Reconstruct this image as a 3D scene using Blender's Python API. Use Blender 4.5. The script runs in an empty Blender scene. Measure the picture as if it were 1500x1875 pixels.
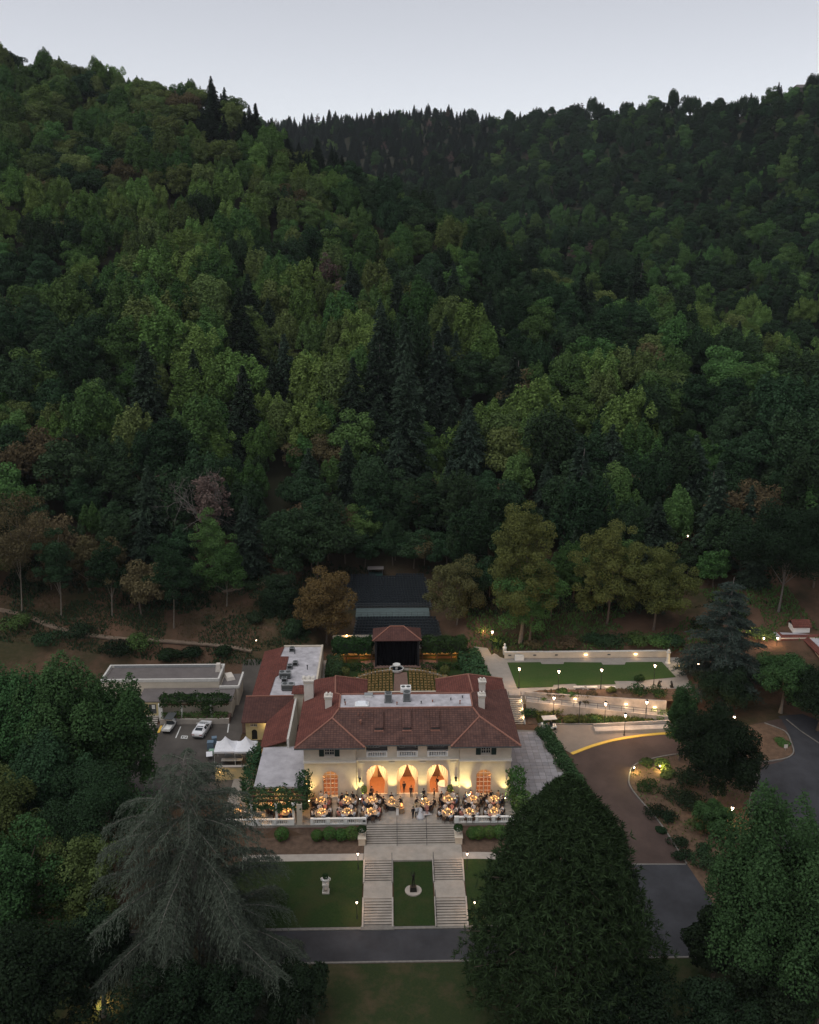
import bpy, bmesh, math, random
import numpy as np
from mathutils import Vector, Matrix
from mathutils.geometry import tessellate_polygon, delaunay_2d_cdt

random.seed(7)
RNG = np.random.default_rng(7)
PI = math.pi
scene = bpy.context.scene
COL = scene.collection

# ------------------------------------------------------------------ camera, sky, sun, exposure
PITCH, YAW = math.radians(16.0), math.radians(-1.25)
CAM = Vector((-2.257, -113.692, 73.171))
cam_d = bpy.data.cameras.new('camera')
cam_d.sensor_fit = 'VERTICAL'
cam_d.sensor_height = 24.0
cam_d.lens = 24.0 * 1735.0 / 1875.0
cam_d.clip_start = 0.5
cam_d.clip_end = 6000.0
cam = bpy.data.objects.new('camera', cam_d)
COL.objects.link(cam)
cam.location = CAM
cam.rotation_euler = (PI / 2 - PITCH, 0, YAW)
scene.camera = cam

SUN_EL, SUN_AZ = math.radians(64.0), math.radians(235.0)      # soft light from behind the viewer's shoulder
world = bpy.data.worlds.new('World')
scene.world = world
world.use_nodes = True
wn, wl = world.node_tree.nodes, world.node_tree.links
wn.clear()
w_out = wn.new('ShaderNodeOutputWorld')
w_bg = wn.new('ShaderNodeBackground')
w_sky = wn.new('ShaderNodeTexSky')
w_sky.sky_type = 'NISHITA'
w_sky.sun_disc = False
w_sky.sun_elevation = SUN_EL
w_sky.sun_rotation = SUN_AZ
w_sky.altitude = 100
w_sky.air_density = 1.0
w_sky.dust_density = 0.5
w_sky.ozone_density = 3.0
w_hs = wn.new('ShaderNodeHueSaturation')
w_hs.inputs['Saturation'].default_value = 0.21
w_hs.inputs['Hue'].default_value = 0.52
w_bg.inputs['Strength'].default_value = 0.135
# the dusk sky pales toward the horizon all round
w_tc = wn.new('ShaderNodeTexCoord')
w_sep = wn.new('ShaderNodeSeparateXYZ')
wl.new(w_tc.outputs['Generated'], w_sep.inputs[0])
w_inv = wn.new('ShaderNodeMath')
w_inv.operation = 'SUBTRACT'
w_inv.use_clamp = True
w_inv.inputs[0].default_value = 1.0
wl.new(w_sep.outputs['Z'], w_inv.inputs[1])
w_pow = wn.new('ShaderNodeMath')
w_pow.operation = 'POWER'
w_pow.inputs[1].default_value = 10.0
wl.new(w_inv.outputs[0], w_pow.inputs[0])
w_mad = wn.new('ShaderNodeMath')
w_mad.operation = 'MULTIPLY_ADD'
w_mad.inputs[1].default_value = 0.8 * 0.135
w_mad.inputs[2].default_value = 0.135
wl.new(w_pow.outputs[0], w_mad.inputs[0])
wl.new(w_mad.outputs[0], w_bg.inputs['Strength'])
wl.new(w_sky.outputs[0], w_hs.inputs['Color'])
wl.new(w_hs.outputs[0], w_bg.inputs['Color'])
wl.new(w_bg.outputs[0], w_out.inputs['Surface'])

sun_d = bpy.data.lights.new('sun', 'SUN')
sun_d.energy = 1.6
sun_d.angle = math.radians(60)
sun_d.color = (1.0, 0.97, 0.92)
sun = bpy.data.objects.new('sun', sun_d)
COL.objects.link(sun)
_sd = Vector((math.sin(SUN_AZ) * math.cos(SUN_EL), math.cos(SUN_AZ) * math.cos(SUN_EL), math.sin(SUN_EL)))
sun.rotation_euler = _sd.to_track_quat('Z', 'Y').to_euler()
sun.location = (0, 0, 400)

vs = scene.view_settings
vs.view_transform = 'Standard'
vs.look = 'None'
vs.gamma = 1.0
vs.use_curve_mapping = False
vs.exposure = -0.06
scene.render.engine = 'CYCLES'
cy = scene.cycles
cy.use_denoising = True
cy.max_bounces = 5
cy.diffuse_bounces = 2
cy.glossy_bounces = 2
cy.transmission_bounces = 3
cy.transparent_max_bounces = 6
cy.volume_bounces = 0
cy.sample_clamp_indirect = 4.0
cy.sample_clamp_direct = 0.0
cy.caustics_reflective = False
cy.caustics_refractive = False

# ------------------------------------------------------------------ picture <-> place
_cy, _sy = math.cos(YAW), math.sin(YAW)
C_W = Vector((-_sy * math.cos(PITCH), _cy * math.cos(PITCH), -math.sin(PITCH)))
C_R = Vector((_cy, _sy, 0))
C_U = C_R.cross(C_W)
FPX = 1735.0


def ray(px, py):
    return C_W + C_R * ((px - 750) / FPX) - C_U * ((py - 937.5) / FPX)


def at(px, py, z=0.0):
    r = ray(px, py)
    return CAM + r * ((z - CAM.z) / r.z)


def aty(px, py, y):
    r = ray(px, py)
    return CAM + r * ((y - CAM.y) / r.y)


def proj(p):
    q = Vector(p) - CAM
    z = q.dot(C_W)
    return 750 + FPX * q.dot(C_R) / z, 937.5 - FPX * q.dot(C_U) / z, z


# ------------------------------------------------------------------ mesh helpers
def link(o, parent=None):
    COL.objects.link(o)
    if parent is not None:
        o.parent = parent
    return o


class MB:
    """collects simple shapes and links them as one mesh object"""

    def __init__(s):
        s.v, s.f, s.m = [], [], []

    def poly(s, pts, mi=0):
        n = len(s.v)
        s.v += [tuple(p) for p in pts]
        s.f.append(tuple(range(n, n + len(pts))))
        s.m.append(mi)

    def raw(s, vs, fs, mi=0):
        n = len(s.v)
        s.v += [tuple(p) for p in vs]
        for f in fs:
            s.f.append(tuple(i + n for i in f))
            s.m.append(mi)

    def box(s, cx, cy, z0, sx, sy, sz, rz=0.0, mi=0, taper=1.0):
        """centre x, y; bottom z; sizes"""
        c, q = math.cos(rz), math.sin(rz)
        vs = []
        for k, t in ((0, 1.0), (1, taper)):
            for a, b in ((-1, -1), (1, -1), (1, 1), (-1, 1)):
                x, y = a * sx / 2 * t, b * sy / 2 * t
                vs.append((cx + x * c - y * q, cy + x * q + y * c, z0 + k * sz))
        s.raw(vs, [(3, 2, 1, 0), (4, 5, 6, 7), (0, 1, 5, 4), (1, 2, 6, 5), (2, 3, 7, 6), (3, 0, 4, 7)], mi)

    def slab(s, pts, t, mi=0):
        """a convex/any planar outline (3-d points, counter-clockwise from outside) thickened downward by t"""
        n = len(pts)
        lo = [(p[0], p[1], p[2] - t) for p in pts]
        s.raw(list(pts) + lo, [tuple(range(n)), tuple(range(2 * n - 1, n - 1, -1))] +
              [(i, i + n, (i + 1) % n + n, (i + 1) % n) for i in range(n)], mi)

    def prism(s, xy, z0, z1, mi=0):
        n = len(xy)
        vs = [(x, y, z0) for x, y in xy] + [(x, y, z1) for x, y in xy]
        s.raw(vs, [tuple(range(n - 1, -1, -1)), tuple(range(n, 2 * n))] +
              [(i, (i + 1) % n, (i + 1) % n + n, i + n) for i in range(n)], mi)

    def cyl(s, p0, p1, r0, r1=None, n=8, mi=0, caps=True):
        r1 = r0 if r1 is None else r1
        p0, p1 = Vector(p0), Vector(p1)
        d = (p1 - p0).normalized()
        a = d.orthogonal().normalized()
        b = d.cross(a)
        vs = []
        for p, r in ((p0, r0), (p1, r1)):
            for i in range(n):
                t = 2 * PI * i / n
                vs.append(p + a * (r * math.cos(t)) + b * (r * math.sin(t)))
        fs = [(i, (i + 1) % n, (i + 1) % n + n, i + n) for i in range(n)]
        if caps:
            fs += [tuple(range(n - 1, -1, -1)), tuple(range(n, 2 * n))]
        s.raw(vs, fs, mi)

    def lathe(s, prof, n=12, c=(0, 0, 0), mi=0):
        vs, fs = [], []
        m = len(prof)
        for r, z in prof:
            for i in range(n):
                t = 2 * PI * i / n
                vs.append((c[0] + r * math.cos(t), c[1] + r * math.sin(t), c[2] + z))
        for k in range(m - 1):
            for i in range(n):
                j = (i + 1) % n
                fs.append((k * n + i, k * n + j, (k + 1) * n + j, (k + 1) * n + i))
        fs.append(tuple(range(n - 1, -1, -1)))
        fs.append(tuple(range((m - 1) * n, m * n)))
        s.raw(vs, fs, mi)

    def tube(s, pts, rad, n=5, mi=0):
        pts = [Vector(p) for p in pts]
        m = len(pts)
        if not hasattr(rad, '__len__'):
            rad = [rad] * m
        vs, fs = [], []
        a = None
        for k in range(m):
            d = (pts[min(k + 1, m - 1)] - pts[max(k - 1, 0)]).normalized()
            if a is None:
                a = d.orthogonal().normalized()
            else:
                a = (a - d * a.dot(d))
                a = a.normalized() if a.length > 1e-6 else d.orthogonal().normalized()
            b = d.cross(a)
            for i in range(n):
                t = 2 * PI * i / n
                vs.append(pts[k] + a * (rad[k] * math.cos(t)) + b * (rad[k] * math.sin(t)))
        for k in range(m - 1):
            for i in range(n):
                j = (i + 1) % n
                fs.append((k * n + i, k * n + j, (k + 1) * n + j, (k + 1) * n + i))
        fs += [tuple(range(n - 1, -1, -1)), tuple(range((m - 1) * n, m * n))]
        s.raw(vs, fs, mi)

    def ell(s, c, r, nu=10, nv=6, mi=0):
        prof_v, fs = [], []
        for k in range(nv + 1):
            ph = -PI / 2 + PI * k / nv
            for i in range(nu):
                t = 2 * PI * i / nu
                prof_v.append((c[0] + r[0] * math.cos(ph) * math.cos(t), c[1] + r[1] * math.cos(ph) * math.sin(t), c[2] + r[2] * math.sin(ph)))
        for k in range(nv):
            for i in range(nu):
                j = (i + 1) % nu
                fs.append((k * nu + i, k * nu + j, (k + 1) * nu + j, (k + 1) * nu + i))
        s.raw(prof_v, fs, mi)

    def mesh(s, name, mats, smooth=False):
        me = bpy.data.meshes.new(name)
        me.from_pydata(s.v, [], s.f)
        if not isinstance(mats, (list, tuple)):
            mats = [mats]
        for m in mats:
            me.materials.append(m)
        if any(s.m):
            me.polygons.foreach_set('material_index', s.m)
        if smooth:
            me.polygons.foreach_set('use_smooth', [True] * len(s.f))
        me.update()
        return me

    def build(s, name, mats, parent=None, loc=None, smooth=False):
        o = bpy.data.objects.new(name, s.mesh(name, mats, smooth))
        if loc is not None:
            o.location = loc
        return link(o, parent)


def obj(name, me, parent=None, loc=None, rz=0.0, sc=None):
    o = bpy.data.objects.new(name, me)
    if loc is not None:
        o.location = loc
    o.rotation_euler = (0, 0, rz)
    if sc is not None:
        o.scale = (sc, sc, sc) if not hasattr(sc, '__len__') else sc
    return link(o, parent)


def tag(o, label=None, cat=None, group=None, kind=None):
    if label:
        o['label'] = label
    if cat:
        o['category'] = cat
    if group:
        o['group'] = group
    if kind:
        o['kind'] = kind
    return o


def thing(name, label, cat, loc=(0, 0, 0), rz=0.0, group=None):
    o = bpy.data.objects.new(name, None)
    o.empty_display_size = 0.3
    o.location = loc
    o.rotation_euler = (0, 0, rz)
    link(o)
    return tag(o, label, cat, group)


def copy_tree(o, parent=None):
    c = o.copy()
    COL.objects.link(c)
    if parent is not None:
        c.parent = parent
    for ch in list(o.children):
        copy_tree(ch, c)
    return c


def light(name, kind, energy, color, parent=None, loc=(0, 0, 0), radius=0.15, rot=None, spot=None, blend=0.6):
    d = bpy.data.lights.new(name, kind)
    d.energy = energy
    d.color = color
    d.shadow_soft_size = radius
    if spot:
        d.spot_size = spot
        d.spot_blend = blend
    o = bpy.data.objects.new(name, d)
    o.location = loc
    if rot is not None:
        o.rotation_euler = rot
    return link(o, parent)


def quad_mesh(name, P, mats, midx=None):
    """P (n,4,3) -> mesh of separate quads, fast"""
    n = len(P)
    me = bpy.data.meshes.new(name)
    me.vertices.add(n * 4)
    me.loops.add(n * 4)
    me.polygons.add(n)
    me.vertices.foreach_set('co', np.ascontiguousarray(P, dtype=np.float32).ravel())
    me.loops.foreach_set('vertex_index', np.arange(n * 4, dtype=np.int32))
    me.polygons.foreach_set('loop_start', np.arange(0, n * 4, 4, dtype=np.int32))
    me.polygons.foreach_set('loop_total', np.full(n, 4, dtype=np.int32))
    for m in (mats if isinstance(mats, (list, tuple)) else [mats]):
        me.materials.append(m)
    if midx is not None:
        me.polygons.foreach_set('material_index', np.asarray(midx, dtype=np.int32))
    me.update(calc_edges=True)
    return me


def nrm(a):
    return a / np.maximum(np.linalg.norm(a, axis=-1, keepdims=True), 1e-9)


def leaves(C, N, S, asp=0.6, T=None, rng=RNG):
    """diamond leaves: centres, normals, half-length, width ratio; T = direction the leaf points to"""
    C = np.asarray(C, float)
    N = nrm(np.asarray(N, float))
    n = len(C)
    S = np.broadcast_to(np.asarray(S, float), (n,))[:, None]
    A = rng.normal(size=(n, 3)) if T is None else np.asarray(T, float)
    T_ = nrm(A - (A * N).sum(1, keepdims=True) * N)
    B = np.cross(N, T_)
    return np.stack([C - T_ * S, C - B * S * asp, C + T_ * S, C + B * S * asp], axis=1)


def quads_to_mb(mb, P, mi=0):
    for q in P:
        mb.poly([tuple(p) for p in q], mi)


# ------------------------------------------------------------------ materials
def new_mat(name):
    m = bpy.data.materials.new(name)
    m.use_nodes = True
    nt = m.node_tree
    b = nt.nodes['Principled BSDF']
    return m, nt, b


def mat(name, col, rough=0.8, var=0.25, scale=1.5, bump=0.0, bscale=None, metal=0.0, spec=0.3, col2=None, detail=5.0):
    """a plain procedural surface: base colour broken up by noise, optional fine relief"""
    m, nt, b = new_mat(name)
    N, L = nt.nodes, nt.links
    tc = N.new('ShaderNodeNewGeometry')
    no = N.new('ShaderNodeTexNoise')
    no.inputs['Scale'].default_value = scale
    no.inputs['Detail'].default_value = detail
    no.inputs['Roughness'].default_value = 0.65
    L.new(tc.outputs['Position'], no.inputs['Vector'])
    cr = N.new('ShaderNodeValToRGB')
    c1 = [c * (1 - var) for c in col[:3]]
    c2 = [c * (1 + var) for c in (col2 or col)[:3]]
    cr.color_ramp.elements[0].position = 0.3
    cr.color_ramp.elements[1].position = 0.7
    cr.color_ramp.elements[0].color = (*c1, 1)
    cr.color_ramp.elements[1].color = (*c2, 1)
    L.new(no.outputs[0], cr.inputs[0])
    L.new(cr.outputs[0], b.inputs['Base Color'])
    b.inputs['Roughness'].default_value = rough
    b.inputs['Metallic'].default_value = metal
    b.inputs['Specular IOR Level'].default_value = spec
    if bump:
        n2 = N.new('ShaderNodeTexNoise')
        n2.inputs['Scale'].default_value = bscale or scale * 6
        n2.inputs['Detail'].default_value = 4
        L.new(tc.outputs['Position'], n2.inputs['Vector'])
        bp = N.new('ShaderNodeBump')
        bp.inputs['Strength'].default_value = bump
        bp.inputs['Distance'].default_value = 0.05
        L.new(n2.outputs[0], bp.inputs['Height'])
        L.new(bp.outputs[0], b.inputs['Normal'])
    return m


def emit(name, col, strength):
    m, nt, b = new_mat(name)
    b.inputs['Base Color'].default_value = (*col, 1)
    b.inputs['Emission Color'].default_value = (*col, 1)
    b.inputs['Emission Strength'].default_value = strength
    return m


def leaf_mat(name, col, var=0.22, hue=0.02, trans=0.18, objvar=0.30):
    """leaf: diffuse + a little light through; varies leaf by leaf and plant by plant"""
    m, nt, b = new_mat(name)
    N, L = nt.nodes, nt.links
    N.remove(b)
    out = N['Material Output']
    geo = N.new('ShaderNodeNewGeometry')
    oi = N.new('ShaderNodeObjectInfo')
    hs = N.new('ShaderNodeHueSaturation')
    hs.inputs['Color'].default_value = (*col, 1)

    def rng_node(src, lo, hi):
        mr = N.new('ShaderNodeMapRange')
        mr.inputs['To Min'].default_value = lo
        mr.inputs['To Max'].default_value = hi
        L.new(src, mr.inputs['Value'])
        return mr.outputs[0]

    v1 = rng_node(geo.outputs['Random Per Island'], 1 - var, 1 + var)
    v2 = rng_node(oi.outputs['Random'], 1 - objvar, 1 + objvar)
    mu = N.new('ShaderNodeMath')
    mu.operation = 'MULTIPLY'
    L.new(v1, mu.inputs[0])
    L.new(v2, mu.inputs[1])
    L.new(mu.outputs[0], hs.inputs['Value'])
    # hue drifts plant by plant
    no = N.new('ShaderNodeTexWhiteNoise')
    no.noise_dimensions = '1D'
    L.new(oi.outputs['Random'], no.inputs['W'])
    L.new(rng_node(no.outputs['Value'], 0.5 - hue, 0.5 + hue), hs.inputs['Hue'])
    df = N.new('ShaderNodeBsdfDiffuse')
    L.new(hs.outputs[0], df.inputs['Color'])
    if trans > 0:
        tr = N.new('ShaderNodeBsdfTranslucent')
        L.new(hs.outputs[0], tr.inputs['Color'])
        mx = N.new('ShaderNodeMixShader')
        mx.inputs[0].default_value = trans
        L.new(df.outputs[0], mx.inputs[1])
        L.new(tr.outputs[0], mx.inputs[2])
        L.new(mx.outputs[0], out.inputs['Surface'])
    else:
        L.new(df.outputs[0], out.inputs['Surface'])
    return m


def tile_mat(name, ca, cb, mortar, axis='Y', sx=2.6, sy=3.2, bump=0.8):
    """clay roof tiles in courses: barrel columns run down the slope, each tile its own shade"""
    m, nt, b = new_mat(name)
    N, L = nt.nodes, nt.links
    tc = N.new('ShaderNodeTexCoord')
    mp = N.new('ShaderNodeMapping')
    if axis == 'X':
        mp.inputs['Rotation'].default_value = (0, 0, PI / 2)
    L.new(tc.outputs['Object'], mp.inputs['Vector'])
    br = N.new('ShaderNodeTexBrick')
    br.offset = 0.0
    br.inputs['Scale'].default_value = 1.0
    br.inputs['Brick Width'].default_value = 1.0 / sx
    br.inputs['Row Height'].default_value = 1.0 / sy
    br.inputs['Mortar Size'].default_value = 0.028
    br.inputs['Mortar Smooth'].default_value = 0.6
    br.inputs['Bias'].default_value = -0.1
    br.inputs['Color1'].default_value = (*ca, 1)
    br.inputs['Color2'].default_value = (*cb, 1)
    br.inputs['Mortar'].default_value = (*mortar, 1)
    L.new(mp.outputs[0], br.inputs['Vector'])
    no = N.new('ShaderNodeTexNoise')
    no.inputs['Scale'].default_value = 0.5
    no.inputs['Detail'].default_value = 6
    no.inputs['Roughness'].default_value = 0.7
    L.new(tc.outputs['Object'], no.inputs['Vector'])
    mr = N.new('ShaderNodeMapRange')
    mr.inputs['From Min'].default_value = 0.3
    mr.inputs['From Max'].default_value = 0.7
    mr.inputs['To Min'].default_value = 0.72
    mr.inputs['To Max'].default_value = 1.25
    L.new(no.outputs[0], mr.inputs['Value'])
    mx = N.new('ShaderNodeMix')
    mx.data_type = 'RGBA'
    mx.blend_type = 'MULTIPLY'
    mx.inputs[0].default_value = 1.0
    L.new(br.outputs['Color'], mx.inputs[6])
    L.new(mr.outputs[0], mx.inputs[7])
    L.new(mx.outputs[2], b.inputs['Base Color'])
    b.inputs['Roughness'].default_value = 0.85
    b.inputs['Specular IOR Level'].default_value = 0.2
    bp = N.new('ShaderNodeBump')
    bp.inputs['Strength'].default_value = bump
    bp.inputs['Distance'].default_value = 0.06
    bp.invert = True
    L.new(br.outputs['Fac'], bp.inputs['Height'])
    L.new(bp.outputs[0], b.inputs['Normal'])
    return m


def glass_mat(name, col=(0.02, 0.025, 0.03), rough=0.08):
    m, nt, b = new_mat(name)
    b.inputs['Base Color'].default_value = (*col, 1)
    b.inputs['Roughness'].default_value = rough
    b.inputs['Specular IOR Level'].default_value = 0.6
    return m


M = {}
M['stucco'] = mat('stucco', (0.53, 0.465, 0.375), 0.9, 0.12, 0.6, 0.15, 12, detail=8)
M['stucco_trim'] = mat('stucco_trim', (0.58, 0.54, 0.48), 0.9, 0.08, 1.5)
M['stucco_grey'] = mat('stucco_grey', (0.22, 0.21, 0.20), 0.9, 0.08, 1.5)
M['yellow_stucco'] = mat('yellow_stucco', (0.52, 0.43, 0.24), 0.9, 0.1, 1.0)
M['pale_stone'] = mat('pale_stone', (0.55, 0.53, 0.49), 0.85, 0.12, 2.0)
M['white_paint'] = mat('white_paint', (0.72, 0.71, 0.68), 0.6, 0.05, 2.0)
M['concrete'] = mat('concrete', (0.33, 0.30, 0.27), 0.9, 0.18, 1.2, 0.2, 8)
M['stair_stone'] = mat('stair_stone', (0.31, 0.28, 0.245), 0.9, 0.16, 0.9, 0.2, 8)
M['stair_riser_shaded'] = mat('stair_riser_shaded', (0.10, 0.085, 0.075), 0.95, 0.3, 0.9)  # darker than the treads: shade from overhead light painted into the risers
M['terrace_stone'] = mat('terrace_stone', (0.27, 0.245, 0.215), 0.9, 0.22, 1.2, 0.1, 8)
M['path'] = mat('path', (0.36, 0.32, 0.28), 0.95, 0.15, 0.8, 0.2, 6)
M['plaza'] = mat('plaza', (0.25, 0.232, 0.21), 0.9, 0.12, 0.8)
M['asphalt'] = mat('asphalt', (0.036, 0.037, 0.042), 0.85, 0.35, 0.25, 0.3, 20, detail=9)
M['lot_asphalt'] = mat('lot_asphalt', (0.075, 0.066, 0.058), 0.9, 0.32, 0.25, 0.3, 20, detail=9)
M['drive'] = mat('drive', (0.062, 0.041, 0.034), 0.85, 0.32, 0.22, 0.3, 12, detail=9)
M['forecourt'] = mat('forecourt', (0.20, 0.165, 0.135), 0.9, 0.12, 0.6)
M['kerb'] = mat('kerb', (0.17, 0.16, 0.145), 0.9, 0.2, 2.5)
M['yellow_paint'] = mat('yellow_paint', (0.62, 0.40, 0.07), 0.7, 0.12, 3.0)
M['white_line'] = mat('white_line', (0.6, 0.6, 0.58), 0.8, 0.15, 4.0)
M['flat_roof'] = mat('flat_roof', (0.36, 0.345, 0.36), 0.8, 0.22, 0.7, col2=(0.45, 0.43, 0.45), detail=9)
M['porch_roof'] = mat('porch_roof', (0.38, 0.365, 0.385), 0.85, 0.24, 0.45)
M['dark_roof'] = mat('dark_roof', (0.13, 0.115, 0.11), 0.9, 0.15, 0.8)
M['iron'] = mat('iron', (0.02, 0.02, 0.022), 0.5, 0.2, 4.0)
M['bronze'] = mat('bronze', (0.03, 0.028, 0.024), 0.45, 0.2, 4.0, metal=0.6)
M['green_shutter'] = mat('green_shutter', (0.012, 0.03, 0.026), 0.6, 0.2, 4.0)
M['window_wood'] = mat('window_wood', (0.5, 0.48, 0.43), 0.6, 0.05, 4.0)
M['dark_glass'] = glass_mat('dark_glass')
M['metal_grey'] = mat('metal_grey', (0.30, 0.31, 0.31), 0.5, 0.15, 3.0, metal=0.3)
M['metal_dark'] = mat('metal_dark', (0.07, 0.075, 0.075), 0.6, 0.15, 3.0)
M['bark'] = mat('bark', (0.11, 0.085, 0.065), 0.95, 0.3, 6.0, 0.4, 15)
M['bark_pale'] = mat('bark_pale', (0.17, 0.145, 0.115), 0.95, 0.3, 6.0)
M['bark_grey'] = mat('bark_grey', (0.12, 0.108, 0.096), 0.95, 0.25, 6.0)
M['bark_twig'] = mat('bark_twig', (0.15, 0.138, 0.12), 0.95, 0.25, 6.0)
M['trail'] = mat('trail', (0.17, 0.125, 0.09), 0.95, 0.3, 1.0, 0.4, 6)
M['soil'] = mat('soil', (0.10, 0.065, 0.045), 0.95, 0.35, 1.5, 0.6, 8)
M['mulch'] = mat('mulch', (0.105, 0.066, 0.042), 0.95, 0.35, 1.5, 0.6, 8)
M['brick_paving'] = mat('brick_paving', (0.17, 0.105, 0.085), 0.9, 0.2, 3.0)
M['tile'] = tile_mat('clay_roof_tile', (0.125, 0.064, 0.051), (0.080, 0.044, 0.038), (0.05, 0.028, 0.024))
M['tile_x'] = tile_mat('clay_roof_tile_side', (0.135, 0.060, 0.047), (0.095, 0.044, 0.037), (0.056, 0.027, 0.023), 'X')
M['tile_red'] = tile_mat('red_roof_tile', (0.16, 0.056, 0.042), (0.125, 0.044, 0.035), (0.075, 0.027, 0.022), 'X')
M['tile_brown'] = tile_mat('brown_roof_tile', (0.105, 0.047, 0.038), (0.078, 0.036, 0.031), (0.044, 0.021, 0.018))
M['ridge'] = mat('ridge_tile', (0.25, 0.115, 0.082), 0.85, 0.15, 3.0)
M['skin'] = mat('skin', (0.42, 0.26, 0.18), 0.6, 0.05, 4.0)
M['suit'] = mat('dark_suit', (0.012, 0.012, 0.016), 0.85, 0.2, 4.0)
M['shirt'] = mat('white_shirt', (0.52, 0.52, 0.54), 0.85, 0.05, 4.0)
M['dress_pink'] = mat('pink_dress', (0.48, 0.21, 0.17), 0.8, 0.1, 4.0)
M['dress_blue'] = mat('blue_dress', (0.10, 0.14, 0.22), 0.8, 0.1, 4.0)
M['dress_tan'] = mat('tan_dress', (0.34, 0.24, 0.15), 0.8, 0.1, 4.0)
M['hair'] = mat('dark_hair', (0.02, 0.014, 0.01), 0.7, 0.2, 6.0)
M['hair_fair'] = mat('fair_hair', (0.17, 0.11, 0.06), 0.7, 0.2, 6.0)
M['cloth'] = mat('table_cloth', (0.045, 0.042, 0.045), 0.85, 0.1, 2.0)
M['cloth_pale'] = mat('pale_cloth', (0.55, 0.50, 0.44), 0.85, 0.1, 2.0)
M['curtain'] = mat('white_curtain', (0.62, 0.57, 0.5), 0.85, 0.08, 2.0)
M['black_cloth'] = mat('black_cloth', (0.004, 0.004, 0.005), 1.0, 0.3, 3.0, spec=0.0)
M['gold_chair'] = mat('gold_chair', (0.30, 0.19, 0.07), 0.6, 0.25, 4.0)
M['wood'] = mat('dining_wood', (0.09, 0.05, 0.03), 0.6, 0.2, 6.0)
M['wood_floor'] = mat('wood_floor', (0.20, 0.085, 0.04), 0.5, 0.2, 3.0)
M['warm_wall'] = mat('interior_wall', (0.44, 0.31, 0.18), 0.85, 0.08, 1.0)
M['flower'] = mat('cream_flowers', (0.55, 0.42, 0.27), 0.8, 0.2, 9.0)
M['canvas'] = mat('tent_canvas', (0.74, 0.74, 0.77), 0.7, 0.04, 2.0)
M['teal_deck'] = mat('teal_deck', (0.085, 0.115, 0.115), 0.8, 0.15, 1.0)
M['seat_navy'] = mat('navy_plastic', (0.026, 0.033, 0.039), 0.5, 0.2, 3.0)
M['flame'] = emit('candle_flame', (1.0, 0.46, 0.12), 5.0)
M['lamp_glass'] = emit('lamp_glass', (1.0, 0.72, 0.52), 14.0)
M['lamp_warm'] = emit('warm_lamp', (1.0, 0.6, 0.22), 10.0)
M['lit_window'] = emit('lit_window', (1.0, 0.52, 0.19), 0.7)
M['uplight_lens'] = emit('uplight_lens', (1.0, 0.9, 0.5), 14.0)
LF = {}
LF['green'] = leaf_mat('leaf_green', (0.068, 0.126, 0.040))
LF['bright'] = leaf_mat('leaf_bright', (0.115, 0.188, 0.052))
LF['olive'] = leaf_mat('leaf_olive', (0.098, 0.134, 0.046))
LF['dark'] = leaf_mat('leaf_dark', (0.030, 0.056, 0.027))
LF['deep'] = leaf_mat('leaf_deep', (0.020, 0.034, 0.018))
LF['brown'] = leaf_mat('leaf_brown', (0.100, 0.080, 0.044))
LF['rust'] = leaf_mat('leaf_rust', (0.135, 0.094, 0.040), hue=0.0, objvar=0.05)
LF['khaki'] = leaf_mat('leaf_khaki', (0.108, 0.108, 0.046), hue=0.0, objvar=0.05)
LF['gold'] = leaf_mat('leaf_gold', (0.102, 0.118, 0.038), hue=0.008, objvar=0.12)
LF['conifer'] = leaf_mat('needle_dark', (0.030, 0.048, 0.030), trans=0.1)
LF['conifer_grey'] = leaf_mat('needle_grey', (0.042, 0.066, 0.044), trans=0.1)
LF['cedar'] = leaf_mat('needle_cedar', (0.080, 0.095, 0.071), trans=0.1, objvar=0.0)
LF['cedar_teal'] = leaf_mat('needle_teal', (0.046, 0.064, 0.052), trans=0.1, objvar=0.0)
M['table_linen'] = mat('table_linen', (0.34, 0.27, 0.20), 0.85, 0.15, 6.0)
M['curtain'] = leaf_mat('white_curtain', (0.68, 0.60, 0.50), 0.0, 0.0, 0.5, 0.0)
LF['dead'] = leaf_mat('twig_dead', (0.12, 0.088, 0.074), trans=0.0)
LF['bunya'] = leaf_mat('needle_bunya', (0.029, 0.045, 0.019), var=0.45, trans=0.1, objvar=0.0)
LF['box'] = leaf_mat('leaf_box', (0.075, 0.145, 0.04), objvar=0.15)
LF['hedge'] = leaf_mat('leaf_hedge', (0.030, 0.060, 0.021), objvar=0.15)
LF['vine'] = leaf_mat('leaf_vine', (0.042, 0.085, 0.038), objvar=0.15)
LF['garden_green'] = leaf_mat('leaf_garden', (0.046, 0.090, 0.033), objvar=0.15)
LF['wall_green'] = leaf_mat('leaf_streetside', (0.037, 0.077, 0.030), objvar=0.1)
# ------------------------------------------------------------------ the lie of the land
def sstep(a, b, x):
    t = np.clip((x - a) / (b - a), 0, 1)
    return t * t * (3 - 2 * t)


_perm = np.random.default_rng(3).permutation(512)
_grad = np.random.default_rng(4).uniform(-1, 1, 512)


def vnoise(x, y):
    xi, yi = np.floor(x).astype(int), np.floor(y).astype(int)
    fx, fy = x - xi, y - yi
    fx, fy = fx * fx * (3 - 2 * fx), fy * fy * (3 - 2 * fy)

    def g(a, b):
        return _grad[(_perm[a & 511] + b) & 511]
    return (g(xi, yi) * (1 - fx) + g(xi + 1, yi) * fx) * (1 - fy) + (g(xi, yi + 1) * (1 - fx) + g(xi + 1, yi + 1) * fx) * fy


def fbm(x, y, o=4):
    s, a = 0.0, 1.0
    for k in range(o):
        s = s + a * vnoise(x * 2 ** k + 17.3 * k, y * 2 ** k + 5.1 * k)
        a *= 0.5
    return s


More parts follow.
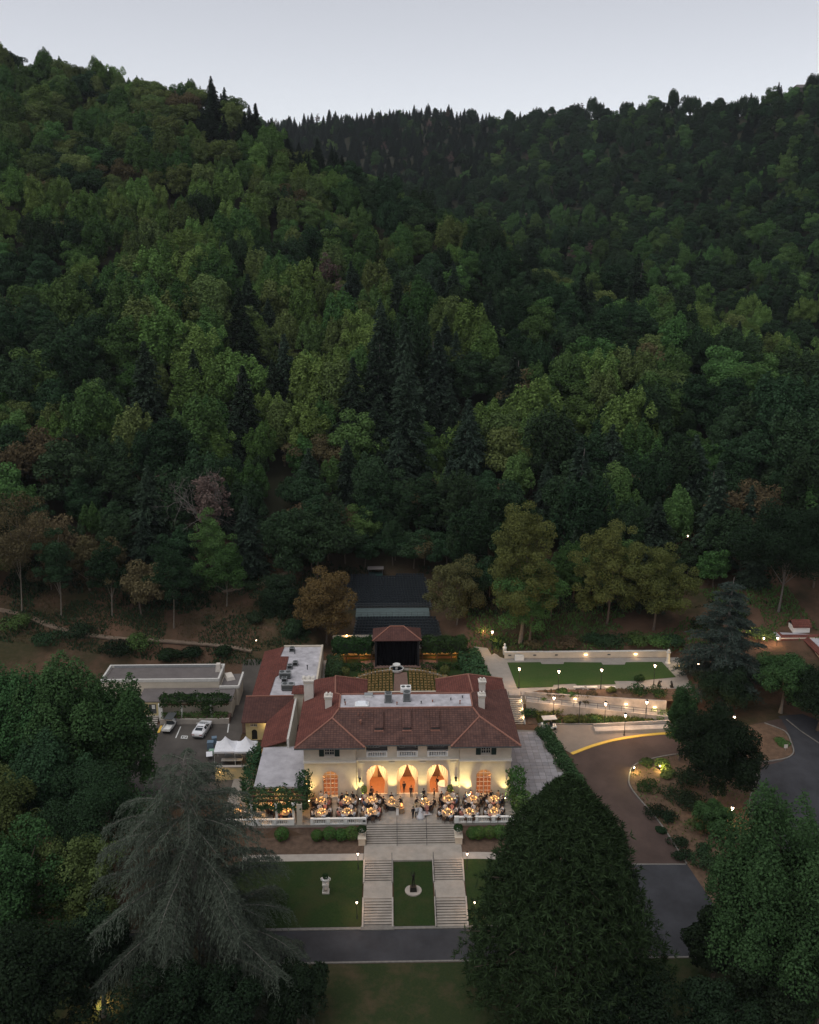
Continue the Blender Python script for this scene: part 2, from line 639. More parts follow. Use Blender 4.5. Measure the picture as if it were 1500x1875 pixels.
TREE_H = 11.5
PXC = np.array([-900, -300, 0, 150, 290, 420, 500, 560, 640, 760, 900, 1000, 1200, 1430, 1500, 1800, 2400], float)
C1ROW = np.array([50, 50, 80, 122, 138, 166, 222, 262, 300, 365, 435, 492, 590, 700, 760, 900, 1000], float)
C1D = np.array([560, 560, 500, 480, 460, 440, 425, 410, 400, 370, 345, 320, 290, 255, 245, 225, 215], float)
C2ROW = np.array([240, 240, 225, 222, 220, 218, 216, 212, 206, 197, 206, 203, 182, 160, 152, 125, 110], float)
C2D = np.array([1100, 1100, 1100, 1100, 1130, 1150, 1150, 1150, 1120, 1080, 1020, 950, 830, 760, 720, 660, 620], float)


def _ray_tan(px, py):
    r = ray(px, py)
    return r.z / math.hypot(r.x, r.y), math.atan2(r.x, r.y)


AZC, Z1C, Z2C = [], [], []
for _px, _r1, _d1, _r2, _d2 in zip(PXC, C1ROW, C1D, C2ROW, C2D):
    t, _a = _ray_tan(_px, _r1)
    Z1C.append(CAM.z + t * _d1 - TREE_H)
    t2, _a2 = _ray_tan(_px, _r2)
    Z2C.append(CAM.z + t2 * _d2 - TREE_H)
    AZC.append(_ray_tan(_px, 600)[1])
AZC, Z1C, Z2C = np.array(AZC), np.array(Z1C), np.array(Z2C)
_faz = np.linspace(-PI, PI, 1441)


def _smooth_tab(v, w):
    t = np.interp(_faz, AZC, v)
    k = np.hanning(2 * w + 1)
    k /= k.sum()
    return np.convolve(np.pad(t, w, mode='edge'), k, mode='valid')


_T = {'z1': _smooth_tab(Z1C, 8), 'd1': _smooth_tab(C1D, 8), 'z2': _smooth_tab(Z2C, 8), 'd2': _smooth_tab(C2D, 8)}
D0, ZH0 = 158.0, 3.0


def near_h(x, y):
    """lawns, terraces and drives round the house"""
    front = np.interp(y, [-400, -114, -80, -50, -26, -20.6, -17.4, -14.4, -12.0, -8.7, -6.4, -6.1], [-14, -12, -8.5, -5.6, -4.15, -4.05, -2.85, -2.72, -1.5, -1.36, -1.2, -0.12])
    wild = np.interp(y, [-400, -114, -80, -50, -26, -20, 2, 12], [-14, -12, -8.5, -5.6, -4.3, -3.9, -0.6, -0.12])
    drive = np.interp(y, [-400, -114, -80, -50, -26, -20, -11, 2, 12, 18, 19.5, 25.2, 26.2, 37, 44], [-14, -12, -8.5, -5.6, -4.15, -4.0, -3.0, -1.5, -0.62, -0.32, 0.05, 0.6, 2.4, 2.42, 4.2])
    back = np.interp(y, [-6, 19, 27, 42, 52], [-0.12, -0.12, 0.1, 0.5, 2.0])
    mid = np.where(y < -6.1, front, back)
    left = np.where(y < 12, wild, np.maximum(np.interp(y, [12, 40, 52], [-0.12, 0.2, 2.2]), -0.12))
    wl_ = sstep(-22.5, -29, x)
    wr_ = sstep(20.6, 24.0, x)
    wr_ = np.where(y < -6, sstep(8.5, 22, x), np.where(y > 19.6, sstep(15.5, 16.3, x), wr_))
    h = mid * (1 - wl_) + left * wl_
    return h * (1 - wr_) + drive * wr_


def ground_arr(x, y):
    x, y = np.asarray(x, float), np.asarray(y, float)
    dx, dy = x - CAM.x, y - CAM.y
    d = np.hypot(dx, dy)
    az = np.arctan2(dx, dy)
    z1, d1, z2, d2 = (np.interp(az, _faz, _T[k]) for k in ('z1', 'd1', 'z2', 'd2'))
    t1 = np.clip((d - D0) / (d1 - D0), 0, 1)
    up = ZH0 + (z1 - ZH0) * t1 * (0.72 + 0.28 * t1)
    # beyond the first crest: a dip, then the far ridge
    dip_d = d1 + 0.22 * (d2 - d1)
    dip_z = np.minimum(z1 - 10, ZH0 + 0.55 * (z1 - ZH0) + 12)
    e = np.clip((d - d1) / (dip_d - d1), 0, 1)
    down = z1 + (dip_z - z1) * e * e * (3 - 2 * e)
    f = np.clip((d - dip_d) / (d2 - dip_d), 0, 1)
    far = dip_z + (z2 - dip_z) * (f * (0.8 + 0.2 * f))
    g = np.clip((d - d2) / 500.0, 0, 1)
    end = z2 * (1 - g) + (-20) * g
    hill = np.where(d < d1, up, np.where(d < dip_d, down, np.where(d < d2, far, end)))
    w = sstep(D0 + 10, D0 + 90, d) * (1 - sstep(d1 - 90, d1, d) * (d < d1 + 40))
    hill = hill + fbm(x / 55.0, y / 55.0, 3) * 6.0 * w
    # open country to the sides and behind the viewer
    side = sstep(math.radians(60), math.radians(100), np.abs(az))
    near = near_h(x, y)
    hill = hill * (1 - side) + side * np.minimum(near, -4)
    b = sstep(D0 - 8, D0 + 8, d)
    h = near * (1 - b) + hill * b
    # level ground of the upper lawn, and the seating bank cut into the slope
    u = sstep(15.5, 17, x) * (1 - sstep(49.5, 56, x)) * (1 - sstep(39.2, 41, y)) * sstep(24, 26, y)
    h = h * (1 - u) + np.minimum(h, 2.42) * u
    prof = np.interp(y, [44, 50.8, 54.6, 59.4, 68.8, 74, 80, 82], [0.5, 1.2, 3.2, 3.3, 6.2, 9.5, 40, 900])
    m = sstep(-16.5, -12.8, x) * (1 - sstep(8.2, 12, x)) * sstep(42, 46, y)
    return h * (1 - m) + np.minimum(h, prof) * m


def gz(x, y):
    return float(ground_arr(x, y))


def on(px, py, off=0.0):
    """where the sight line through a picture point meets the ground"""
    r = ray(px, py)
    k0 = math.hypot(r.x, r.y)
    d = np.arange(60, 1300, 0.25) / k0
    P = CAM.z + r.z * d
    g = ground_arr(CAM.x + r.x * d, CAM.y + r.y * d)
    i = int(np.argmax(P <= g))
    if i == 0:
        return at(px, py, 0)
    f0, f1 = P[i - 1] - g[i - 1], P[i] - g[i]
    dd = d[i - 1] + (d[i] - d[i - 1]) * f0 / (f0 - f1 + 1e-9)
    x, y = CAM.x + r.x * dd, CAM.y + r.y * dd
    return Vector((x, y, gz(x, y) + off))


def ground_material():
    m, nt, b = new_mat('ground')
    N, L = nt.nodes, nt.links
    geo = N.new('ShaderNodeNewGeometry')

    def noise(s, d=5):
        n = N.new('ShaderNodeTexNoise')
        n.inputs['Scale'].default_value = s
        n.inputs['Detail'].default_value = d
        n.inputs['Roughness'].default_value = 0.65
        L.new(geo.outputs['Position'], n.inputs['Vector'])
        return n.outputs[0]

    def ramp(src, cols, p0=0.35, p1=0.65):
        r = N.new('ShaderNodeValToRGB')
        r.color_ramp.elements[0].position, r.color_ramp.elements[1].position = p0, p1
        r.color_ramp.elements[0].color = (*cols[0], 1)
        r.color_ramp.elements[1].color = (*cols[1], 1)
        L.new(src, r.inputs[0])
        return r.outputs[0]

    a = ramp(noise(0.12), [(0.120, 0.070, 0.045), (0.058, 0.039, 0.026)])
    g = ramp(noise(1.3), [(0.026, 0.032, 0.012), (0.050, 0.044, 0.021)])
    mx = N.new('ShaderNodeMix')
    mx.data_type = 'RGBA'
    L.new(ramp(noise(0.06, 8), [(0, 0, 0), (0.8, 0.8, 0.8)], 0.46, 0.62), mx.inputs[0])
    L.new(a, mx.inputs[6])
    L.new(g, mx.inputs[7])
    # leaf litter under the wood higher up
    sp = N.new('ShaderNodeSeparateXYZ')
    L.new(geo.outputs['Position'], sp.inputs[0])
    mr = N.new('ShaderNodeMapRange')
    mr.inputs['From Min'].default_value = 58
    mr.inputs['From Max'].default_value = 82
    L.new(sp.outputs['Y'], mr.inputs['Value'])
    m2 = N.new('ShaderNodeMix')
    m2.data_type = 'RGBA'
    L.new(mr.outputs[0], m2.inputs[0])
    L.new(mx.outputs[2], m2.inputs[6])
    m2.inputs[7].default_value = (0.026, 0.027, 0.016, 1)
    L.new(m2.outputs[2], b.inputs['Base Color'])
    b.inputs['Roughness'].default_value = 0.95
    b.inputs['Specular IOR Level'].default_value = 0.1
    bp = N.new('ShaderNodeBump')
    bp.inputs['Strength'].default_value = 0.6
    bp.inputs['Distance'].default_value = 0.2
    L.new(noise(3.0), bp.inputs['Height'])
    L.new(bp.outputs[0], b.inputs['Normal'])
    return m


M['ground'] = ground_material()


def lawn_material(name, c1, c2, dry, amount):
    m, nt, b = new_mat(name)
    N, L = nt.nodes, nt.links
    geo = N.new('ShaderNodeNewGeometry')

    def noise(s, d=6):
        n = N.new('ShaderNodeTexNoise')
        n.inputs['Scale'].default_value = s
        n.inputs['Detail'].default_value = d
        n.inputs['Roughness'].default_value = 0.7
        L.new(geo.outputs['Position'], n.inputs['Vector'])
        return n.outputs[0]
    r = N.new('ShaderNodeValToRGB')
    r.color_ramp.elements[0].color = (*c1, 1)
    r.color_ramp.elements[1].color = (*c2, 1)
    r.color_ramp.elements[0].position, r.color_ramp.elements[1].position = 0.3, 0.7
    L.new(noise(5.0), r.inputs[0])
    mk = N.new('ShaderNodeValToRGB')
    mk.color_ramp.elements[0].position, mk.color_ramp.elements[1].position = 0.45, 0.68
    mk.color_ramp.elements[0].color = (0, 0, 0, 1)
    mk.color_ramp.elements[1].color = (amount, amount, amount, 1)
    L.new(noise(0.28, 4), mk.inputs[0])
    mx = N.new('ShaderNodeMix')
    mx.data_type = 'RGBA'
    L.new(mk.outputs[0], mx.inputs[0])
    L.new(r.outputs[0], mx.inputs[6])
    mx.inputs[7].default_value = (*dry, 1)
    L.new(mx.outputs[2], b.inputs['Base Color'])
    b.inputs['Roughness'].default_value = 0.95
    b.inputs['Specular IOR Level'].default_value = 0.1
    bp = N.new('ShaderNodeBump')
    bp.inputs['Strength'].default_value = 0.8
    bp.inputs['Distance'].default_value = 0.08
    L.new(noise(14.0), bp.inputs['Height'])
    L.new(bp.outputs[0], b.inputs['Normal'])
    return m


M['lawn'] = lawn_material('lawn', (0.015, 0.031, 0.009), (0.030, 0.051, 0.015), (0.050, 0.047, 0.020), 0.55)
M['lawn_lush'] = lawn_material('lush_lawn', (0.028, 0.056, 0.015), (0.048, 0.088, 0.025), (0.062, 0.078, 0.03), 0.5)
M['meadow'] = lawn_material('meadow', (0.020, 0.033, 0.012), (0.035, 0.046, 0.018), (0.075, 0.055, 0.032), 0.8)


def build_ground():
    az = np.concatenate([np.linspace(-180, -42, 26)[:-1], np.linspace(-42, 42, 300), np.linspace(42, 180, 26)[1:]])
    az = np.radians(az)
    ds = [2.0, 20, 40, 55]
    d = 60.0
    while d < 2600:
        ds.append(d)
        d += 0.9 if d < 165 else (2.2 if d < 260 else d * 0.014)
    ds = np.array(ds)
    A, D = np.meshgrid(az, ds)
    X, Y = CAM.x + D * np.sin(A), CAM.y + D * np.cos(A)
    Z = ground_arr(X, Y)
    nd, na = A.shape
    V = np.stack([X, Y, Z], -1).reshape(-1, 3)
    i, j = np.meshgrid(np.arange(nd - 1), np.arange(na - 1), indexing='ij')
    a = (i * na + j).ravel()
    F = np.stack([a, a + 1, a + na + 1, a + na], 1).astype(np.int32)
    me = bpy.data.meshes.new('ground')
    me.vertices.add(len(V))
    me.loops.add(F.size)
    me.polygons.add(len(F))
    me.vertices.foreach_set('co', V.astype(np.float32).ravel())
    me.loops.foreach_set('vertex_index', F.ravel())
    me.polygons.foreach_set('loop_start', np.arange(0, F.size, 4, dtype=np.int32))
    me.polygons.foreach_set('loop_total', np.full(len(F), 4, np.int32))
    me.polygons.foreach_set('use_smooth', np.ones(len(F), bool))
    me.materials.append(M['ground'])
    me.update(calc_edges=True)
    o = obj('ground', me)
    tag(o, kind='structure')


build_ground()


def drape(name, xy, material, off=0.05, step=1.5, label=None, zfun=None, kind='structure', thick=0.0):
    """a sheet that follows the ground inside an outline"""
    zf = zfun or (lambda x, y: gz(x, y) + off)
    pts, edges = [], []
    n = len(xy)
    for k in range(n):
        a, b = Vector(xy[k][:2]), Vector(xy[(k + 1) % n][:2])
        m = max(1, int((b - a).length / step))
        for q in range(m):
            pts.append(a.lerp(b, q / m))
    nb = len(pts)
    edges = [(k, (k + 1) % nb) for k in range(nb)]
    xs, ys = [p.x for p in pts], [p.y for p in pts]
    x = min(xs) + step * 0.5
    while x < max(xs):
        y = min(ys) + step * 0.5
        while y < max(ys):
            pts.append(Vector((x, y)))
            y += step
        x += step
    vs, _, fs, *_ = delaunay_2d_cdt(pts, edges, [list(range(nb))], 1, 1e-4)
    me = bpy.data.meshes.new(name)
    V = [(v.x, v.y, zf(v.x, v.y)) for v in vs]
    F = [tuple(f) for f in fs]
    me.from_pydata(V, [], F)
    me.materials.append(material)
    me.update()
    flip = sum(p.normal.z for p in me.polygons) < 0
    if flip:
        me.flip_normals()
    me.polygons.foreach_set('use_smooth', [True] * len(me.polygons))
    o = obj(name, me)
    tag(o, kind=kind)
    return o


def strip(name, path, w, h, material, label=None, cat=None, kind='structure', base=-0.15, zf=None, closed=False):
    """a kerb or low wall swept along a path of xy points, standing on the ground"""
    zf = zf or gz
    P = [Vector(p[:2]) for p in path]
    Q = []
    for a, b in zip(P[:-1], P[1:]):
        m = max(1, int((b - a).length / 1.2))
        Q += [a.lerp(b, q / m) for q in range(m)]
    Q.append(P[-1])
    mb = MB()
    vs, fs = [], []
    for k, p in enumerate(Q):
        t = (Q[min(k + 1, len(Q) - 1)] - Q[max(k - 1, 0)]).normalized()
        nx, ny = -t.y * w / 2, t.x * w / 2
        z = zf(p.x, p.y)
        vs += [(p.x + nx, p.y + ny, z + base), (p.x + nx, p.y + ny, z + h), (p.x - nx, p.y - ny, z + h), (p.x - nx, p.y - ny, z + base)]
    for k in range(len(Q) - 1):
        a, b = 4 * k, 4 * k + 4
        fs += [(a, b, b + 1, a + 1), (a + 1, b + 1, b + 2, a + 2), (a + 2, b + 2, b + 3, a + 3)]
    fs += [(0, 1, 2, 3), (4 * len(Q) - 1, 4 * len(Q) - 2, 4 * len(Q) - 3, 4 * len(Q) - 4)]
    mb.raw(vs, fs)
    o = mb.build(name, material)
    if cat:
        tag(o, label, cat)
    else:
        tag(o, kind=kind)
    return o


def px_path(pts, fun=on):
    return [tuple(fun(*p)) for p in pts]


def bez(pts, n=8):
    """smooth Catmull-Rom run through the points"""
    P = [Vector(p[:2]) for p in pts]
    out = []
    for k in range(len(P) - 1):
        p0, p1, p2, p3 = P[max(k - 1, 0)], P[k], P[k + 1], P[min(k + 2, len(P) - 1)]
        for q in range(n):
            t = q / n
            out.append(0.5 * ((2 * p1) + (p2 - p0) * t + (2 * p0 - 5 * p1 + 4 * p2 - p3) * t * t + (3 * p1 - p0 - 3 * p2 + p3) * t ** 3))
    out.append(P[-1])
    return [(p.x, p.y) for p in out]
# ------------------------------------------------------------------ growing things: meshes
def rdirs(n, rng, zmin=-1.0):
    z = rng.uniform(zmin, 1, n)
    t = rng.uniform(0, 2 * PI, n)
    r = np.sqrt(1 - z * z)
    return np.stack([r * np.cos(t), r * np.sin(t), z], 1)


def clump_leaves(rng, cents, radii, n, leaf, up=0.35, spiky=0.0):
    """leaves over a set of ellipsoidal clumps; n per clump (area-weighted)"""
    cents, radii = np.asarray(cents), np.asarray(radii)
    area = radii[:, 0] * radii[:, 2]
    cnt = np.maximum(6, (n * len(cents) * area / area.sum()).astype(int))
    idx = np.repeat(np.arange(len(cents)), cnt)
    d = rdirs(len(idx), rng, -0.75)
    sh = rng.uniform(0.5, 1.06, len(idx)) ** 0.6
    if spiky:                                       # clumps drawn to a point on top
        k = np.clip(d[:, 2], 0, 1)
        f = 1 - spiky * k
        d = np.stack([d[:, 0] * f, d[:, 1] * f, d[:, 2] * (1 + spiky * k)], 1)
    P = cents[idx] + d * radii[idx] * sh[:, None]
    N = nrm(d) + rng.normal(size=d.shape) * 0.55 + np.array([0, 0, up])
    S = leaf * rng.uniform(0.65, 1.35, len(idx))
    return leaves(P, N, S, 0.62, rng=rng)


def broadleaf(seed, R, H, base=0.25, clumps=34, cr=0.34, n=110, leaf=0.42, spiky=0.0, flat=1.0, lop=0.25, gaps=0.0):
    """crown of many leaf clumps: R crown radius, H height, base = clear stem share"""
    rng = np.random.default_rng(seed)
    z0, z1 = H * base, H
    cz, hz = (z0 + z1) / 2, (z1 - z0) / 2
    d = rdirs(clumps, rng, -0.7)
    d[:, 2] *= flat
    k = rng.uniform(0.42, 0.92, clumps)[:, None]
    C = d * k * np.array([R, R, hz]) + np.array([0, 0, cz])
    sh = 1 + lop * np.sin(np.arctan2(C[:, 1], C[:, 0]) * 2 + rng.uniform(0, 6))
    C[:, :2] *= sh[:, None]
    r = R * cr * rng.uniform(0.65, 1.35, clumps)
    vz = (1.0 + spiky * 0.9) * rng.uniform(0.75, 1.1, clumps) if spiky else rng.uniform(0.6, 0.95, clumps)
    rad = np.stack([r, r, r * vz], 1)
    C[:, 2] = np.minimum(C[:, 2], H - rad[:, 2] * (1 + 0.5 * spiky))
    C = np.concatenate([C, [[0, 0, cz]]])
    rad = np.concatenate([rad, [[R * 0.5, R * 0.5, hz * 0.6]]])
    return clump_leaves(rng, C, rad, n, leaf, spiky=spiky), C


def conifer(seed, R, H, whorls=26, per=7, base=0.08, droop=0.35, leaf=0.5, point=0.85):
    rng = np.random.default_rng(seed)
    P, N, T, S = [], [], [], []
    for w in range(whorls):
        f = w / (whorls - 1)
        z = H * (base + (1 - base) * f * 0.985)
        L0 = R * (1 - f) ** point * rng.uniform(0.8, 1.12) + 0.12
        for _ in range(per):
            a = rng.uniform(0, 2 * PI)
            L = L0 * rng.uniform(0.65, 1.15)
            m = max(3, int(L / (leaf * 0.42)))
            s = np.linspace(0.12, 1, m)
            ca, sa = math.cos(a), math.sin(a)
            for side in (-1, 0, 1):
                off = side * 0.42 * (1 - s * 0.75) * L * 0.42
                r = L * s
                P.append(np.stack([r * ca - off * sa, r * sa + off * ca, z + L * (0.12 * s - droop * s * s) - 0.12 * abs(side)], 1))
                N.append(np.tile([0, 0, 1.0], (m, 1)) + rng.normal(size=(m, 3)) * 0.42)
                T.append(np.tile([ca - side * 0.7 * sa, sa + side * 0.7 * ca, -droop], (m, 1)))
                S.append(np.full(m, leaf) * rng.uniform(0.7, 1.25, m))
    P, N, T, S = map(np.concatenate, (P, N, T, S))
    P += rng.normal(size=P.shape) * 0.08
    return leaves(P, N, S, 0.4, T=T, rng=rng)


def trunk_mb(H, r, C=None, rng=None, limbs=5, lean=0.03):
    """tapered stem with limbs that run out to some of the leaf clumps"""
    rng = rng or RNG
    mb = MB()
    top = H * 0.75
    k = 6
    pts = [(lean * H * math.sin(2.0 * i / k), lean * H * (1 - math.cos(1.6 * i / k)), -0.6 + (top + 0.6) * i / k) for i in range(k + 1)]
    mb.tube(pts, [r * (1 - 0.75 * i / k) + (r * 0.5 if i == 0 else 0) for i in range(k + 1)], 7)
    if C is not None:
        sel = rng.permutation(len(C))[:limbs]
        for i in sel:
            e = Vector(C[i])
            j = int(rng.integers(2, k))
            s = Vector(pts[j])
            if e.z < s.z:
                s = Vector(pts[max(1, j - 2)])
            mid = s.lerp(e, 0.5) + Vector((0, 0, 0.06 * H))
            mb.tube([s, mid, e], [r * 0.42, r * 0.28, r * 0.1], 5)
    return mb


def leafy_box(rng, sx, sy, sz, leaf=0.22, dens=26, bulge=0.12, z0=0.0):
    """leaves over the faces of a clipped block (centre base at 0)"""
    P, N = [], []
    for (u, v, w, a) in ((0, 1, 2, sz), (0, 1, 2, -1), (1, 2, 0, sx), (1, 2, 0, -sx), (0, 2, 1, sy), (0, 2, 1, -sy)):
        dim = [sx, sy, sz]
        if w == 2 and a < 0:
            continue
        n = int(dens * dim[u] * dim[v])
        p = np.zeros((n, 3))
        p[:, u] = rng.uniform(-0.5, 0.5, n) * dim[u]
        p[:, v] = rng.uniform(-0.5, 0.5, n) * dim[v]
        p[:, w] = (0.5 if a > 0 else -0.5) * dim[w]
        nn = np.zeros((n, 3))
        nn[:, w] = 1 if a > 0 else -1
        ph = np.sin(p[:, u] * 2.1 + 1.3 * np.sin(p[:, v] * 1.7)) * bulge
        p += nn * (ph + rng.normal(size=n) * bulge * 0.7)[:, None]
        P.append(p)
        N.append(nn + rng.normal(size=(n, 3)) * 0.5)
    P, N = np.concatenate(P), np.concatenate(N)
    P[:, 2] += sz / 2 + z0
    return leaves(P, N, leaf * rng.uniform(0.6, 1.3, len(P)), 0.6, rng=rng)


def leafy_ball(rng, rx, ry, rz, leaf=0.1, n=500, z0=0.0):
    d = rdirs(n, rng, -0.9)
    w = 1 + 0.06 * np.sin(d[:, 0] * 5) * np.cos(d[:, 1] * 4)
    P = d * np.array([rx, ry, rz]) * (w * rng.uniform(0.86, 1.03, n))[:, None]
    P[:, 2] += rz + z0
    return leaves(P, d + rng.normal(size=d.shape) * 0.4, leaf * rng.uniform(0.7, 1.3, n), 0.6, rng=rng)


def weeping_cedar(seed, R, H, branches=150, twigs=4, droop=0.55, rise=0.35, strip_len=0.34, hang=1.0, base=0.06, point=0.8, layers=0, wid=0.16, full=1.0, dense=2.0, limb=1.0):
    """big cedar: arching limbs hung with twigs of short needle sprays; returns (wood, needle quads)"""
    rng = np.random.default_rng(seed)
    wood = MB()
    wood.tube([(0, 0, -1), (0.02 * H, 0, H * 0.35), (0, 0.01 * H, H * 0.7), (0.01 * H, 0, H * 0.985)], [H * 0.026, H * 0.018, H * 0.009, 0.05], 8)
    P, N, T, S = [], [], [], []
    for b in range(branches):
        f = (b + rng.uniform(0, 1)) / branches
        if layers:
            f = (math.floor(f * layers) + rng.uniform(0.0, 0.22)) / layers
        f = min(f, 0.985)
        z = H * (base + (1 - base) * f)
        L = (R * (1 - f) ** point * rng.uniform(0.6, 1.15) + 0.5) * full
        a = b * 2.39996 + rng.uniform(-0.5, 0.5)
        ca, sa = math.cos(a), math.sin(a)
        bend = rng.uniform(-0.25, 0.25)
        m = 9

        def at_s(s):
            r = L * s * (1 - 0.06 * s)
            o = bend * L * s * s
            return Vector((r * ca - o * sa, r * sa + o * ca, z + L * (rise * s - droop * s * s)))
        pts = [at_s(i / m) for i in range(m + 1)]
        wood.tube(pts, [limb * max(0.015, L * 0.012 * (1 - i / m) + 0.012) for i in range(m + 1)], 4)
        nn = max(4, int(L * dense))
        for i in range(nn):
            s = 0.14 + 0.86 * (i + rng.uniform(0, 1)) / nn
            o = at_s(s)
            d0 = (at_s(min(1, s + 0.05)) - at_s(s - 0.05)).normalized()
            sd = Vector((-d0.y, d0.x, 0)).normalized()
            for q in range(twigs):
                sg = -1 if q % 2 else 1
                ln = L * 0.20 * (1.15 - 0.6 * s) * rng.uniform(0.5, 1.3) + 0.3
                d = (sd * sg * rng.uniform(0.3, 1.0) + d0 * rng.uniform(0.2, 0.9)).normalized()
                k = max(3, int(ln / (strip_len * 0.62)))
                u = (np.arange(k) + 0.5) / k
                X = np.array(o)[None] + np.array(d)[None] * (u * ln)[:, None]
                X[:, 2] -= hang * ln * 0.55 * u * u
                t = np.tile(np.array(d), (k, 1))
                t[:, 2] -= hang * 1.1 * u
                P.append(X + rng.normal(size=X.shape) * 0.05)
                T.append(t + rng.normal(size=t.shape) * 0.35)
                N.append(np.tile([0, 0, 1.0], (k, 1)) + rng.normal(size=(k, 3)) * 0.7)
                S.append(strip_len * rng.uniform(0.6, 1.2, k))
    P, N, T, S = map(np.concatenate, (P, N, T, S))
    return wood, leaves(P, N, S, wid, T=T, rng=rng)


def bunya(seed, R, H, tufts=2300, per=15, length=0.85, core=9000):
    """dark dome of a monkey-puzzle kind of conifer: branch ends are star-shaped tufts"""
    rng = np.random.default_rng(seed)
    f = rng.uniform(0, 1, tufts) ** 0.82
    a = rng.uniform(0, 2 * PI, tufts)
    prof = np.clip(1 - f ** 2, 0, 1) ** 0.72 * np.minimum(1, 0.85 + f * 1.0)
    dep = (rng.uniform(0.74, 1.04, tufts) + 0.16 * rng.uniform(0, 1, tufts) ** 4) * (1 + 0.07 * np.sin(a * 5 + f * 9) + 0.06 * np.sin(f * 26))
    r = R * prof * dep
    z = H * (0.05 + 0.95 * f) - 0.1 * r
    C = np.stack([r * np.cos(a), r * np.sin(a), z], 1)
    O = nrm(np.stack([np.cos(a) * 0.9, np.sin(a) * 0.9, 0.15 + 0.9 * f ** 2], 1))
    C2 = np.repeat(C, per, 0)
    O2 = np.repeat(O, per, 0)
    T = nrm(O2 * 0.75 + rng.normal(size=O2.shape) * 0.62)
    L = length * rng.uniform(0.55, 1.2, len(C2))
    Nn = np.cross(T, rng.normal(size=T.shape)) + O2 * 0.6
    Q = leaves(C2 + T * (L * 0.6)[:, None], Nn, L * 0.55, 0.15, T=T, rng=rng)
    # shaded inner foliage
    i = rng.integers(0, tufts, core)
    k = rng.uniform(0.62, 0.88, core)[:, None]
    Ci = C[i] * np.concatenate([k, k, np.ones_like(k)], 1) + rng.normal(size=(core, 3)) * 0.25
    Q = np.concatenate([Q, leaves(Ci, O[i] + rng.normal(size=(core, 3)) * 0.5, 0.34, 0.32, rng=rng)])
    wood = MB()
    wood.tube([(0, 0, -1), (0, 0, H * 0.5), (0, 0, H * 0.93)], [0.75, 0.5, 0.08], 9)
    for k in rng.permutation(tufts)[:170]:
        e = Vector(C[k])
        s = Vector((0, 0, max(0.5, e.z - 0.12 * R)))
        m = s.lerp(e, 0.5) + Vector((0, 0, 0.06 * R))
        wood.tube([s, m, e], [0.11, 0.08, 0.04], 4)
    return wood, Q


def bare_tree(seed, R, H, n=26):
    """leafless branching crown"""
    rng = np.random.default_rng(seed)
    mb = MB()

    def grow(p, d, L, r, k):
        q = p + d * L
        mid = p.lerp(q, 0.5) + Vector(rng.normal(size=3)) * L * 0.08
        mb.tube([p, mid, q], [r, r * 0.8, r * 0.6], 4)
        if k == 0:
            return
        for _ in range(3 if k > 1 else 4):
            e = (d + Vector(rng.normal(size=3)) * 0.6 + Vector((0, 0, 0.15))).normalized()
            grow(q, e, L * rng.uniform(0.55, 0.8), r * 0.55, k - 1)
    grow(Vector((0, 0, -0.5)), Vector((0.05, 0, 1)).normalized(), H * 0.36, H * 0.018, 5)
    return mb


# ------------------------------------------------------------------ the wood on the hills
PROTO = []          # (kind, crown mesh, trunk mesh, height, radius, words)


def proto(kind, Q, H, R, leafm, bark='bark', C=None, limbs=4, tr=0.22):
    cm = quad_mesh('crown', Q, leafm)
    tm = trunk_mb(H, tr, C, np.random.default_rng(len(PROTO)), limbs).mesh('trunk', M[bark])
    PROTO.append((kind, cm, tm, H, R))


for _s, _l in ((11, 'green'), (12, 'olive'), (13, 'dark')):
    q, c = broadleaf(_s, 5.4, 14.5, 0.10, 46, 0.27, 230, 0.25)
    proto('round', q, 14.5, 5.4, LF[_l], C=c)
for _s, _l in ((21, 'green'), (22, 'bright'), (23, 'dark'), (24, 'olive')):
    q, c = broadleaf(_s, 4.7, 17.0, 0.08, 48, 0.26, 230, 0.25, spiky=0.45, lop=0.35)
    proto('bay', q, 17.0, 4.7, LF[_l], C=c)
for _s, _l in ((31, 'brown'), (32, 'dark'), (33, 'olive')):
    q, c = broadleaf(_s, 6.6, 12.0, 0.2, 46, 0.25, 230, 0.25, flat=0.8)
    proto('oak', q, 12.0, 6.6, LF[_l], C=c)
for _s, _l, _r, _h in ((41, 'conifer', 5.0, 19), (42, 'conifer', 6.2, 20), (43, 'conifer_grey', 6.4, 21), (44, 'conifer_grey', 5.4, 17)):
    proto('fir', conifer(_s, _r, _h, 34, 11, leaf=0.34), _h, _r, LF[_l], limbs=0)
q, c = broadleaf(51, 5.0, 17.5, 0.08, 46, 0.26, 230, 0.25, spiky=0.3)
proto('bay', q, 17.5, 5.0, LF['bright'], C=c)
_q2, _c2 = broadleaf(52, 3.6, 15.0, 0.3, 40, 0.2, 30, 0.24)
proto('bare', _q2, 15.0, 3.6, LF['dead'], bark='bark_pale', C=_c2, limbs=26, tr=0.16)
KIND = {}
for _i, _p in enumerate(PROTO):
    KIND.setdefault(_p[0], []).append(_i)


def hill_dist_ok(x, y):
    d = math.hypot(x - CAM.x, y - CAM.y)
    return d


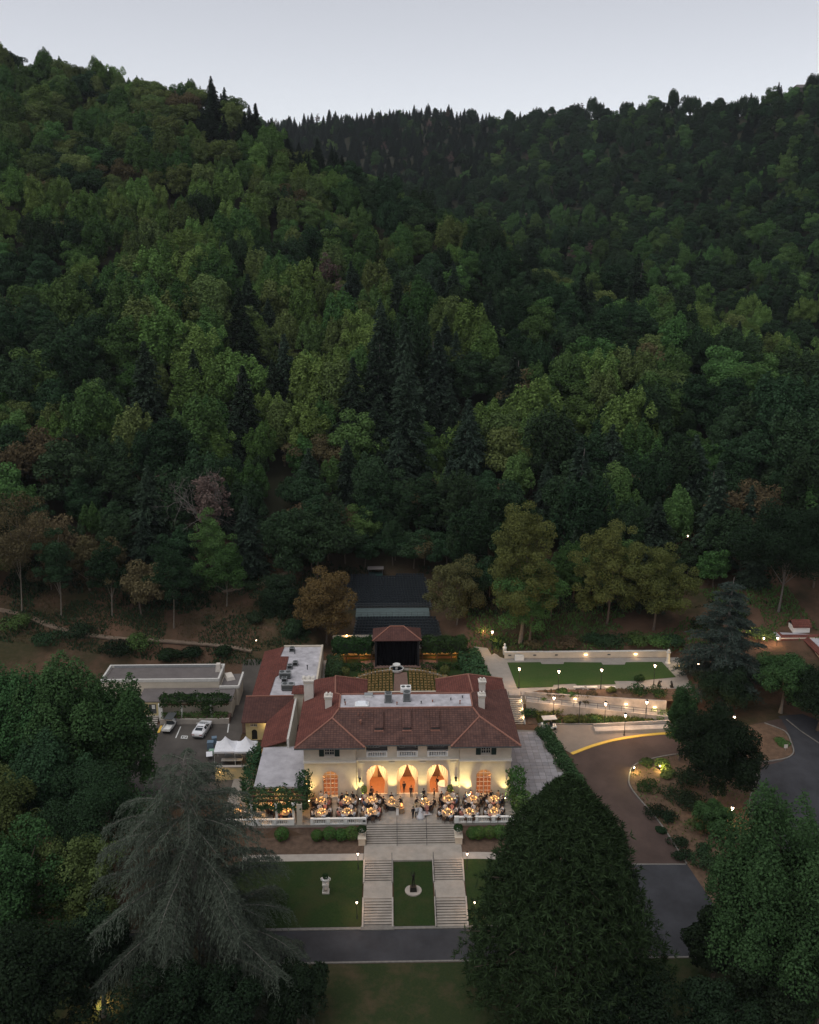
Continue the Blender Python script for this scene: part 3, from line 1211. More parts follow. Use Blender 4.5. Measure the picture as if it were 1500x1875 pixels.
def scatter():
    """tree sites over every slope the view can reach, closer together nearby"""
    rng = np.random.default_rng(5)
    pts = []
    for lo, hi, sp in ((157, 300, 6.8), (300, 620, 6.9), (620, 1230, 8.4)):
        a0 = math.radians(29)
        cell = sp
        n = int(hi / cell) + 2
        xs = np.arange(-n, n + 1) * cell
        ys = np.arange(0, n + 1) * cell
        X, Y = np.meshgrid(xs, ys)
        X = X + rng.uniform(-0.42, 0.42, X.shape) * cell
        Y = Y + rng.uniform(-0.42, 0.42, Y.shape) * cell
        d, az = np.hypot(X, Y), np.arctan2(X, Y)
        k = (d >= lo) & (d < hi) & (np.abs(az) < a0)
        pts.append(np.stack([X[k] + CAM.x, Y[k] + CAM.y, d[k], az[k]], 1))
    P = np.concatenate(pts)
    z = ground_arr(P[:, 0], P[:, 1])
    return np.concatenate([P, z[:, None]], 1)


def cleared(x, y):
    """ground kept free of wood: seating bank, lawns, paths, red-earth bank"""
    if -16.5 < x < 10 and y < 70.6:
        return True
    if x >= 10 and y < (49 + 0.10 * (x - 10)) and x < 58:
        return True
    if 10 <= x < 20 and y < 60:
        return True
    if x < -16.5 and y < (47 if x < -37 else 60):
        return True
    if x >= 58 and y < 56:
        return True
    return False
# ------------------------------------------------------------------ planting the hills
def choose(px, py, d, rng, n1, n2):
    """which kind grows where, after the photograph"""
    u = rng.uniform()
    if rng.uniform() < 0.012:
        return 15
    crest_fir = (360 < px < 520 and py < 265) or (520 < px < 900 and py < 330)
    if crest_fir and u < 0.8:
        return int(rng.choice(KIND['fir'][:2]))
    if d > 640:
        return int(rng.choice([2, 5, 8, 10, 11, 2, 5, 0, 8]))
    if d > 430 and px > 620:
        return int(rng.choice([2, 5, 8, 10, 13, 0, 3, 8, 2]))
    if py < 330 and px < 640:                                # upper slope: mixed, brown oaks in bands
        if n1 > 0.22:
            return int(rng.choice([7, 7, 9, 1, 8]))
        return int(rng.choice([0, 1, 3, 6, 9, 8, 1, 14, 3]))
    if 600 < px < 900 and 540 < py < 860 and u < 0.30:       # tall grey firs
        return int(rng.choice([12, 13, 12]))
    if 220 < px < 560 and 560 < py < 800 and u < 0.25:
        return int(rng.choice([12, 13, 11]))
    if px > 960 and py < 640 and u < 0.45:
        return int(rng.choice([11, 10, 8, 5, 2]))
    if py > 830:
        return int(rng.choice([2, 5, 8, 0, 2, 5, 3, 7, 13, 5, 9 if n2 > 0.1 else 2]))
    if n2 > 0.12:
        return int(rng.choice([4, 14, 4, 3, 6, 1]))
    if n2 < -0.25:
        return int(rng.choice([2, 5, 8, 0, 2]))
    return int(rng.choice([0, 3, 4, 6, 1, 5, 9, 0, 3, 7 if u < 0.5 else 3]))


WORDS = {0: 'green round-crowned', 1: 'olive round-crowned', 2: 'dark round-crowned', 3: 'green pointed-crowned', 4: 'light green pointed-crowned', 5: 'dark pointed-crowned',
         6: 'olive pointed-crowned', 7: 'brown-tinged spreading', 8: 'dark spreading', 9: 'olive spreading', 10: 'slim dark', 11: 'broad dark', 12: 'tall grey-green', 13: 'short grey-green', 14: 'bright green pointed-crowned', 15: 'nearly leafless grey'}
SPECIES = {'round': 'broadleaf_tree', 'bay': 'bay_tree', 'oak': 'oak_tree', 'fir': 'fir_tree', 'bare': 'bare_tree'}
GROUPW = {'round': 'round-crowned trees of the hillside wood', 'bay': 'pointed-crowned trees of the hillside wood', 'oak': 'spreading oaks of the hillside wood', 'fir': 'firs of the hillside wood', 'bare': 'bare trees of the hillside wood'}


def place_words(px, py):
    a = 'above the studio' if px < 300 else 'above the service wing' if px < 560 else 'above the seating bank' if px < 800 else 'above the lit garden walk' if px < 1040 else 'above the upper lawn' if px < 1260 else 'above the gallery building'
    return ('low on the slope ' if py > 960 else 'partway up the slope ' if py > 800 else 'higher on the slope ') + a


def plant_wood():
    rng = np.random.default_rng(9)
    P = scatter()
    n1 = fbm(P[:, 0] / 45, P[:, 1] / 45, 2)
    n2 = fbm(P[:, 0] / 38 + 50, P[:, 1] / 38, 2)
    rows = []
    extra = [(x_, y_) for x_, y_ in ((-15, 71.5), (-11.5, 72.8), (-8.4, 74.4), (-1.2, 73.4), (2.6, 71.6), (6.0, 73), (9.6, 70.5), (12.2, 66), (-18, 66), (-5.4, 77), (1.0, 77.5), (12.5, 58), (17, 58))]
    for x_, y_ in extra:
        d_ = math.hypot(x_ - CAM.x, y_ - CAM.y)
        px_, py_, _ = proj((x_, y_, gz(x_, y_) + 7))
        rows.append((d_, x_, y_, gz(x_, y_) - 0.25, int(rng.choice([2, 5, 0, 8])), 0.75, rng.uniform(0, 6), px_, py_))
    for i, (x, y, d, az, z) in enumerate(P):
        if cleared(x, y):
            continue
        px, py, _ = proj((x, y, z + 9))
        if not (-130 < px < 1630) or py > 1250:
            continue
        if any((x - a) ** 2 + (y - b) ** 2 < r * r for a, b, r in RESERVED):
            continue
        k = choose(px, py, d, rng, n1[i], n2[i])
        s = rng.uniform(0.62, 1.40) * (0.80 if d < 200 else 0.96 if d < 300 else 0.84)
        if PROTO[k][0] == 'fir':
            s *= 0.78 if (d > 380) else 0.95
        rows.append((d, x, y, z - (2.4 if d > 560 else 0.25), k, s, rng.uniform(0, 2 * PI), px, py))
    # hidden behind the first crest: leave out
    rows.sort(key=lambda r: r[0])
    keep = []
    hor = {}
    for r in rows:
        b = int(r[7] // 12)
        top = proj((r[1], r[2], r[3] + PROTO[r[4]][3] * r[5]))[1]
        w = PROTO[r[4]][4] * r[5] * FPX / r[0]
        cols = range(int((r[7] - w * 0.5) // 12), int((r[7] + w * 0.5) // 12) + 1)
        if all(top > hor.get(c, 9999) + 14 for c in cols):
            continue
        keep.append(r)
        low = proj((r[1], r[2], r[3]))[1]
        for c in cols:
            mid = top + 0.45 * (low - top)
            hor[c] = min(hor.get(c, 9999), mid)
    near, rest = keep[:300], keep[300:]
    first = {}
    for d, x, y, z, k, s, rz, px, py in near:
        kind, cm, tm, H, R = PROTO[k]
        if k not in first:
            t = thing(SPECIES[kind], WORDS[k] + (' fir' if kind == 'fir' else ' oak' if kind == 'oak' else ' tree') + ' in the wood that covers the slope behind the villa', 'tree', (x, y, z), rz, GROUPW[kind])
            obj('crown', cm, t)
            obj('trunk', tm, t)
            first[k] = t
        else:
            t = copy_tree(first[k])
            t.location = (x, y, z)
            t.rotation_euler = (0, 0, rz)
        t['label'] = ('small ' if s < 0.9 else 'large ' if s > 1.15 else '') + WORDS[k] + (' fir' if kind == 'fir' else ' oak' if kind == 'oak' else ' tree') + ' ' + place_words(px, py)
        t.scale = (s, s, s * (1 + 0.12 * math.sin(7 * x)))
    # the rest of the wood reads as one mass
    src = bpy.data.collections.new('wood_kinds')
    for i, (kind, cm, tm, H, R) in enumerate(PROTO):
        jm = bpy.data.meshes.new('wood_tree')
        bmj = bmesh.new()
        bmj.from_mesh(cm)
        bmj.to_mesh(jm)
        bmj.free()
        jm.materials.append(cm.materials[0])
        src.objects.link(bpy.data.objects.new('wood_tree_%02d' % i, jm))
    n = len(rest)
    me = bpy.data.meshes.new('wood')
    me.vertices.add(n)
    me.vertices.foreach_set('co', np.array([(r[1], r[2], r[3]) for r in rest], np.float32).ravel())
    for nm, ty, v in (('pick', 'INT', [r[4] for r in rest]), ('size', 'FLOAT', [r[5] for r in rest]), ('turn', 'FLOAT', [r[6] for r in rest])):
        a = me.attributes.new(nm, ty, 'POINT')
        a.data.foreach_set('value', v)
    ob = obj('wooded_hillside', me)
    tag(ob, kind='stuff')
    ng = bpy.data.node_groups.new('wood', 'GeometryNodeTree')
    ng.interface.new_socket('Geometry', in_out='INPUT', socket_type='NodeSocketGeometry')
    ng.interface.new_socket('Geometry', in_out='OUTPUT', socket_type='NodeSocketGeometry')
    N, L = ng.nodes, ng.links
    gi, go = N.new('NodeGroupInput'), N.new('NodeGroupOutput')
    ci = N.new('GeometryNodeCollectionInfo')
    ci.inputs['Collection'].default_value = src
    ci.inputs['Separate Children'].default_value = True
    ci.inputs['Reset Children'].default_value = True
    ip = N.new('GeometryNodeInstanceOnPoints')
    ip.inputs['Pick Instance'].default_value = True

    def attr(nm, ty):
        q = N.new('GeometryNodeInputNamedAttribute')
        q.data_type = ty
        q.inputs['Name'].default_value = nm
        return q.outputs['Attribute']
    cx = N.new('ShaderNodeCombineXYZ')
    L.new(attr('turn', 'FLOAT'), cx.inputs['Z'])
    L.new(gi.outputs[0], ip.inputs['Points'])
    L.new(ci.outputs[0], ip.inputs['Instance'])
    L.new(attr('pick', 'INT'), ip.inputs['Instance Index'])
    L.new(cx.outputs[0], ip.inputs['Rotation'])
    L.new(attr('size', 'FLOAT'), ip.inputs['Scale'])
    L.new(ip.outputs[0], go.inputs[0])
    md = ob.modifiers.new('wood', 'NODES')
    md.node_group = ng
    print('wood: individuals', len(near), 'mass', n)


RESERVED = []


def base_for_top(px, py_top, H, dmin=150.0, dmax=700):
    """ground point in column px where a tree of height H shows its tip at row py_top"""
    r = ray(px, 900)
    k = math.hypot(r.x, r.y)
    best = None
    for d in np.arange(dmin, dmax, 1.0):
        x, y = CAM.x + r.x / k * d, CAM.y + r.y / k * d
        z = gz(x, y)
        e = abs(proj((x, y, z + H))[1] - py_top)
        if best is None or e < best[0]:
            best = (e, x, y, z)
    return best[1:]


def height_to(x, y, z, py):
    """height at which a stem at x, y reaches picture row py"""
    h = 0.0
    while proj((x, y, z + h))[1] > py and h < 70:
        h += 0.1
    return h
# ------------------------------------------------------------------ roads, lawns, paths, terraces (setting)
FX0, FX1 = -24.5, 14.2


def sheet(name, x0, x1, y0, y1, z, material, t=0.3):
    mb = MB()
    mb.box((x0 + x1) / 2, (y0 + y1) / 2, z - t, x1 - x0, y1 - y0, t)
    return tag(mb.build(name, material), kind='structure')


tm, nt_, tb = new_mat('terrace_paving')
_N, _L = nt_.nodes, nt_.links
_tc = _N.new('ShaderNodeTexCoord')
_br = _N.new('ShaderNodeTexBrick')
_br.offset = 0.5
_br.inputs['Scale'].default_value = 1.0
_br.inputs['Brick Width'].default_value = 0.9
_br.inputs['Row Height'].default_value = 0.9
_br.inputs['Mortar Size'].default_value = 0.03
_br.inputs['Color1'].default_value = (0.28, 0.265, 0.275, 1)
_br.inputs['Color2'].default_value = (0.34, 0.325, 0.335, 1)
_br.inputs['Mortar'].default_value = (0.25, 0.24, 0.25, 1)
_L.new(_tc.outputs['Object'], _br.inputs['Vector'])
_L.new(_br.outputs['Color'], tb.inputs['Base Color'])
tb.inputs['Roughness'].default_value = 0.85
M['side_paving'] = tm

# terrace in front of the house, with its brick retaining wall
_mb = MB()
_mb.box((FX0 - 5.5) / 2, -2.6, -0.35, -5.5 - FX0, 7.0, 0.35)
_mb.box(0.2, -2.6, -0.35, 11.4, 7.0, 0.35)
_mb.box((5.9 + FX1) / 2, -2.6, -0.35, FX1 - 5.9, 7.0, 0.35)
_mb.box(-19.3, 4.6, -0.35, 10.4, 7.4, 0.35)
tag(_mb.build('terrace', M['terrace_stone']), kind='structure')
_mb = MB()
_mb.box((FX0 - 5.55) / 2, -6.0, -1.6, -5.55 - FX0, 0.3, 1.25)
_mb.box((5.95 + FX1) / 2, -6.0, -1.6, FX1 - 5.95, 0.3, 1.25)
tag(_mb.build('retaining_wall', M['brick_paving']), 'low brick retaining wall below the dining terrace', 'wall')
sheet('house_floor', -14.0, 14.0, 0.95, 15.0, -0.02, M['wood_floor'], 0.2)
_st = drape('side_terrace', [(14.3, -5.9), (23.2, -5.9), (23.1, 2.0), (20.6, 17.9), (14.3, 18.6)], M['kerb'], zfun=lambda x, y: 0.0, step=3)
_pv = []
for _k, _c in enumerate(((0.255, 0.243, 0.252), (0.285, 0.272, 0.282), (0.315, 0.300, 0.310), (0.27, 0.252, 0.255))):
    _mb = MB()
    _mb.box(0, 0, 0, 0.86, 0.86, 0.045)
    _pv.append(_mb.mesh('paver', mat('paver_stone', _c, 0.85, 0.12, 1.2, 0.15, 9)))
_pr = np.random.default_rng(12)
for _i in range(10):
    for _j in range(27):
        _x, _y = 14.75 + _i * 0.9, -5.4 + _j * 0.9
        _lim = 23.0 if _y < 2 else 23.05 - (_y - 2.0) * 0.157
        if _x + 0.43 > _lim or _y + 0.43 > 18.4 - (_x - 14.3) * 0.11:
            continue
        _o = obj('paver', _pv[int(_pr.integers(0, 4))], _st, (_x, _y, 0.012 + 0.006 * _pr.uniform()))
        _o.rotation_euler = (0, 0, 0.008 * _pr.normal())
_mb = MB()
_mb.prism([(20.55, 18.0), (20.8, 18.0), (23.3, 2.0), (23.4, -5.9), (23.1, -5.9), (23.05, 2.0)], -3.0, 0.25)
tag(_mb.build('terrace_edge_wall', M['stucco']), 'low stuccoed wall under the long hedge beside the side terrace', 'wall')
drape('court_paving', [(-16.6, 8.4), (-14.05, 8.4), (-14.05, 27.2), (-13.5, 41.5), (-16, 41.5), (-16.6, 28)], M['concrete'], off=0.06)
drape('garden_ground', [(-13.4, 15.2), (15.4, 15.2), (15.4, 43.0), (-13.4, 43.0)], M['lawn'], off=0.03)
drape('brick_aisle', [(-1.9, 26.5), (0.9, 26.5), (0.6, 38.0), (-1.6, 38.0)], M['brick_paving'], off=0.07)
drape('fountain_court', [(-7.4, 38.4), (-4.5, 39.2), (-0.6, 39.5), (3.0, 39.2), (5.8, 38.4), (6.2, 41.2), (3.2, 41.6), (-5.2, 41.6), (-7.6, 41.2)], M['brick_paving'], off=0.09)
_arc = bez([(-9.2, 34.6), (-6.2, 37.4), (-2.2, 38.6), (-0.5, 38.7), (1.4, 38.6), (5.2, 37.4), (8.4, 34.6)])
strip('court_edging', _arc, 0.4, 0.22, M['path'])
drape('mown_seating_lawn', [(-9.2, 27.0), (7.6, 27.0), (8.2, 34.5), (5.2, 37.2), (1.2, 38.35), (-2.2, 38.35), (-6.2, 37.2), (-9.0, 34.5)], M['lawn'], off=0.045)

# front garden
drape('planting_bed', [(-21, -6.2), (-5.8, -6.2), (-5.8, -10.3), (-21, -10.3)], M['soil'], off=0.05)
drape('planting_bed', [(6.7, -6.2), (20, -6.2), (20, -10.3), (6.7, -10.3)], M['soil'], off=0.05)
drape('garden_path', [(-21, -10.3), (-5.8, -10.3), (-5.8, -11.6), (-21, -11.6)], M['path'], off=0.06)
drape('garden_path', [(6.7, -10.3), (20, -10.3), (20, -11.6), (6.7, -11.6)], M['path'], off=0.06)
drape('lawn', [(-22, -11.65), (-5.85, -11.65), (-5.85, -20.5), (-22, -20.5)], M['lawn'], off=0.09, step=0.8)
drape('lawn', [(6.75, -11.65), (22, -11.65), (22, -20.5), (6.75, -20.5)], M['lawn'], off=0.09, step=0.8)
drape('lawn', [(-2.05, -12.0), (2.75, -12.0), (2.75, -20.5), (-2.05, -20.5)], M['lawn'], off=0.09)
drape('road', [(-62, -21.0), (-20, -21.0), (20, -21.0), (27.0, -18.0), (27.6, -11.0), (35.2, -11.0), (36.5, -15), (42, -21), (62, -21), (62, -25.9), (-62, -25.9)], M['asphalt'], off=0.05)
strip('kerb', [(-34, -20.75), (21, -20.75)], 0.42, 0.12, M['kerb'])
strip('kerb', [(-34, -26.0), (40, -26.0)], 0.22, 0.10, M['kerb'])
drape('meadow', [(-45, -26.2), (45, -26.2), (45, -62), (-45, -62)], M['meadow'], off=0.04, step=2.5)

# drive, forecourt, islands
DRIVE = [(1047, 1383), (1090, 1367), (1140, 1354), (1212, 1345), (1300, 1345), (1420, 1318), (1470, 1312), (1620, 1380), (1660, 1560), (1570, 1690), (1400, 1600), (1372, 1480), (1385, 1412), (1330, 1392), (1260, 1382), (1218, 1385), (1165, 1400), (1152, 1425), (1160, 1450), (1210, 1510), (1258, 1583), (1145, 1583), (1085, 1480), (1058, 1440)]
drape('drive', px_path(DRIVE), M['drive'], off=0.05)
drape('road', px_path([(1395, 1405), (1432, 1395), (1456, 1382), (1452, 1360), (1438, 1330), (1425, 1312), (1470, 1308), (1640, 1380), (1680, 1560), (1570, 1690), (1402, 1600), (1376, 1482)]), M['asphalt'], off=0.085)
ISL = [(1258, 1583), (1210, 1510), (1160, 1450), (1152, 1425), (1165, 1400), (1218, 1385), (1260, 1382), (1330, 1392), (1385, 1412), (1372, 1480), (1400, 1600), (1570, 1690)]
drape('drive_island', px_path(ISL + [(1480, 1740), (1330, 1690)]), M['mulch'], off=0.07)
strip('kerb', bez(px_path(ISL)), 0.18, 0.16, M['kerb'])
ISL2 = [(1330, 1368), (1376, 1397), (1430, 1392), (1452, 1381), (1449, 1362), (1437, 1340), (1400, 1325), (1330, 1335)]
drape('drive_island', px_path(ISL2), M['mulch'], off=0.12)
strip('kerb', bez(px_path(ISL2[1:7])), 0.18, 0.2, M['kerb'])
strip('drive_joint', px_path([(1145, 1583), (1256, 1583)]), 0.2, 0.075, M['kerb'])
drape('forecourt', px_path([(985, 1326), (1252, 1328), (1300, 1342), (1212, 1343), (1140, 1352), (1090, 1365), (1047, 1381), (1000, 1352)]), M['forecourt'], off=0.07)
_yel = bez(px_path([(1047, 1381), (1090, 1365), (1140, 1353), (1212, 1344), (1300, 1343)]))
tag(strip('yellow_kerb', _yel, 0.6, 0.12, M['yellow_paint']), kind='structure')
strip('kerb', px_path([(1440, 1318), (1500, 1362), (1560, 1400)]), 0.2, 0.15, M['kerb'])
strip('kerb', px_path([(985, 1327), (1110, 1327), (1252, 1327)]), 0.25, 0.16, M['kerb'])

# upper lawn, its walks, the way up beside the garden
Z2 = lambda x, y: 2.48
LAWN = [(929, 1213), (990, 1212.5), (992, 1216), (1032, 1216), (1033, 1212.5), (1101, 1213), (1104, 1217), (1144, 1217), (1146, 1212.5), (1212, 1212), (1238, 1240), (1165, 1247), (1125, 1247), (1128, 1253), (1057, 1255), (1053, 1252), (1014, 1254), (1012, 1258), (947, 1260)]
P25 = lambda p: tuple(at(p[0], p[1], 2.5))
drape('upper_lawn', [P25(p) for p in LAWN], M['lawn_lush'], zfun=lambda x, y: 2.52, step=1.2)
drape('upper_walk', [(16.2, 25.3), (47.0, 24.6), (48.5, 38.8), (17.4, 38.8), (16.2, 36)], M['plaza'], zfun=Z2, step=4)
drape('garden_walk', [tuple(p) for p in (at(868, 1177, 3.2), at(893, 1180, 3.2), at(900, 1195, 2.9), at(926, 1207, 2.5), at(928, 1213, 2.45), at(947, 1262, 2.45), at(905, 1262, 2.45), at(885, 1215, 2.5))], M['plaza'], zfun=lambda x, y: max(2.5, gz(x, y) + 0.14), step=0.6)
_mb = MB()
_mb.box(25.5, 25.25, 0.0, 19.0 - 0.2, 0.3, 2.46)
tag(_mb.build('walk_wall', M['concrete']), 'pale retaining wall along the front of the upper walk', 'wall')

# retaining wall behind the upper lawn
w = thing('garden_wall', 'long pale retaining wall behind the upper lawn with small lights in its face', 'wall', (17.8, 38.95, 2.45))
_mb = MB()
_mb.box(14.4, 0.2, 0, 28.8, 0.4, 1.15)
_mb.build('wall_face', M['stucco'], w)
_mb = MB()
_mb.box(3.4, 0.2, 1.15, 6.9, 0.5, 0.09)
_mb.box(17.9, 0.2, 1.10, 22.0, 0.5, 0.12)
_mb.build('coping', M['pale_stone'], w)
for k, x in enumerate((0.9, 5.3, 9.1, 14.3, 18.4, 23.1)):
    lit = k in (3, 5)
    f = MB()
    f.box(0, 0, 0, 0.52, 0.08, 0.2)
    o = f.build('wall_light', M['lamp_warm'] if lit else M['metal_dark'], w, (x, -0.03, 0.55))
    if lit:
        light('wall_light_glow', 'POINT', 14, (1, 0.66, 0.38), w, (x, -0.45, 0.55), 0.1)

# ramp down from the upper walk
rp = thing('access_ramp', 'pale sloping ramp between low walls leading down from the upper walk', 'ramp', (19.4, 25.0, 0))
ax, ay, bx, by = 0.0, 0.1, 22.2, -3.1
_mb = MB()
_mb.slab([(ax, ay - 1.9, 2.3), (bx, by - 1.9, 1.05), (bx, by, 1.05), (ax, ay, 2.3)], 0.25)
_mb.build('ramp_surface', M['plaza'], rp)
_mb = MB()
_mb.slab([(ax, ay, 2.95), (bx, by, 2.75), (bx, by + 0.25, 2.75), (ax, ay + 0.25, 2.95)], 3.0)
_mb.build('wall', M['concrete'], rp)
_mb = MB()
_mb.slab([(ax, ay - 2.15, 2.35), (bx, by - 2.15, 1.15), (bx, by - 1.9, 1.15), (ax, ay - 1.9, 2.35)], 2.3)
_mb.build('wall', M['concrete'], rp)
for off, zoff in ((-1.97, 0.0),):
    _mb = MB()
    pa, pb = Vector((ax, ay + off, 2.3)), Vector((bx, by + off, 1.1))
    for h in (0.55, 0.95):
        _mb.cyl(pa + Vector((0, 0, h)), pb + Vector((0, 0, h)), 0.03, n=5)
    for k in range(13):
        p = pa.lerp(pb, k / 12)
        _mb.cyl(p, p + Vector((0, 0, 0.97)), 0.028, n=5)
    _mb.build('handrail', M['iron'], rp)
for k in (0.36, 0.72, 0.92):
    p = Vector((ax, ay, 2.3)).lerp(Vector((bx, by, 1.05)), k)
    f = MB()
    f.box(0, 0, 0, 0.45, 0.06, 0.16)
    f.build('ramp_light', M['lamp_warm'], rp, (p.x, p.y - 0.03, p.z + 0.35))
    light('ramp_light_glow', 'POINT', 30, (1, 0.68, 0.4), rp, (p.x, p.y - 0.4, p.z + 0.4), 0.08)
drape('shrub_bed', [(19.6, 25.4), (41.7, 22.35), (47.2, 22.8), (47.2, 26.6), (33, 26.9), (22, 26.6)], M['mulch'], zfun=lambda x, y: 2.53, step=1.5)
drape('shrub_bed', [(19.3, 19.75), (47, 19.75), (47, 20.2), (41.6, 19.8), (19.6, 22.9)], M['mulch'], off=0.06)
_mb = MB()
_mb.slab([(29.4, 18.7, 0.55), (41.5, 18.9, 0.95), (41.5, 19.15, 0.95), (29.4, 18.95, 0.55)], 1.2)
_mb.slab([(29.4, 17.2, 0.15), (41.5, 17.4, 0.45), (41.5, 18.7, 0.45), (29.4, 18.7, 0.15)], 0.8)
tag(_mb.build('low_ramp', M['concrete']), 'low pale ramp and wall at the back of the forecourt', 'ramp')


# ------------------------------------------------------------------ stairs
def staircase(label, x0, x1, y_top, z_top, n, riser, run, rails=(), strings=True, lights=False):
    """a straight flight that comes down toward the viewer; every step a part"""
    t = thing('stone_staircase', label, 'staircase', ((x0 + x1) / 2, y_top, z_top))
    wd = x1 - x0
    mb = MB()
    mb.box(0, -run / 2, -0.9, wd, run, 0.9 - riser)
    body = mb.mesh('step', M['stair_stone'])
    mb2 = MB()
    mb2.box(0, -run / 2 - 0.02, -riser, wd, run + 0.04, 0.05 - 0.0)
    for k in range(n):
        m2 = MB()
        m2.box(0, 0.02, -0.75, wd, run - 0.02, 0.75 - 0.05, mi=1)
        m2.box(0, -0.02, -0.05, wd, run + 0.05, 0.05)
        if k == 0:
            me = m2.mesh('step', [M['stair_stone'], M['stair_riser_shaded']])
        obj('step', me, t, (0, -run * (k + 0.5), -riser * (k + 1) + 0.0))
    if strings:
        for sx in (-1, 1):
            m2 = MB()
            c = sx * (wd / 2 + 0.1)
            m2.slab([(c - 0.1, 0.1, 0.08), (c - 0.1, -run * n - 0.1, -riser * n + 0.08), (c + 0.1, -run * n - 0.1, -riser * n + 0.08), (c + 0.1, 0.1, 0.08)], 0.9)
            m2.build('string_wall', M['pale_stone'] if lights else M['concrete'], t)
    for rx in rails:
        m2 = MB()
        a, b = Vector((rx, 0.25, 0.92)), Vector((rx, -run * n - 0.2, -riser * n + 0.92))
        m2.cyl(a, b, 0.03, n=5)
        for k in range(4):
            p = a.lerp(b, k / 3)
            m2.cyl(p - Vector((0, 0, 1.0)), p, 0.026, n=5)
        m2.build('handrail', M['iron'], t)
    return t


staircase('broad upper flight of stone steps down from the dining terrace', -5.5, 5.9, -6.1, 0.0, 9, 0.139, 0.3, (-1.75, 2.05), False)
staircase('flight of steps below the landing, left of the statue lawn, upper half', -5.6, -2.3, -11.9, -1.25, 9, 0.139, 0.278, (1.72,))
staircase('flight of steps below the landing, right of the statue lawn, upper half', 3.0, 6.5, -11.9, -1.25, 9, 0.139, 0.278, (-1.82,))
staircase('flight of steps down to the road, left of the statue lawn, lower half', -5.6, -2.3, -17.4, -2.5, 10, 0.14, 0.32, ())
staircase('flight of steps down to the road, right of the statue lawn, lower half', 3.0, 6.5, -17.4, -2.5, 10, 0.14, 0.32, (-1.82,))
_mb = MB()
_mb.box(0.45, -10.35, -1.75, 12.4, 3.1, 0.5)
_mb.box(-3.95, -15.9, -3.1, 3.5, 3.0, 0.6)
_mb.box(4.75, -15.9, -3.1, 3.7, 3.0, 0.6)
tag(_mb.build('stair_landing', M['stair_stone']), kind='structure')
_mb = MB()
_mb.box(-3.95, -20.75, -4.4, 3.9, 0.7, 0.52)
tag(_mb.build('stair_foot', M['kerb']), kind='structure')

st = staircase('short lit flight of steps from the forecourt up to the upper walk beside the villa', 16.7, 18.7, 24.4, 2.45, 13, 0.18, 0.34, (-1.0, 1.0), True, True)
for k in (2, 6, 10):
    f = MB()
    f.box(0, 0, 0, 0.07, 0.3, 0.14)
    f.build('step_light', M['lamp_warm'], st, (0.98, -0.34 * (k + 0.5), -0.18 * (k + 1) + 0.25))
    light('step_light_glow', 'POINT', 30, (1, 0.68, 0.36), st, (0.75, -0.34 * (k + 0.5), -0.18 * (k + 1) + 0.35), 0.06)

# piers with urns at the foot of the terrace
rngp = np.random.default_rng(31)
for sx, lab in ((-6.05, 'stone pier with a planted urn at the left side of the terrace steps'), (6.35, 'stone pier with a planted urn at the right side of the terrace steps')):
    t = thing('planted_pier', lab, 'planter', (sx, -8.0, -1.35))
    mb = MB()
    mb.box(0, 0, 0, 0.9, 1.6, 0.95)
    mb.box(0, 0, 0.95, 1.05, 1.75, 0.12)
    mb.build('pier', M['stucco'], t)
    mb = MB()
    mb.lathe([(0.2, 0), (0.22, 0.06), (0.36, 0.35), (0.48, 0.55), (0.5, 0.6), (0.42, 0.6)], 14, (0, 0, 1.07))
    mb.build('urn', M['pale_stone'], t, smooth=False)
    obj('foliage', quad_mesh('foliage', leafy_ball(rngp, 0.62, 0.62, 0.42, 0.1, 420), LF['hedge']), t, (0, 0, 1.55))


# ------------------------------------------------------------------ balustrades
_bal = MB()
_bal.lathe([(0.085, 0), (0.085, 0.06), (0.05, 0.1), (0.085, 0.24), (0.075, 0.34), (0.045, 0.5), (0.07, 0.54), (0.07, 0.6)], 8)
BALUSTER = _bal.mesh('baluster', M['white_paint'], True)


def balustrade(label, x0, x1, y, z, piers, parent=None, plaque=None):
    t = parent or thing('balustrade', label, 'balustrade', (x0, y, z))
    L = x1 - x0
    o = Vector((0, 0, 0)) if parent is None else Vector((x0, y, z))
    mb = MB()
    mb.box(o.x + L / 2, o.y, o.z, L, 0.3, 0.14)
    mb.build('plinth_rail', M['white_paint'], t)
    mb = MB()
    mb.box(o.x + L / 2, o.y, o.z + 0.74, L, 0.32, 0.14)
    mb.build('top_rail', M['white_paint'], t)
    for px_, pw in piers:
        mb = MB()
        mb.box(0, 0, 0.005, pw, 0.36, 0.90)
        mb.build('pier', M['white_paint'], t, (o.x + px_, o.y, o.z))
    if plaque is not None:
        mb = MB()
        mb.box(0, 0, 0, 0.36, 0.05, 0.26)
        mb.build('plaque', M['bronze'], t, (o.x + plaque, o.y - 0.2, o.z + 0.4))
    ed = sorted((a - b / 2, a + b / 2) for a, b in piers)
    spans, c = [], 0.0
    for a, b in ed:
        if a - c > 0.25:
            spans.append((c, a))
        c = max(c, b)
    if L - c > 0.25:
        spans.append((c, L))
    for a, b in spans:
        n = max(1, int((b - a) / 0.235))
        for k in range(n):
            obj('baluster', BALUSTER, t, (o.x + a + (b - a) * (k + 0.5) / n, o.y, o.z + 0.14))
    return t


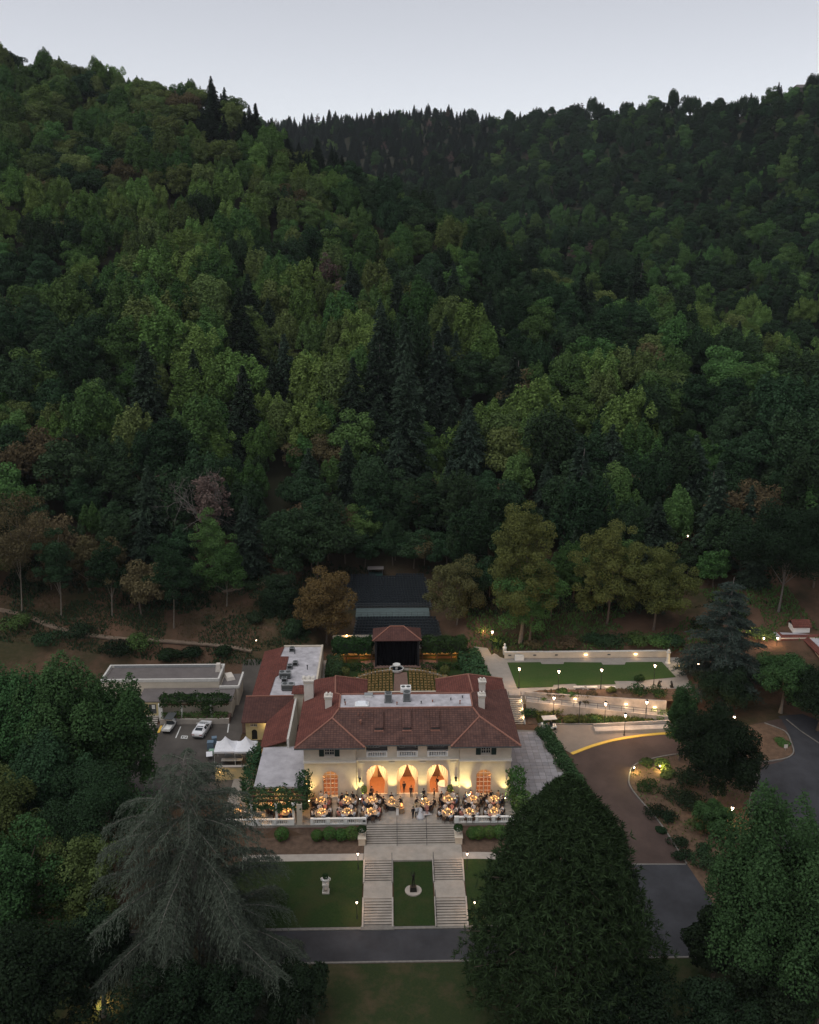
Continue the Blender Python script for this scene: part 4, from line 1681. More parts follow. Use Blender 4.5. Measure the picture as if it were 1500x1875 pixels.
balustrade('white balustrade along the terrace edge left of the broad steps', -12.8, -5.55, -5.95, 0.0, ((0.2, 0.4), (2.3, 0.45), (4.6, 0.45), (7.0, 0.6)), plaque=6.98)
balustrade('white balustrade along the terrace edge right of the broad steps', 5.95, 14.0, -5.95, 0.0, ((0.3, 0.6), (2.9, 0.45), (5.1, 0.45), (7.8, 0.4)))
balustrade('white balustrade in front of the vine-hung dining porch', -19.9, -14.9, -5.95, 0.0, ((0.2, 0.8), (2.5, 0.4), (4.6, 0.8)))
balustrade('short white balustrade half hidden behind the grey cedar', -24.4, -20.0, -5.95, 0.0, ((0.2, 0.4), (4.2, 0.4)))

strip('trail', bez(px_path([(-20, 1112), (40, 1124), (110, 1150), (200, 1166), (300, 1172), (400, 1180), (462, 1190)])), 1.7, 0.10, M['trail'])
strip('trail', bez(px_path([(405, 1082), (450, 1074), (485, 1064), (520, 1050), (545, 1040)])), 1.8, 0.10, M['trail'])
# ------------------------------------------------------------------ the villa
ZE, ZF = 8.35, 10.9          # eave, flat roof


def arch_pts(cx, w, z0, ztop, n=14):
    r = w / 2
    zs = ztop - r
    return [(cx - r, z0)] + [(cx - r * math.cos(PI * k / n), zs + r * math.sin(PI * k / n)) for k in range(n + 1)] + [(cx + r, z0)]


def rect_pts(cx, w, z0, z1):
    return [(cx - w / 2, z0), (cx - w / 2, z1), (cx + w / 2, z1), (cx + w / 2, z0)]


def pierced_wall(mb, x0, x1, z0, z1, y, th, holes, mi=0):
    """a wall in the x-z plane (front at y, back at y+th) with openings right through it"""
    outer = [(x0, z0), (x1, z0), (x1, z1), (x0, z1)]
    polys = [[Vector((a, b, 0)) for a, b in outer]] + [[Vector((a, b, 0)) for a, b in h] for h in holes]
    flat = [p for q in polys for p in q]
    tris = tessellate_polygon(polys)
    vf = [(p.x, y, p.y) for p in flat]
    vb = [(p.x, y + th, p.y) for p in flat]
    ff, fb = [], []
    for a, b, c in tris:
        pa, pb, pc = flat[a], flat[b], flat[c]
        s = (pb.x - pa.x) * (pc.y - pa.y) - (pb.y - pa.y) * (pc.x - pa.x)
        t = (a, b, c) if s > 0 else (a, c, b)
        ff.append(t)
        fb.append(t[::-1])
    mb.raw(vf, ff, mi)
    mb.raw(vb, fb, mi)
    for q in polys:
        n = len(q)
        vs = [(p.x, y, p.y) for p in q] + [(p.x, y + th, p.y) for p in q]
        mb.raw(vs, [(k, (k + 1) % n, (k + 1) % n + n, k + n) for k in range(n)], mi)


villa = thing('villa', 'large two-storey cream villa with a red tiled hip roof and three lit arches', 'villa')

# --- walls
AX = (-4.18, -0.05, 4.05)
mb = MB()
pierced_wall(mb, -14.0, -6.98, 0, 5.6, 0.0, 0.5, [arch_pts(-10.5, 2.15, 0.12, 4.15)])
pierced_wall(mb, 6.98, 14.0, 0, 5.6, 0.0, 0.5, [arch_pts(10.35, 2.15, 0.12, 4.15)])
pierced_wall(mb, -14.0, -6.98, 5.78, ZE, 0.0, 0.5, [rect_pts(-10.55, 1.35, 6.5, 8.0)])
pierced_wall(mb, 6.98, 14.0, 5.78, ZE, 0.0, 0.5, [rect_pts(10.55, 1.35, 6.5, 8.0)])
pierced_wall(mb, -6.98, 6.98, -0.01, 5.6, 0.42, 0.7, [arch_pts(a, 2.85, -0.001, 4.75) for a in AX])
pierced_wall(mb, -6.98, 6.98, 5.78, ZE, 0.42, 0.45, [rect_pts(a, 2.85, 5.95, 8.05) for a in AX])
for sx in (-1, 1):                                   # side and back walls, the rear wings
    mb.box(sx * 13.75, 7.9, 0, 0.5, 14.8, ZE)
    mb.box(sx * 6.98, 0.25, 0.0, 0.06, 0.5, ZE)
mb.box(-9.9, 17.0, 0, 8.0, 3.4, ZE - 0.1)
mb.box(9.2, 17.0, 0, 8.8, 3.4, ZE - 0.1)
mb.box(0, 15.2, 0, 27.0, 0.4, ZE - 0.1)
mb.build('wall', M['stucco'], villa)

# --- string course, base, pilaster strips
mb = MB()
mb.box(-10.49, -0.06, 5.6, 7.14, 0.7, 0.18)
mb.box(10.49, -0.06, 5.6, 7.14, 0.7, 0.18)
mb.box(0, 0.36, 5.6, 13.8, 0.7, 0.18)
mb.build('string_course', M['stucco_trim'], villa)
mb = MB()
for x in (-6.2, -2.12, 2.0, 6.2):
    mb.box(x, 0.37, 0, 0.72, 0.16, 0.35)
    mb.box(x, 0.37, 5.05, 0.8, 0.2, 0.25)
mb.build('pier_trim', M['stucco_trim'], villa)
mb = MB()
for sx in (-1, 1):
    mb.cyl((sx * 6.86, 0.30, 0.1), (sx * 6.86, 0.30, 8.1), 0.055, n=6)
mb.build('downpipe', M['stucco_trim'], villa)

# --- balcony balustrades in the upper openings
for a in AX:
    balustrade('', a - 1.42, a + 1.42, 0.62, 5.92, ((0.12, 0.24), (2.72, 0.24)), parent=villa)
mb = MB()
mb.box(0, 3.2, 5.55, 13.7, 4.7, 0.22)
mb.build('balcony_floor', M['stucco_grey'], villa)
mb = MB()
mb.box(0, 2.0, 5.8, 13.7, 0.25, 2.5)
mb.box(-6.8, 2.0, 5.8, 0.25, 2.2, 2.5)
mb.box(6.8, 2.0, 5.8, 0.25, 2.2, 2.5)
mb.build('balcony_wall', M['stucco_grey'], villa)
mb = MB()
mb.box(0, 4.6, 8.12, 27.2, 7.4, 0.16)
mb.build('soffit', M['stucco_trim'], villa)


def casement(x, y, z0, w, h, nx, nz, glass, parent=villa, arched=False, bar=0.055):
    """window: frame with glazing bars, the panes behind"""
    f = MB()
    if not arched:
        f.box(x, y, z0, w, 0.08, 0.09)
        f.box(x, y, z0 + h - 0.09, w, 0.08, 0.09)
        for sx in (-1, 1):
            f.box(x + sx * (w / 2 - 0.045), y, z0 + 0.09, 0.09, 0.08, h - 0.18)
    for k in range(1, nx):
        xx = x - w / 2 + w * k / nx
        hh = h if not arched else h - w / 2 + math.sqrt(max(0, (w / 2) ** 2 - (xx - x) ** 2))
        f.box(xx, y, z0, bar * (1.8 if k * 2 == nx else 1), 0.07, hh)
    for k in range(1, nz):
        zz = z0 + h * k / nz
        ww = w
        if arched and zz > z0 + h - w / 2:
            ww = 2 * math.sqrt(max(0.01, (w / 2) ** 2 - (zz - (z0 + h - w / 2)) ** 2))
        f.box(x, y - 0.002, zz, ww, 0.06, bar)
    if arched:
        n = 14
        r0, r1 = w / 2, w / 2 - 0.1
        zs = z0 + h - w / 2
        for k in range(n):
            a, b = PI * k / n, PI * (k + 1) / n
            f.slab([(x - r0 * math.cos(t), y - 0.05, zs + r * math.sin(t)) for t, r in ((a, r0), (a, r1), (b, r1), (b, r0))], 0.0)
        for sx in (-1, 1):
            f.box(x + sx * (w / 2 - 0.05), y, z0, 0.1, 0.08, h - w / 2)
    fo = f.build('window', M['window_wood'], parent)
    g = MB()
    if arched:
        g.poly([(a, y + 0.06, b) for a, b in arch_pts(x, w - 0.02, z0, z0 + h - 0.01)])
    else:
        g.poly([(x - w / 2, y + 0.06, z0), (x + w / 2, y + 0.06, z0), (x + w / 2, y + 0.06, z0 + h), (x - w / 2, y + 0.06, z0 + h)])
    g.build('pane', glass, fo)
    return fo


for sx in (-1, 1):
    casement(sx * 10.55, 0.2, 6.5, 1.35, 1.5, 4, 3, M['dark_glass'])
    for q in (-1, 1):
        s = MB()
        s.box(0, 0, 0, 0.66, 0.07, 1.6)
        for k in range(12):
            s.box(0, -0.045, 0.1 + k * 0.12, 0.5, 0.03, 0.05)
        s.build('shutter', M['green_shutter'], villa, (sx * 10.55 + q * 1.04, -0.05, 6.45))
    s = MB()
    s.box(sx * 10.55, -0.02, 6.36, 1.6, 0.3, 0.1)
    s.build('window_sill', M['stucco_trim'], villa)
for x, w in ((-4.9, 1.6), (-1.0, 0.7), (1.2, 0.9), (4.0, 1.5)):
    casement(x + 0.25, 1.8, 6.6, w, 1.25, 4 if w > 1 else 2, 2, M['dark_glass'])
M['clear_glass'] = None
gm, gnt, gb = new_mat('clear_glass')
gnt.nodes.remove(gb)
_tr = gnt.nodes.new('ShaderNodeBsdfTransparent')
_gl = gnt.nodes.new('ShaderNodeBsdfGlossy')
_gl.inputs['Roughness'].default_value = 0.05
_mx = gnt.nodes.new('ShaderNodeMixShader')
_mx.inputs[0].default_value = 0.08
gnt.links.new(_tr.outputs[0], _mx.inputs[1])
gnt.links.new(_gl.outputs[0], _mx.inputs[2])
gnt.links.new(_mx.outputs[0], gnt.nodes['Material Output'].inputs['Surface'])
M['clear_glass'] = gm
for x in (-10.5, 10.35):
    casement(x, 0.25, 0.12, 2.15, 4.03, 4, 6, M['clear_glass'], arched=True)

# --- rooms behind the glass and the open loggia: warm walls, wood floor, ceiling
mb = MB()
mb.box(0, 5.4, 0, 13.8, 0.2, 5.5)
mb.box(-6.95, 3.2, 0, 0.1, 4.3, 5.5)
mb.box(6.95, 3.2, 0, 0.1, 4.3, 5.5)
mb.box(-10.4, 5.3, 0, 6.6, 0.2, 5.5)
mb.box(10.4, 5.3, 0, 6.6, 0.2, 5.5)
mb.build('inner_wall', M['warm_wall'], villa)
mb = MB()
mb.box(-10.5, 2.9, 5.2, 6.4, 4.6, 0.15)
mb.box(10.5, 2.9, 5.2, 6.4, 4.6, 0.15)
mb.build('ceiling', M['warm_wall'], villa)
for x, w, h in ((-3.3, 1.6, 3.0), (0.25, 1.9, 3.3), (3.9, 1.3, 2.9)):
    d = MB()
    d.box(x - w / 2, 5.24, 0, 0.14, 0.12, h)
    d.box(x + w / 2, 5.24, 0, 0.14, 0.12, h)
    d.box(x, 5.24, h, w + 0.14, 0.12, 0.14)
    do = d.build('inner_door', M['wood'], villa)
    d = MB()
    d.box(x, 5.27, 0, w - 0.14, 0.05, h)
    d.build('door_leaf', M['wood'], do)
mb = MB()
mb.box(0.25, 5.2, 3.7, 0.9, 0.06, 0.12)
mb.box(0.25, 5.2, 4.1, 0.9, 0.06, 0.12)
mb.build('fanlight_bar', M['cloth_pale'], villa)
for x, y, e in ((-4.2, 3.2, 1000), (0, 3.4, 1000), (4.1, 3.2, 1000), (-10.5, 2.8, 800), (10.4, 2.8, 800)):
    ch = MB()
    ch.cyl((x, y, 4.2), (x, y, 5.35), 0.02, n=5)
    ch.lathe([(0.04, 0), (0.3, 0.05), (0.3, 0.09), (0.04, 0.12)], 10, (x, y, 4.15))
    co = ch.build('chandelier', M['bronze'], villa)
    for k in range(6):
        b = MB()
        b.ell((x + 0.28 * math.cos(k * 1.047), y + 0.28 * math.sin(k * 1.047), 4.34), (0.06, 0.06, 0.09), 6, 4)
        b.build('candle_bulb', M['lamp_warm'], co)
    light('chandelier_glow', 'POINT', e, (1.0, 0.58, 0.27), villa, (x, y, 3.9), 0.25)

# --- white curtains tied back in the arches
rngc = np.random.default_rng(3)
for a in AX:
    for sx in (-1, 1):
        n, m = 18, 9
        vs, fs = [], []
        for i in range(m + 1):
            v = i / m
            z = 4.55 * (1 - v) + 0.15 * v
            if v < 0.6:
                inner = 0.10 + 1.0 * (v / 0.6) ** 1.5
            else:
                inner = 1.10 - 0.18 * ((v - 0.6) / 0.4)
            z_arch = 4.75 - 1.425 + math.sqrt(max(0, 1.425 ** 2 - max(inner, 0.02) ** 2))
            for k in range(n + 1):
                u = k / n
                xx = inner + (1.40 - inner) * u
                zl = min(z, 3.3 + math.sqrt(max(0, 1.40 ** 2 - xx ** 2)))
                vs.append((a + sx * xx, 0.95 + 0.07 * math.sin(u * 26 + i * 0.3), zl))
        for i in range(m):
            for k in range(n):
                p = i * (n + 1) + k
                fs.append((p, p + 1, p + n + 2, p + n + 1))
        mb = MB()
        mb.raw(vs, fs)
        mb.build('curtain', M['curtain'], villa, smooth=True)

# --- roofs
C_L, C_Rr = -9.4, 9.1
yF, yB = 5.0, 9.2
eL, eR = -15.1, 15.1
yP, yC = -1.15, -0.45            # eaves of the end pavilions and of the middle


def on_front(x, y):
    """front roof plane height"""
    return ZE + (ZF - ZE) * (y - yC) / (yF - yC)


apL, apR = (-10.3, 3.55), (9.95, 3.55)
zA = on_front(0, 3.55)
rf = MB()
th = 0.16
rf.slab([(-5.75, yC, ZE), (5.75, yC, ZE), (apR[0], apR[1], zA), (C_Rr, yF, ZF), (C_L, yF, ZF), (apL[0], apL[1], zA)], th)
roofF = rf.build('roof', M['tile'], villa)
rf = MB()
rf.slab([(eL, yP, ZE), (-5.75, yP, ZE), (apL[0], apL[1], zA)], th)
rf.build('roof', M['tile'], villa)
rf = MB()
rf.slab([(5.75, yP, ZE), (eR, yP, ZE), (apR[0], apR[1], zA)], th)
rf.build('roof', M['tile'], villa)
rf = MB()
rf.slab([(-5.75, yP, ZE), (-5.75, yC, ZE), (apL[0], apL[1], zA)], th)
rf.slab([(5.75, yP, ZE), (apR[0], apR[1], zA), (5.75, yC, ZE)], th)
rf.build('roof', M['tile_x'], villa)
rf = MB()
rf.slab([(eL, 15.6, ZE), (eL, yP, ZE), (apL[0], apL[1], zA), (C_L, yF, ZF), (C_L, yB, ZF), (-10.2, 10.6, 10.5)], th)
rf.build('roof', M['tile_red'], villa)
rf = MB()
rf.slab([(eR, yP, ZE), (eR, 15.6, ZE), (9.6, 10.6, 10.5), (C_Rr, yB, ZF), (C_Rr, yF, ZF), (apR[0], apR[1], zA)], th)
rf.build('roof', M['tile_x'], villa)
rf = MB()
rf.slab([(4.7, 14.9, ZE), (-5.8, 14.9, ZE), (-9.2, 9.8, 10.55), (C_L, yB, ZF), (C_Rr, yB, ZF), (8.8, 9.8, 10.55)], th)
rf.build('roof', M['tile'], villa)
# rear wings
rf = MB()
rf.slab([(-10.2, 10.2, 10.5), (-10.5, 16.0, 10.5), (-14.9, 19.0, ZE), (-14.9, 15.0, ZE)], th)
rf.slab([(-10.5, 16.0, 10.5), (-10.2, 10.2, 10.5), (-5.7, 14.7, ZE), (-5.8, 19.0, ZE)], th)
rf.slab([(-10.5, 16.0, 10.5), (-5.8, 19.0, ZE), (-14.9, 19.0, ZE)], th)
rf.slab([(-10.2, 10.2, 10.52), (-9.0, 9.6, 10.52), (-5.7, 14.75, ZE + 0.02)], th)
rf.slab([(9.6, 10.2, 10.5), (9.4, 16.2, 10.5), (4.6, 19.0, ZE), (4.5, 14.7, ZE)], th)
rf.slab([(9.4, 16.2, 10.5), (9.6, 10.2, 10.5), (14.9, 15.0, ZE), (14.9, 19.0, ZE)], th)
rf.slab([(9.4, 16.2, 10.5), (14.9, 19.0, ZE), (4.6, 19.0, ZE)], th)
rf.build('roof', M['tile_red'], villa)
rf = MB()
rf.box((C_L + C_Rr) / 2, (yF + yB) / 2, ZF - 0.3, C_Rr - C_L - 0.1, yB - yF - 0.1, 0.28)
flat = rf.build('flat_roof', M['flat_roof'], villa)
rf = MB()
for x0, x1, y0, y1 in ((C_L, C_Rr, yF, yF), (C_L, C_Rr, yB, yB), (C_L, C_L, yF, yB), (C_Rr, C_Rr, yF, yB)):
    rf.box((x0 + x1) / 2, (y0 + y1) / 2, ZF - 0.2, abs(x1 - x0) + 0.2, abs(y1 - y0) + 0.2, 0.34)
rf.build('roof_kerb', M['ridge'], villa)


def ridge(a, b, r=0.14):
    """a run of half-round cap tiles"""
    a, b = Vector(a), Vector(b)
    n = max(2, int((b - a).length / 0.5))
    mb = MB()
    d = (b - a) / n
    for k in range(n):
        p = a + d * k
        mb.cyl(p + Vector((0, 0, 0.02)), p + d * 1.04 + Vector((0, 0, 0.05)), r, r * 0.86, 6)
    return mb.build('ridge_cap', M['ridge'], villa)


for a, b in (((eL, yP, ZE), (*apL, zA)), ((-5.75, yP, ZE), (*apL, zA)), ((*apL, zA), (C_L, yF, ZF)),
             ((eR, yP, ZE), (*apR, zA)), ((5.75, yP, ZE), (*apR, zA)), ((*apR, zA), (C_Rr, yF, ZF)),
             ((-10.2, 10.4, 10.5), (-10.5, 16.0, 10.5)), ((9.6, 10.4, 10.5), (9.4, 16.2, 10.5)), ((-10.5, 16, 10.5), (-5.8, 19, ZE)), ((9.4, 16.2, 10.5), (14.9, 19, ZE)), ((9.4, 16.2, 10.5), (4.6, 19, ZE)), ((-10.2, 10.4, 10.5), (C_L, yB, ZF)), ((9.6, 10.4, 10.5), (C_Rr, yB, ZF))):
    ridge(a, b)
gt = MB()
gt.box(0, yC - 0.06, ZE - 0.2, 11.4, 0.14, 0.12)
gt.box(-10.42, yP - 0.06, ZE - 0.2, 9.4, 0.14, 0.12)
gt.box(10.42, yP - 0.06, ZE - 0.2, 9.4, 0.14, 0.12)
gt.build('gutter', M['metal_dark'], villa)
# long hooded vents on the front slope
for x in (-3.9, -0.1, 3.75):
    v = MB()
    y0, y1 = 1.65, 4.45
    z0, z1 = on_front(0, y0) + 0.42, on_front(0, y1) + 0.30
    v.slab([(x - 0.6, y0, z0), (x + 0.6, y0, z0), (x + 0.6, y1, z1), (x - 0.6, y1, z1)], 0.12)
    vo = v.build('roof_vent', M['tile'], villa)
    v = MB()
    v.slab([(x - 0.5, y0 + 0.12, z0 - 0.12), (x + 0.5, y0 + 0.12, z0 - 0.12), (x + 0.5, y1, z1 - 0.12), (x - 0.5, y1, z1 - 0.12)], 0.5)
    v.build('vent_box', M['metal_dark'], vo)
    v = MB()
    v.box(x, y0 - 0.12, on_front(0, y0 - 0.12) - 0.05, 1.25, 0.2, 0.12)
    v.build('flashing', M['ridge'], vo)
v = MB()
v.cyl((-6.4, 2.6, on_front(0, 2.6) - 0.1), (-6.4, 2.6, on_front(0, 2.6) + 0.55), 0.09, n=8)
v.cyl((-6.4, 2.6, on_front(0, 2.6) + 0.55), (-6.4, 2.6, on_front(0, 2.6) + 0.66), 0.2, 0.12, n=8)
v.cyl((-6.75, 3.9, on_front(0, 3.9) - 0.1), (-6.75, 3.9, on_front(0, 3.9) + 0.4), 0.07, n=8)
v.cyl((-6.1, 3.9, on_front(0, 3.9) - 0.1), (-6.1, 3.9, on_front(0, 3.9) + 0.4), 0.07, n=8)
v.build('vent_pipe', M['ridge'], villa)


def chimney(x, y, z0, w, d, h, pots=2):
    mb = MB()
    mb.box(x, y, z0, w, d, h)
    co = mb.build('chimney', M['stucco_trim'], villa)
    mb = MB()
    mb.box(x, y, z0 + h, w + 0.24, d + 0.24, 0.18)
    for k in range(pots):
        xx = x + (k - (pots - 1) / 2) * w * 0.55
        mb.box(xx, y, z0 + h + 0.18, w * 0.32, d * 0.7, 0.34, taper=0.8)
    mb.build('chimney_cap', M['stucco_trim'], co)
    mb = MB()
    mb.box(x, y, z0 + h - 0.28, w + 0.12, d + 0.12, 0.12)
    mb.build('chimney_band', M['stucco'], co)


chimney(-14.2, 12.6, 8.0, 1.35, 1.3, 3.6, 3)
chimney(-11.0, 7.2, 9.6, 0.95, 0.95, 2.1)
chimney(11.1, 12.2, 9.3, 0.9, 0.9, 2.0)
chimney(10.5, 6.7, 9.8, 0.85, 0.85, 2.1)

# things on the flat roof
r = thing('roof_skylight', 'pale domed skylight at the left end of the flat villa roof', 'skylight', (-6.3, 5.9, ZF - 0.02))
mb = MB()
mb.box(0, 0, 0, 1.9, 1.3, 0.25)
mb.build('frame', M['white_paint'], r)
mb = MB()
mb.box(0, 0, 0.25, 1.75, 1.15, 0.3, taper=0.6)
mb.build('dome', mat('skylight_dome', (0.75, 0.77, 0.8), 0.25, 0.02), r)


def condenser(label, x, y, z, w=1.0, h=1.25):
    t = thing('air_conditioner', label, 'air conditioner', (x, y, z), 0, 'air conditioning units on the roofs')
    mb = MB()
    mb.box(0, 0, 0.1, w, w, h)
    mb.build('casing', M['metal_grey'], t)
    for sx, sy, ax, ay in ((0, -1, w * 0.8, 0.03), (0, 1, w * 0.8, 0.03), (-1, 0, 0.03, w * 0.8), (1, 0, 0.03, w * 0.8)):
        mb = MB()
        for k in range(7):
            mb.box(sx * w / 2, sy * w / 2, 0.2 + k * (h - 0.2) / 7, ax, ay, 0.1)
        mb.build('grille', M['metal_dark'], t)
    mb = MB()
    mb.cyl((0, 0, h + 0.1), (0, 0, h + 0.17), w * 0.42, n=14)
    mb.build('fan_guard', M['metal_dark'], t)
    mb = MB()
    mb.box(0, 0, 0, w * 1.1, w * 1.1, 0.1)
    mb.build('base', M['metal_dark'], t)
    return t


condenser('grey box air conditioner standing near the middle of the flat villa roof, the left one', -2.6, 7.0, ZF - 0.02)
condenser('grey box air conditioner standing near the middle of the flat villa roof, the right one', 0.0, 7.3, ZF - 0.02)
t = thing('twin_fan_unit', 'pale rooftop unit with two round fans at the back edge of the flat roof', 'air conditioner', (-0.1, 9.9, ZF - 0.5))
mb = MB()
mb.box(0, 0, 0, 1.5, 1.2, 1.3)
mb.build('casing', M['white_paint'], t)
for sx in (-1, 1):
    mb = MB()
    mb.cyl((sx * 0.36, 0, 1.3), (sx * 0.36, 0, 1.36), 0.28, n=12)
    mb.build('fan', M['metal_dark'], t)
t = thing('roof_hatch', 'small pale hatch box at the back of the flat villa roof', 'hatch', (-5.4, 8.6, ZF - 0.02))
mb = MB()
mb.box(0, 0, 0, 1.1, 0.6, 0.35)
mb.build('hatch_box', M['white_paint'], t)
mb = MB()
mb.box(0, 0, 0.35, 1.2, 0.7, 0.08)
mb.build('lid', M['metal_grey'], t)
for k, (x, y, h) in enumerate(((-8.6, 6.1, 0.4), (-8.7, 6.7, 0.5), (-1.4, 6.0, 0.35), (2.0, 6.3, 0.3), (3.6, 6.7, 0.25), (6.2, 7.2, 0.3), (7.4, 6.0, 0.5), (7.9, 7.8, 0.3))):
    mb = MB()
    mb.cyl((0, 0, 0), (0, 0, h), 0.07, n=7)
    mb.cyl((0, 0, h), (0, 0, h + 0.08), 0.13, 0.1, n=7)
    o = mb.build('vent_stack', M['metal_dark' if k % 2 else 'ridge'], None, (x, y, ZF - 0.02))
    tag(o, 'small vent stack sticking up from the flat roof of the villa', 'vent', 'vent stacks on the flat villa roof')

# --- wall lanterns on the front
for x in (-6.55, 6.55):
    t = MB()
    t.box(x, 0.2, 2.3, 0.26, 0.22, 0.5)
    t.box(x, 0.2, 2.8, 0.36, 0.3, 0.08)
    t.build('wall_lantern', M['iron'], villa)

# --- uplights at the foot of the front
UP = ((-13.4, -0.85, 1000), (-8.2, -0.95, 1700), (-6.5, -0.6, 1300), (-2.12, -0.75, 1500), (2.0, -0.75, 1500), (6.4, -0.6, 1300), (8.2, -0.95, 1700), (13.2, -0.85, 1000))
_u = MB()
_u.cyl((0, 0, 0), (0, 0, 0.22), 0.11, 0.13, n=10)
_um = _u.mesh('housing', M['iron'])
_u = MB()
_u.cyl((0, 0, 0.221), (0, 0, 0.24), 0.10, n=10)
_ul = _u.mesh('lens', M['uplight_lens'])
NAMES8 = ('at the far left corner of the villa front', 'right of the left arched window', 'left of the three arches', 'between the left and middle arches', 'between the middle and right arches', 'right of the three arches', 'left of the right arched window', 'at the far right corner of the villa front')
for (x, y, e), nm in zip(UP, NAMES8):
    t = thing('uplight', 'small lit ground spotlight ' + nm, 'uplight', (x, y, 0.0), 0, 'uplights along the villa front')
    obj('housing', _um, t)
    obj('lens', _ul, t)
    light('uplight_beam', 'SPOT', e, (1.0, 0.80, 0.33), t, (0, 0, 0.3), 0.05, (math.radians(180 - 7), 0, 0), math.radians(80), 0.9)
# ------------------------------------------------------------------ service wing behind and left of the villa
sw = thing('service_wing', 'long low service wing with a white flat roof edged by red tiles', 'building')
P45 = lambda a, b: tuple(at(a, b, 4.5))
wf = [P45(521, 1185), P45(513.6, 1203), P45(528.8, 1203), P45(523.7, 1228), P45(516, 1233), P45(504.7, 1240), P45(493, 1276), (-17.2, 21.6, 4.5), (-14.1, 22.2, 4.5), (-14.1, 40.1, 4.5)]
mb = MB()
mb.prism([(p[0], p[1]) for p in wf], 4.2, 4.5)
mb.build('flat_roof', M['flat_roof'], sw)
mb = MB()
mb.box(-17.4, 31.0, 0, 6.6, 18.6, 4.15)
mb.box(-22.2, 31.0, 0, 3.6, 18.6, 3.15)
mb.box(-14.2, 31.2, 4.15, 0.3, 18.0, 0.75)
mb.box(-17.5, 40.25, 4.15, 6.9, 0.3, 0.6)
mb.build('wall', M['stucco'], sw)
mb = MB()
eave = [(-24.6, 42.5), (-24.4, 21.4)]
left = [(p[0], p[1], 4.62) for p in wf[:7]]
mb.raw([(-24.5, 41.0, 3.35)] + left + [(-24.4, 21.4, 3.35)] + [(-24.5, 41.0, 3.2)] + [(p[0], p[1], 4.4) for p in left] + [(-24.4, 21.4, 3.2)],
       [(0, 8, 1), (8, 2, 1), (8, 3, 2), (8, 4, 3), (8, 5, 4), (8, 6, 5), (8, 7, 6), (0, 9, 17, 8), (8, 17, 16, 7)])
mb.build('roof', M['tile_red'], sw)
mb = MB()
mb.slab([(-17.1, 20.7, 4.85), (-24.8, 20.7, 4.85), (-24.8, 15.2, 3.4), (-21.0, 15.2, 3.4)], 0.15)
mb.build('roof', M['tile_brown'], sw)
mb = MB()
mb.slab([(-17.1, 20.7, 4.86), (-21.0, 15.2, 3.41), (-21.0, 7.6, 3.41), (-17.1, 7.6, 4.6)], 0.15)
mb.build('roof', M['tile_red'], sw)
mb = MB()
mb.box(-16.95, 14.0, 0, 0.3, 13.2, 4.95)
mb.build('parapet', M['pale_stone'], sw)
mb = MB()
for k in range(16):
    mb.cyl((-24.8 + k * 0.48, 20.78, 4.9), (-24.8 + (k + 1.03) * 0.48, 20.78, 4.92), 0.13, 0.11, 6)
mb.build('ridge_cap', M['ridge'], sw)
mb = MB()
pierced_wall(mb, -24.3, -20.8, 0, 3.35, 16.0, 0.3, [rect_pts(-23.1, 1.1, 2.2, 2.75), arch_pts(-23.0, 0.85, 0.02, 1.75)])
mb.box(-22.6, 18.4, 0, 3.4, 4.4, 3.3)
mb.box(-19.0, 12.0, 0, 3.6, 8.6, 3.3)
mb.build('wall', M['yellow_stucco'], sw)
casement(-23.1, 16.12, 2.2, 1.1, 0.55, 4, 2, M['dark_glass'], parent=sw)
mb = MB()
mb.poly([(a, 16.15, b) for a, b in arch_pts(-23.0, 0.85, 0.02, 1.75)])
mb.build('door', M['iron'], sw)
mb = MB()
mb.box(-24.9, 18.2, 0, 0.5, 0.5, 2.4)
mb.build('gate_pier', M['brick_paving'], sw)
light('porch_glow', 'POINT', 30, (1, 0.75, 0.4), sw, (-21.2, 15.3, 2.6), 0.1)
# little hipped tower
p = at(550, 1267, 6.0)
tw = thing('stair_tower', 'small square tower with a red hipped cap between the villa and the service wing', 'tower', (p.x, p.y + 1.0, 0))
mb = MB()
mb.box(0, 0, 0, 2.1, 2.1, 5.95)
mb.build('wall', M['stucco'], tw)
mb = MB()
for a in range(4):
    c, s_ = math.cos(a * PI / 2), math.sin(a * PI / 2)
    R_ = lambda x, y, z: (x * c - y * s_, x * s_ + y * c, z)
    mb.slab([R_(-1.35, -1.35, 5.9), R_(1.35, -1.35, 5.9), R_(0, 0, 6.7)], 0.12)
mb.build('roof', M['tile_red'], tw)
mb = MB()
mb.box(-1.1, -0.6, 4.0, 0.1, 0.2, 0.35)
mb.build('wall_lamp', M['lamp_warm'], tw)
light('wall_lamp_glow', 'POINT', 14, (1, 0.7, 0.35), tw, (-1.35, -0.8, 4.1), 0.1)
# dark stairwell cover in the alley
mb = MB()
q = at(541, 1328, 0.4)
mb.box(0, 0, 0, 1.1, 3.2, 0.4)
tag(mb.build('stairwell_cover', M['black_cloth'], None, (q.x, q.y, 0.02)), 'black flat cover lying in the alley beside the villa', 'cover')
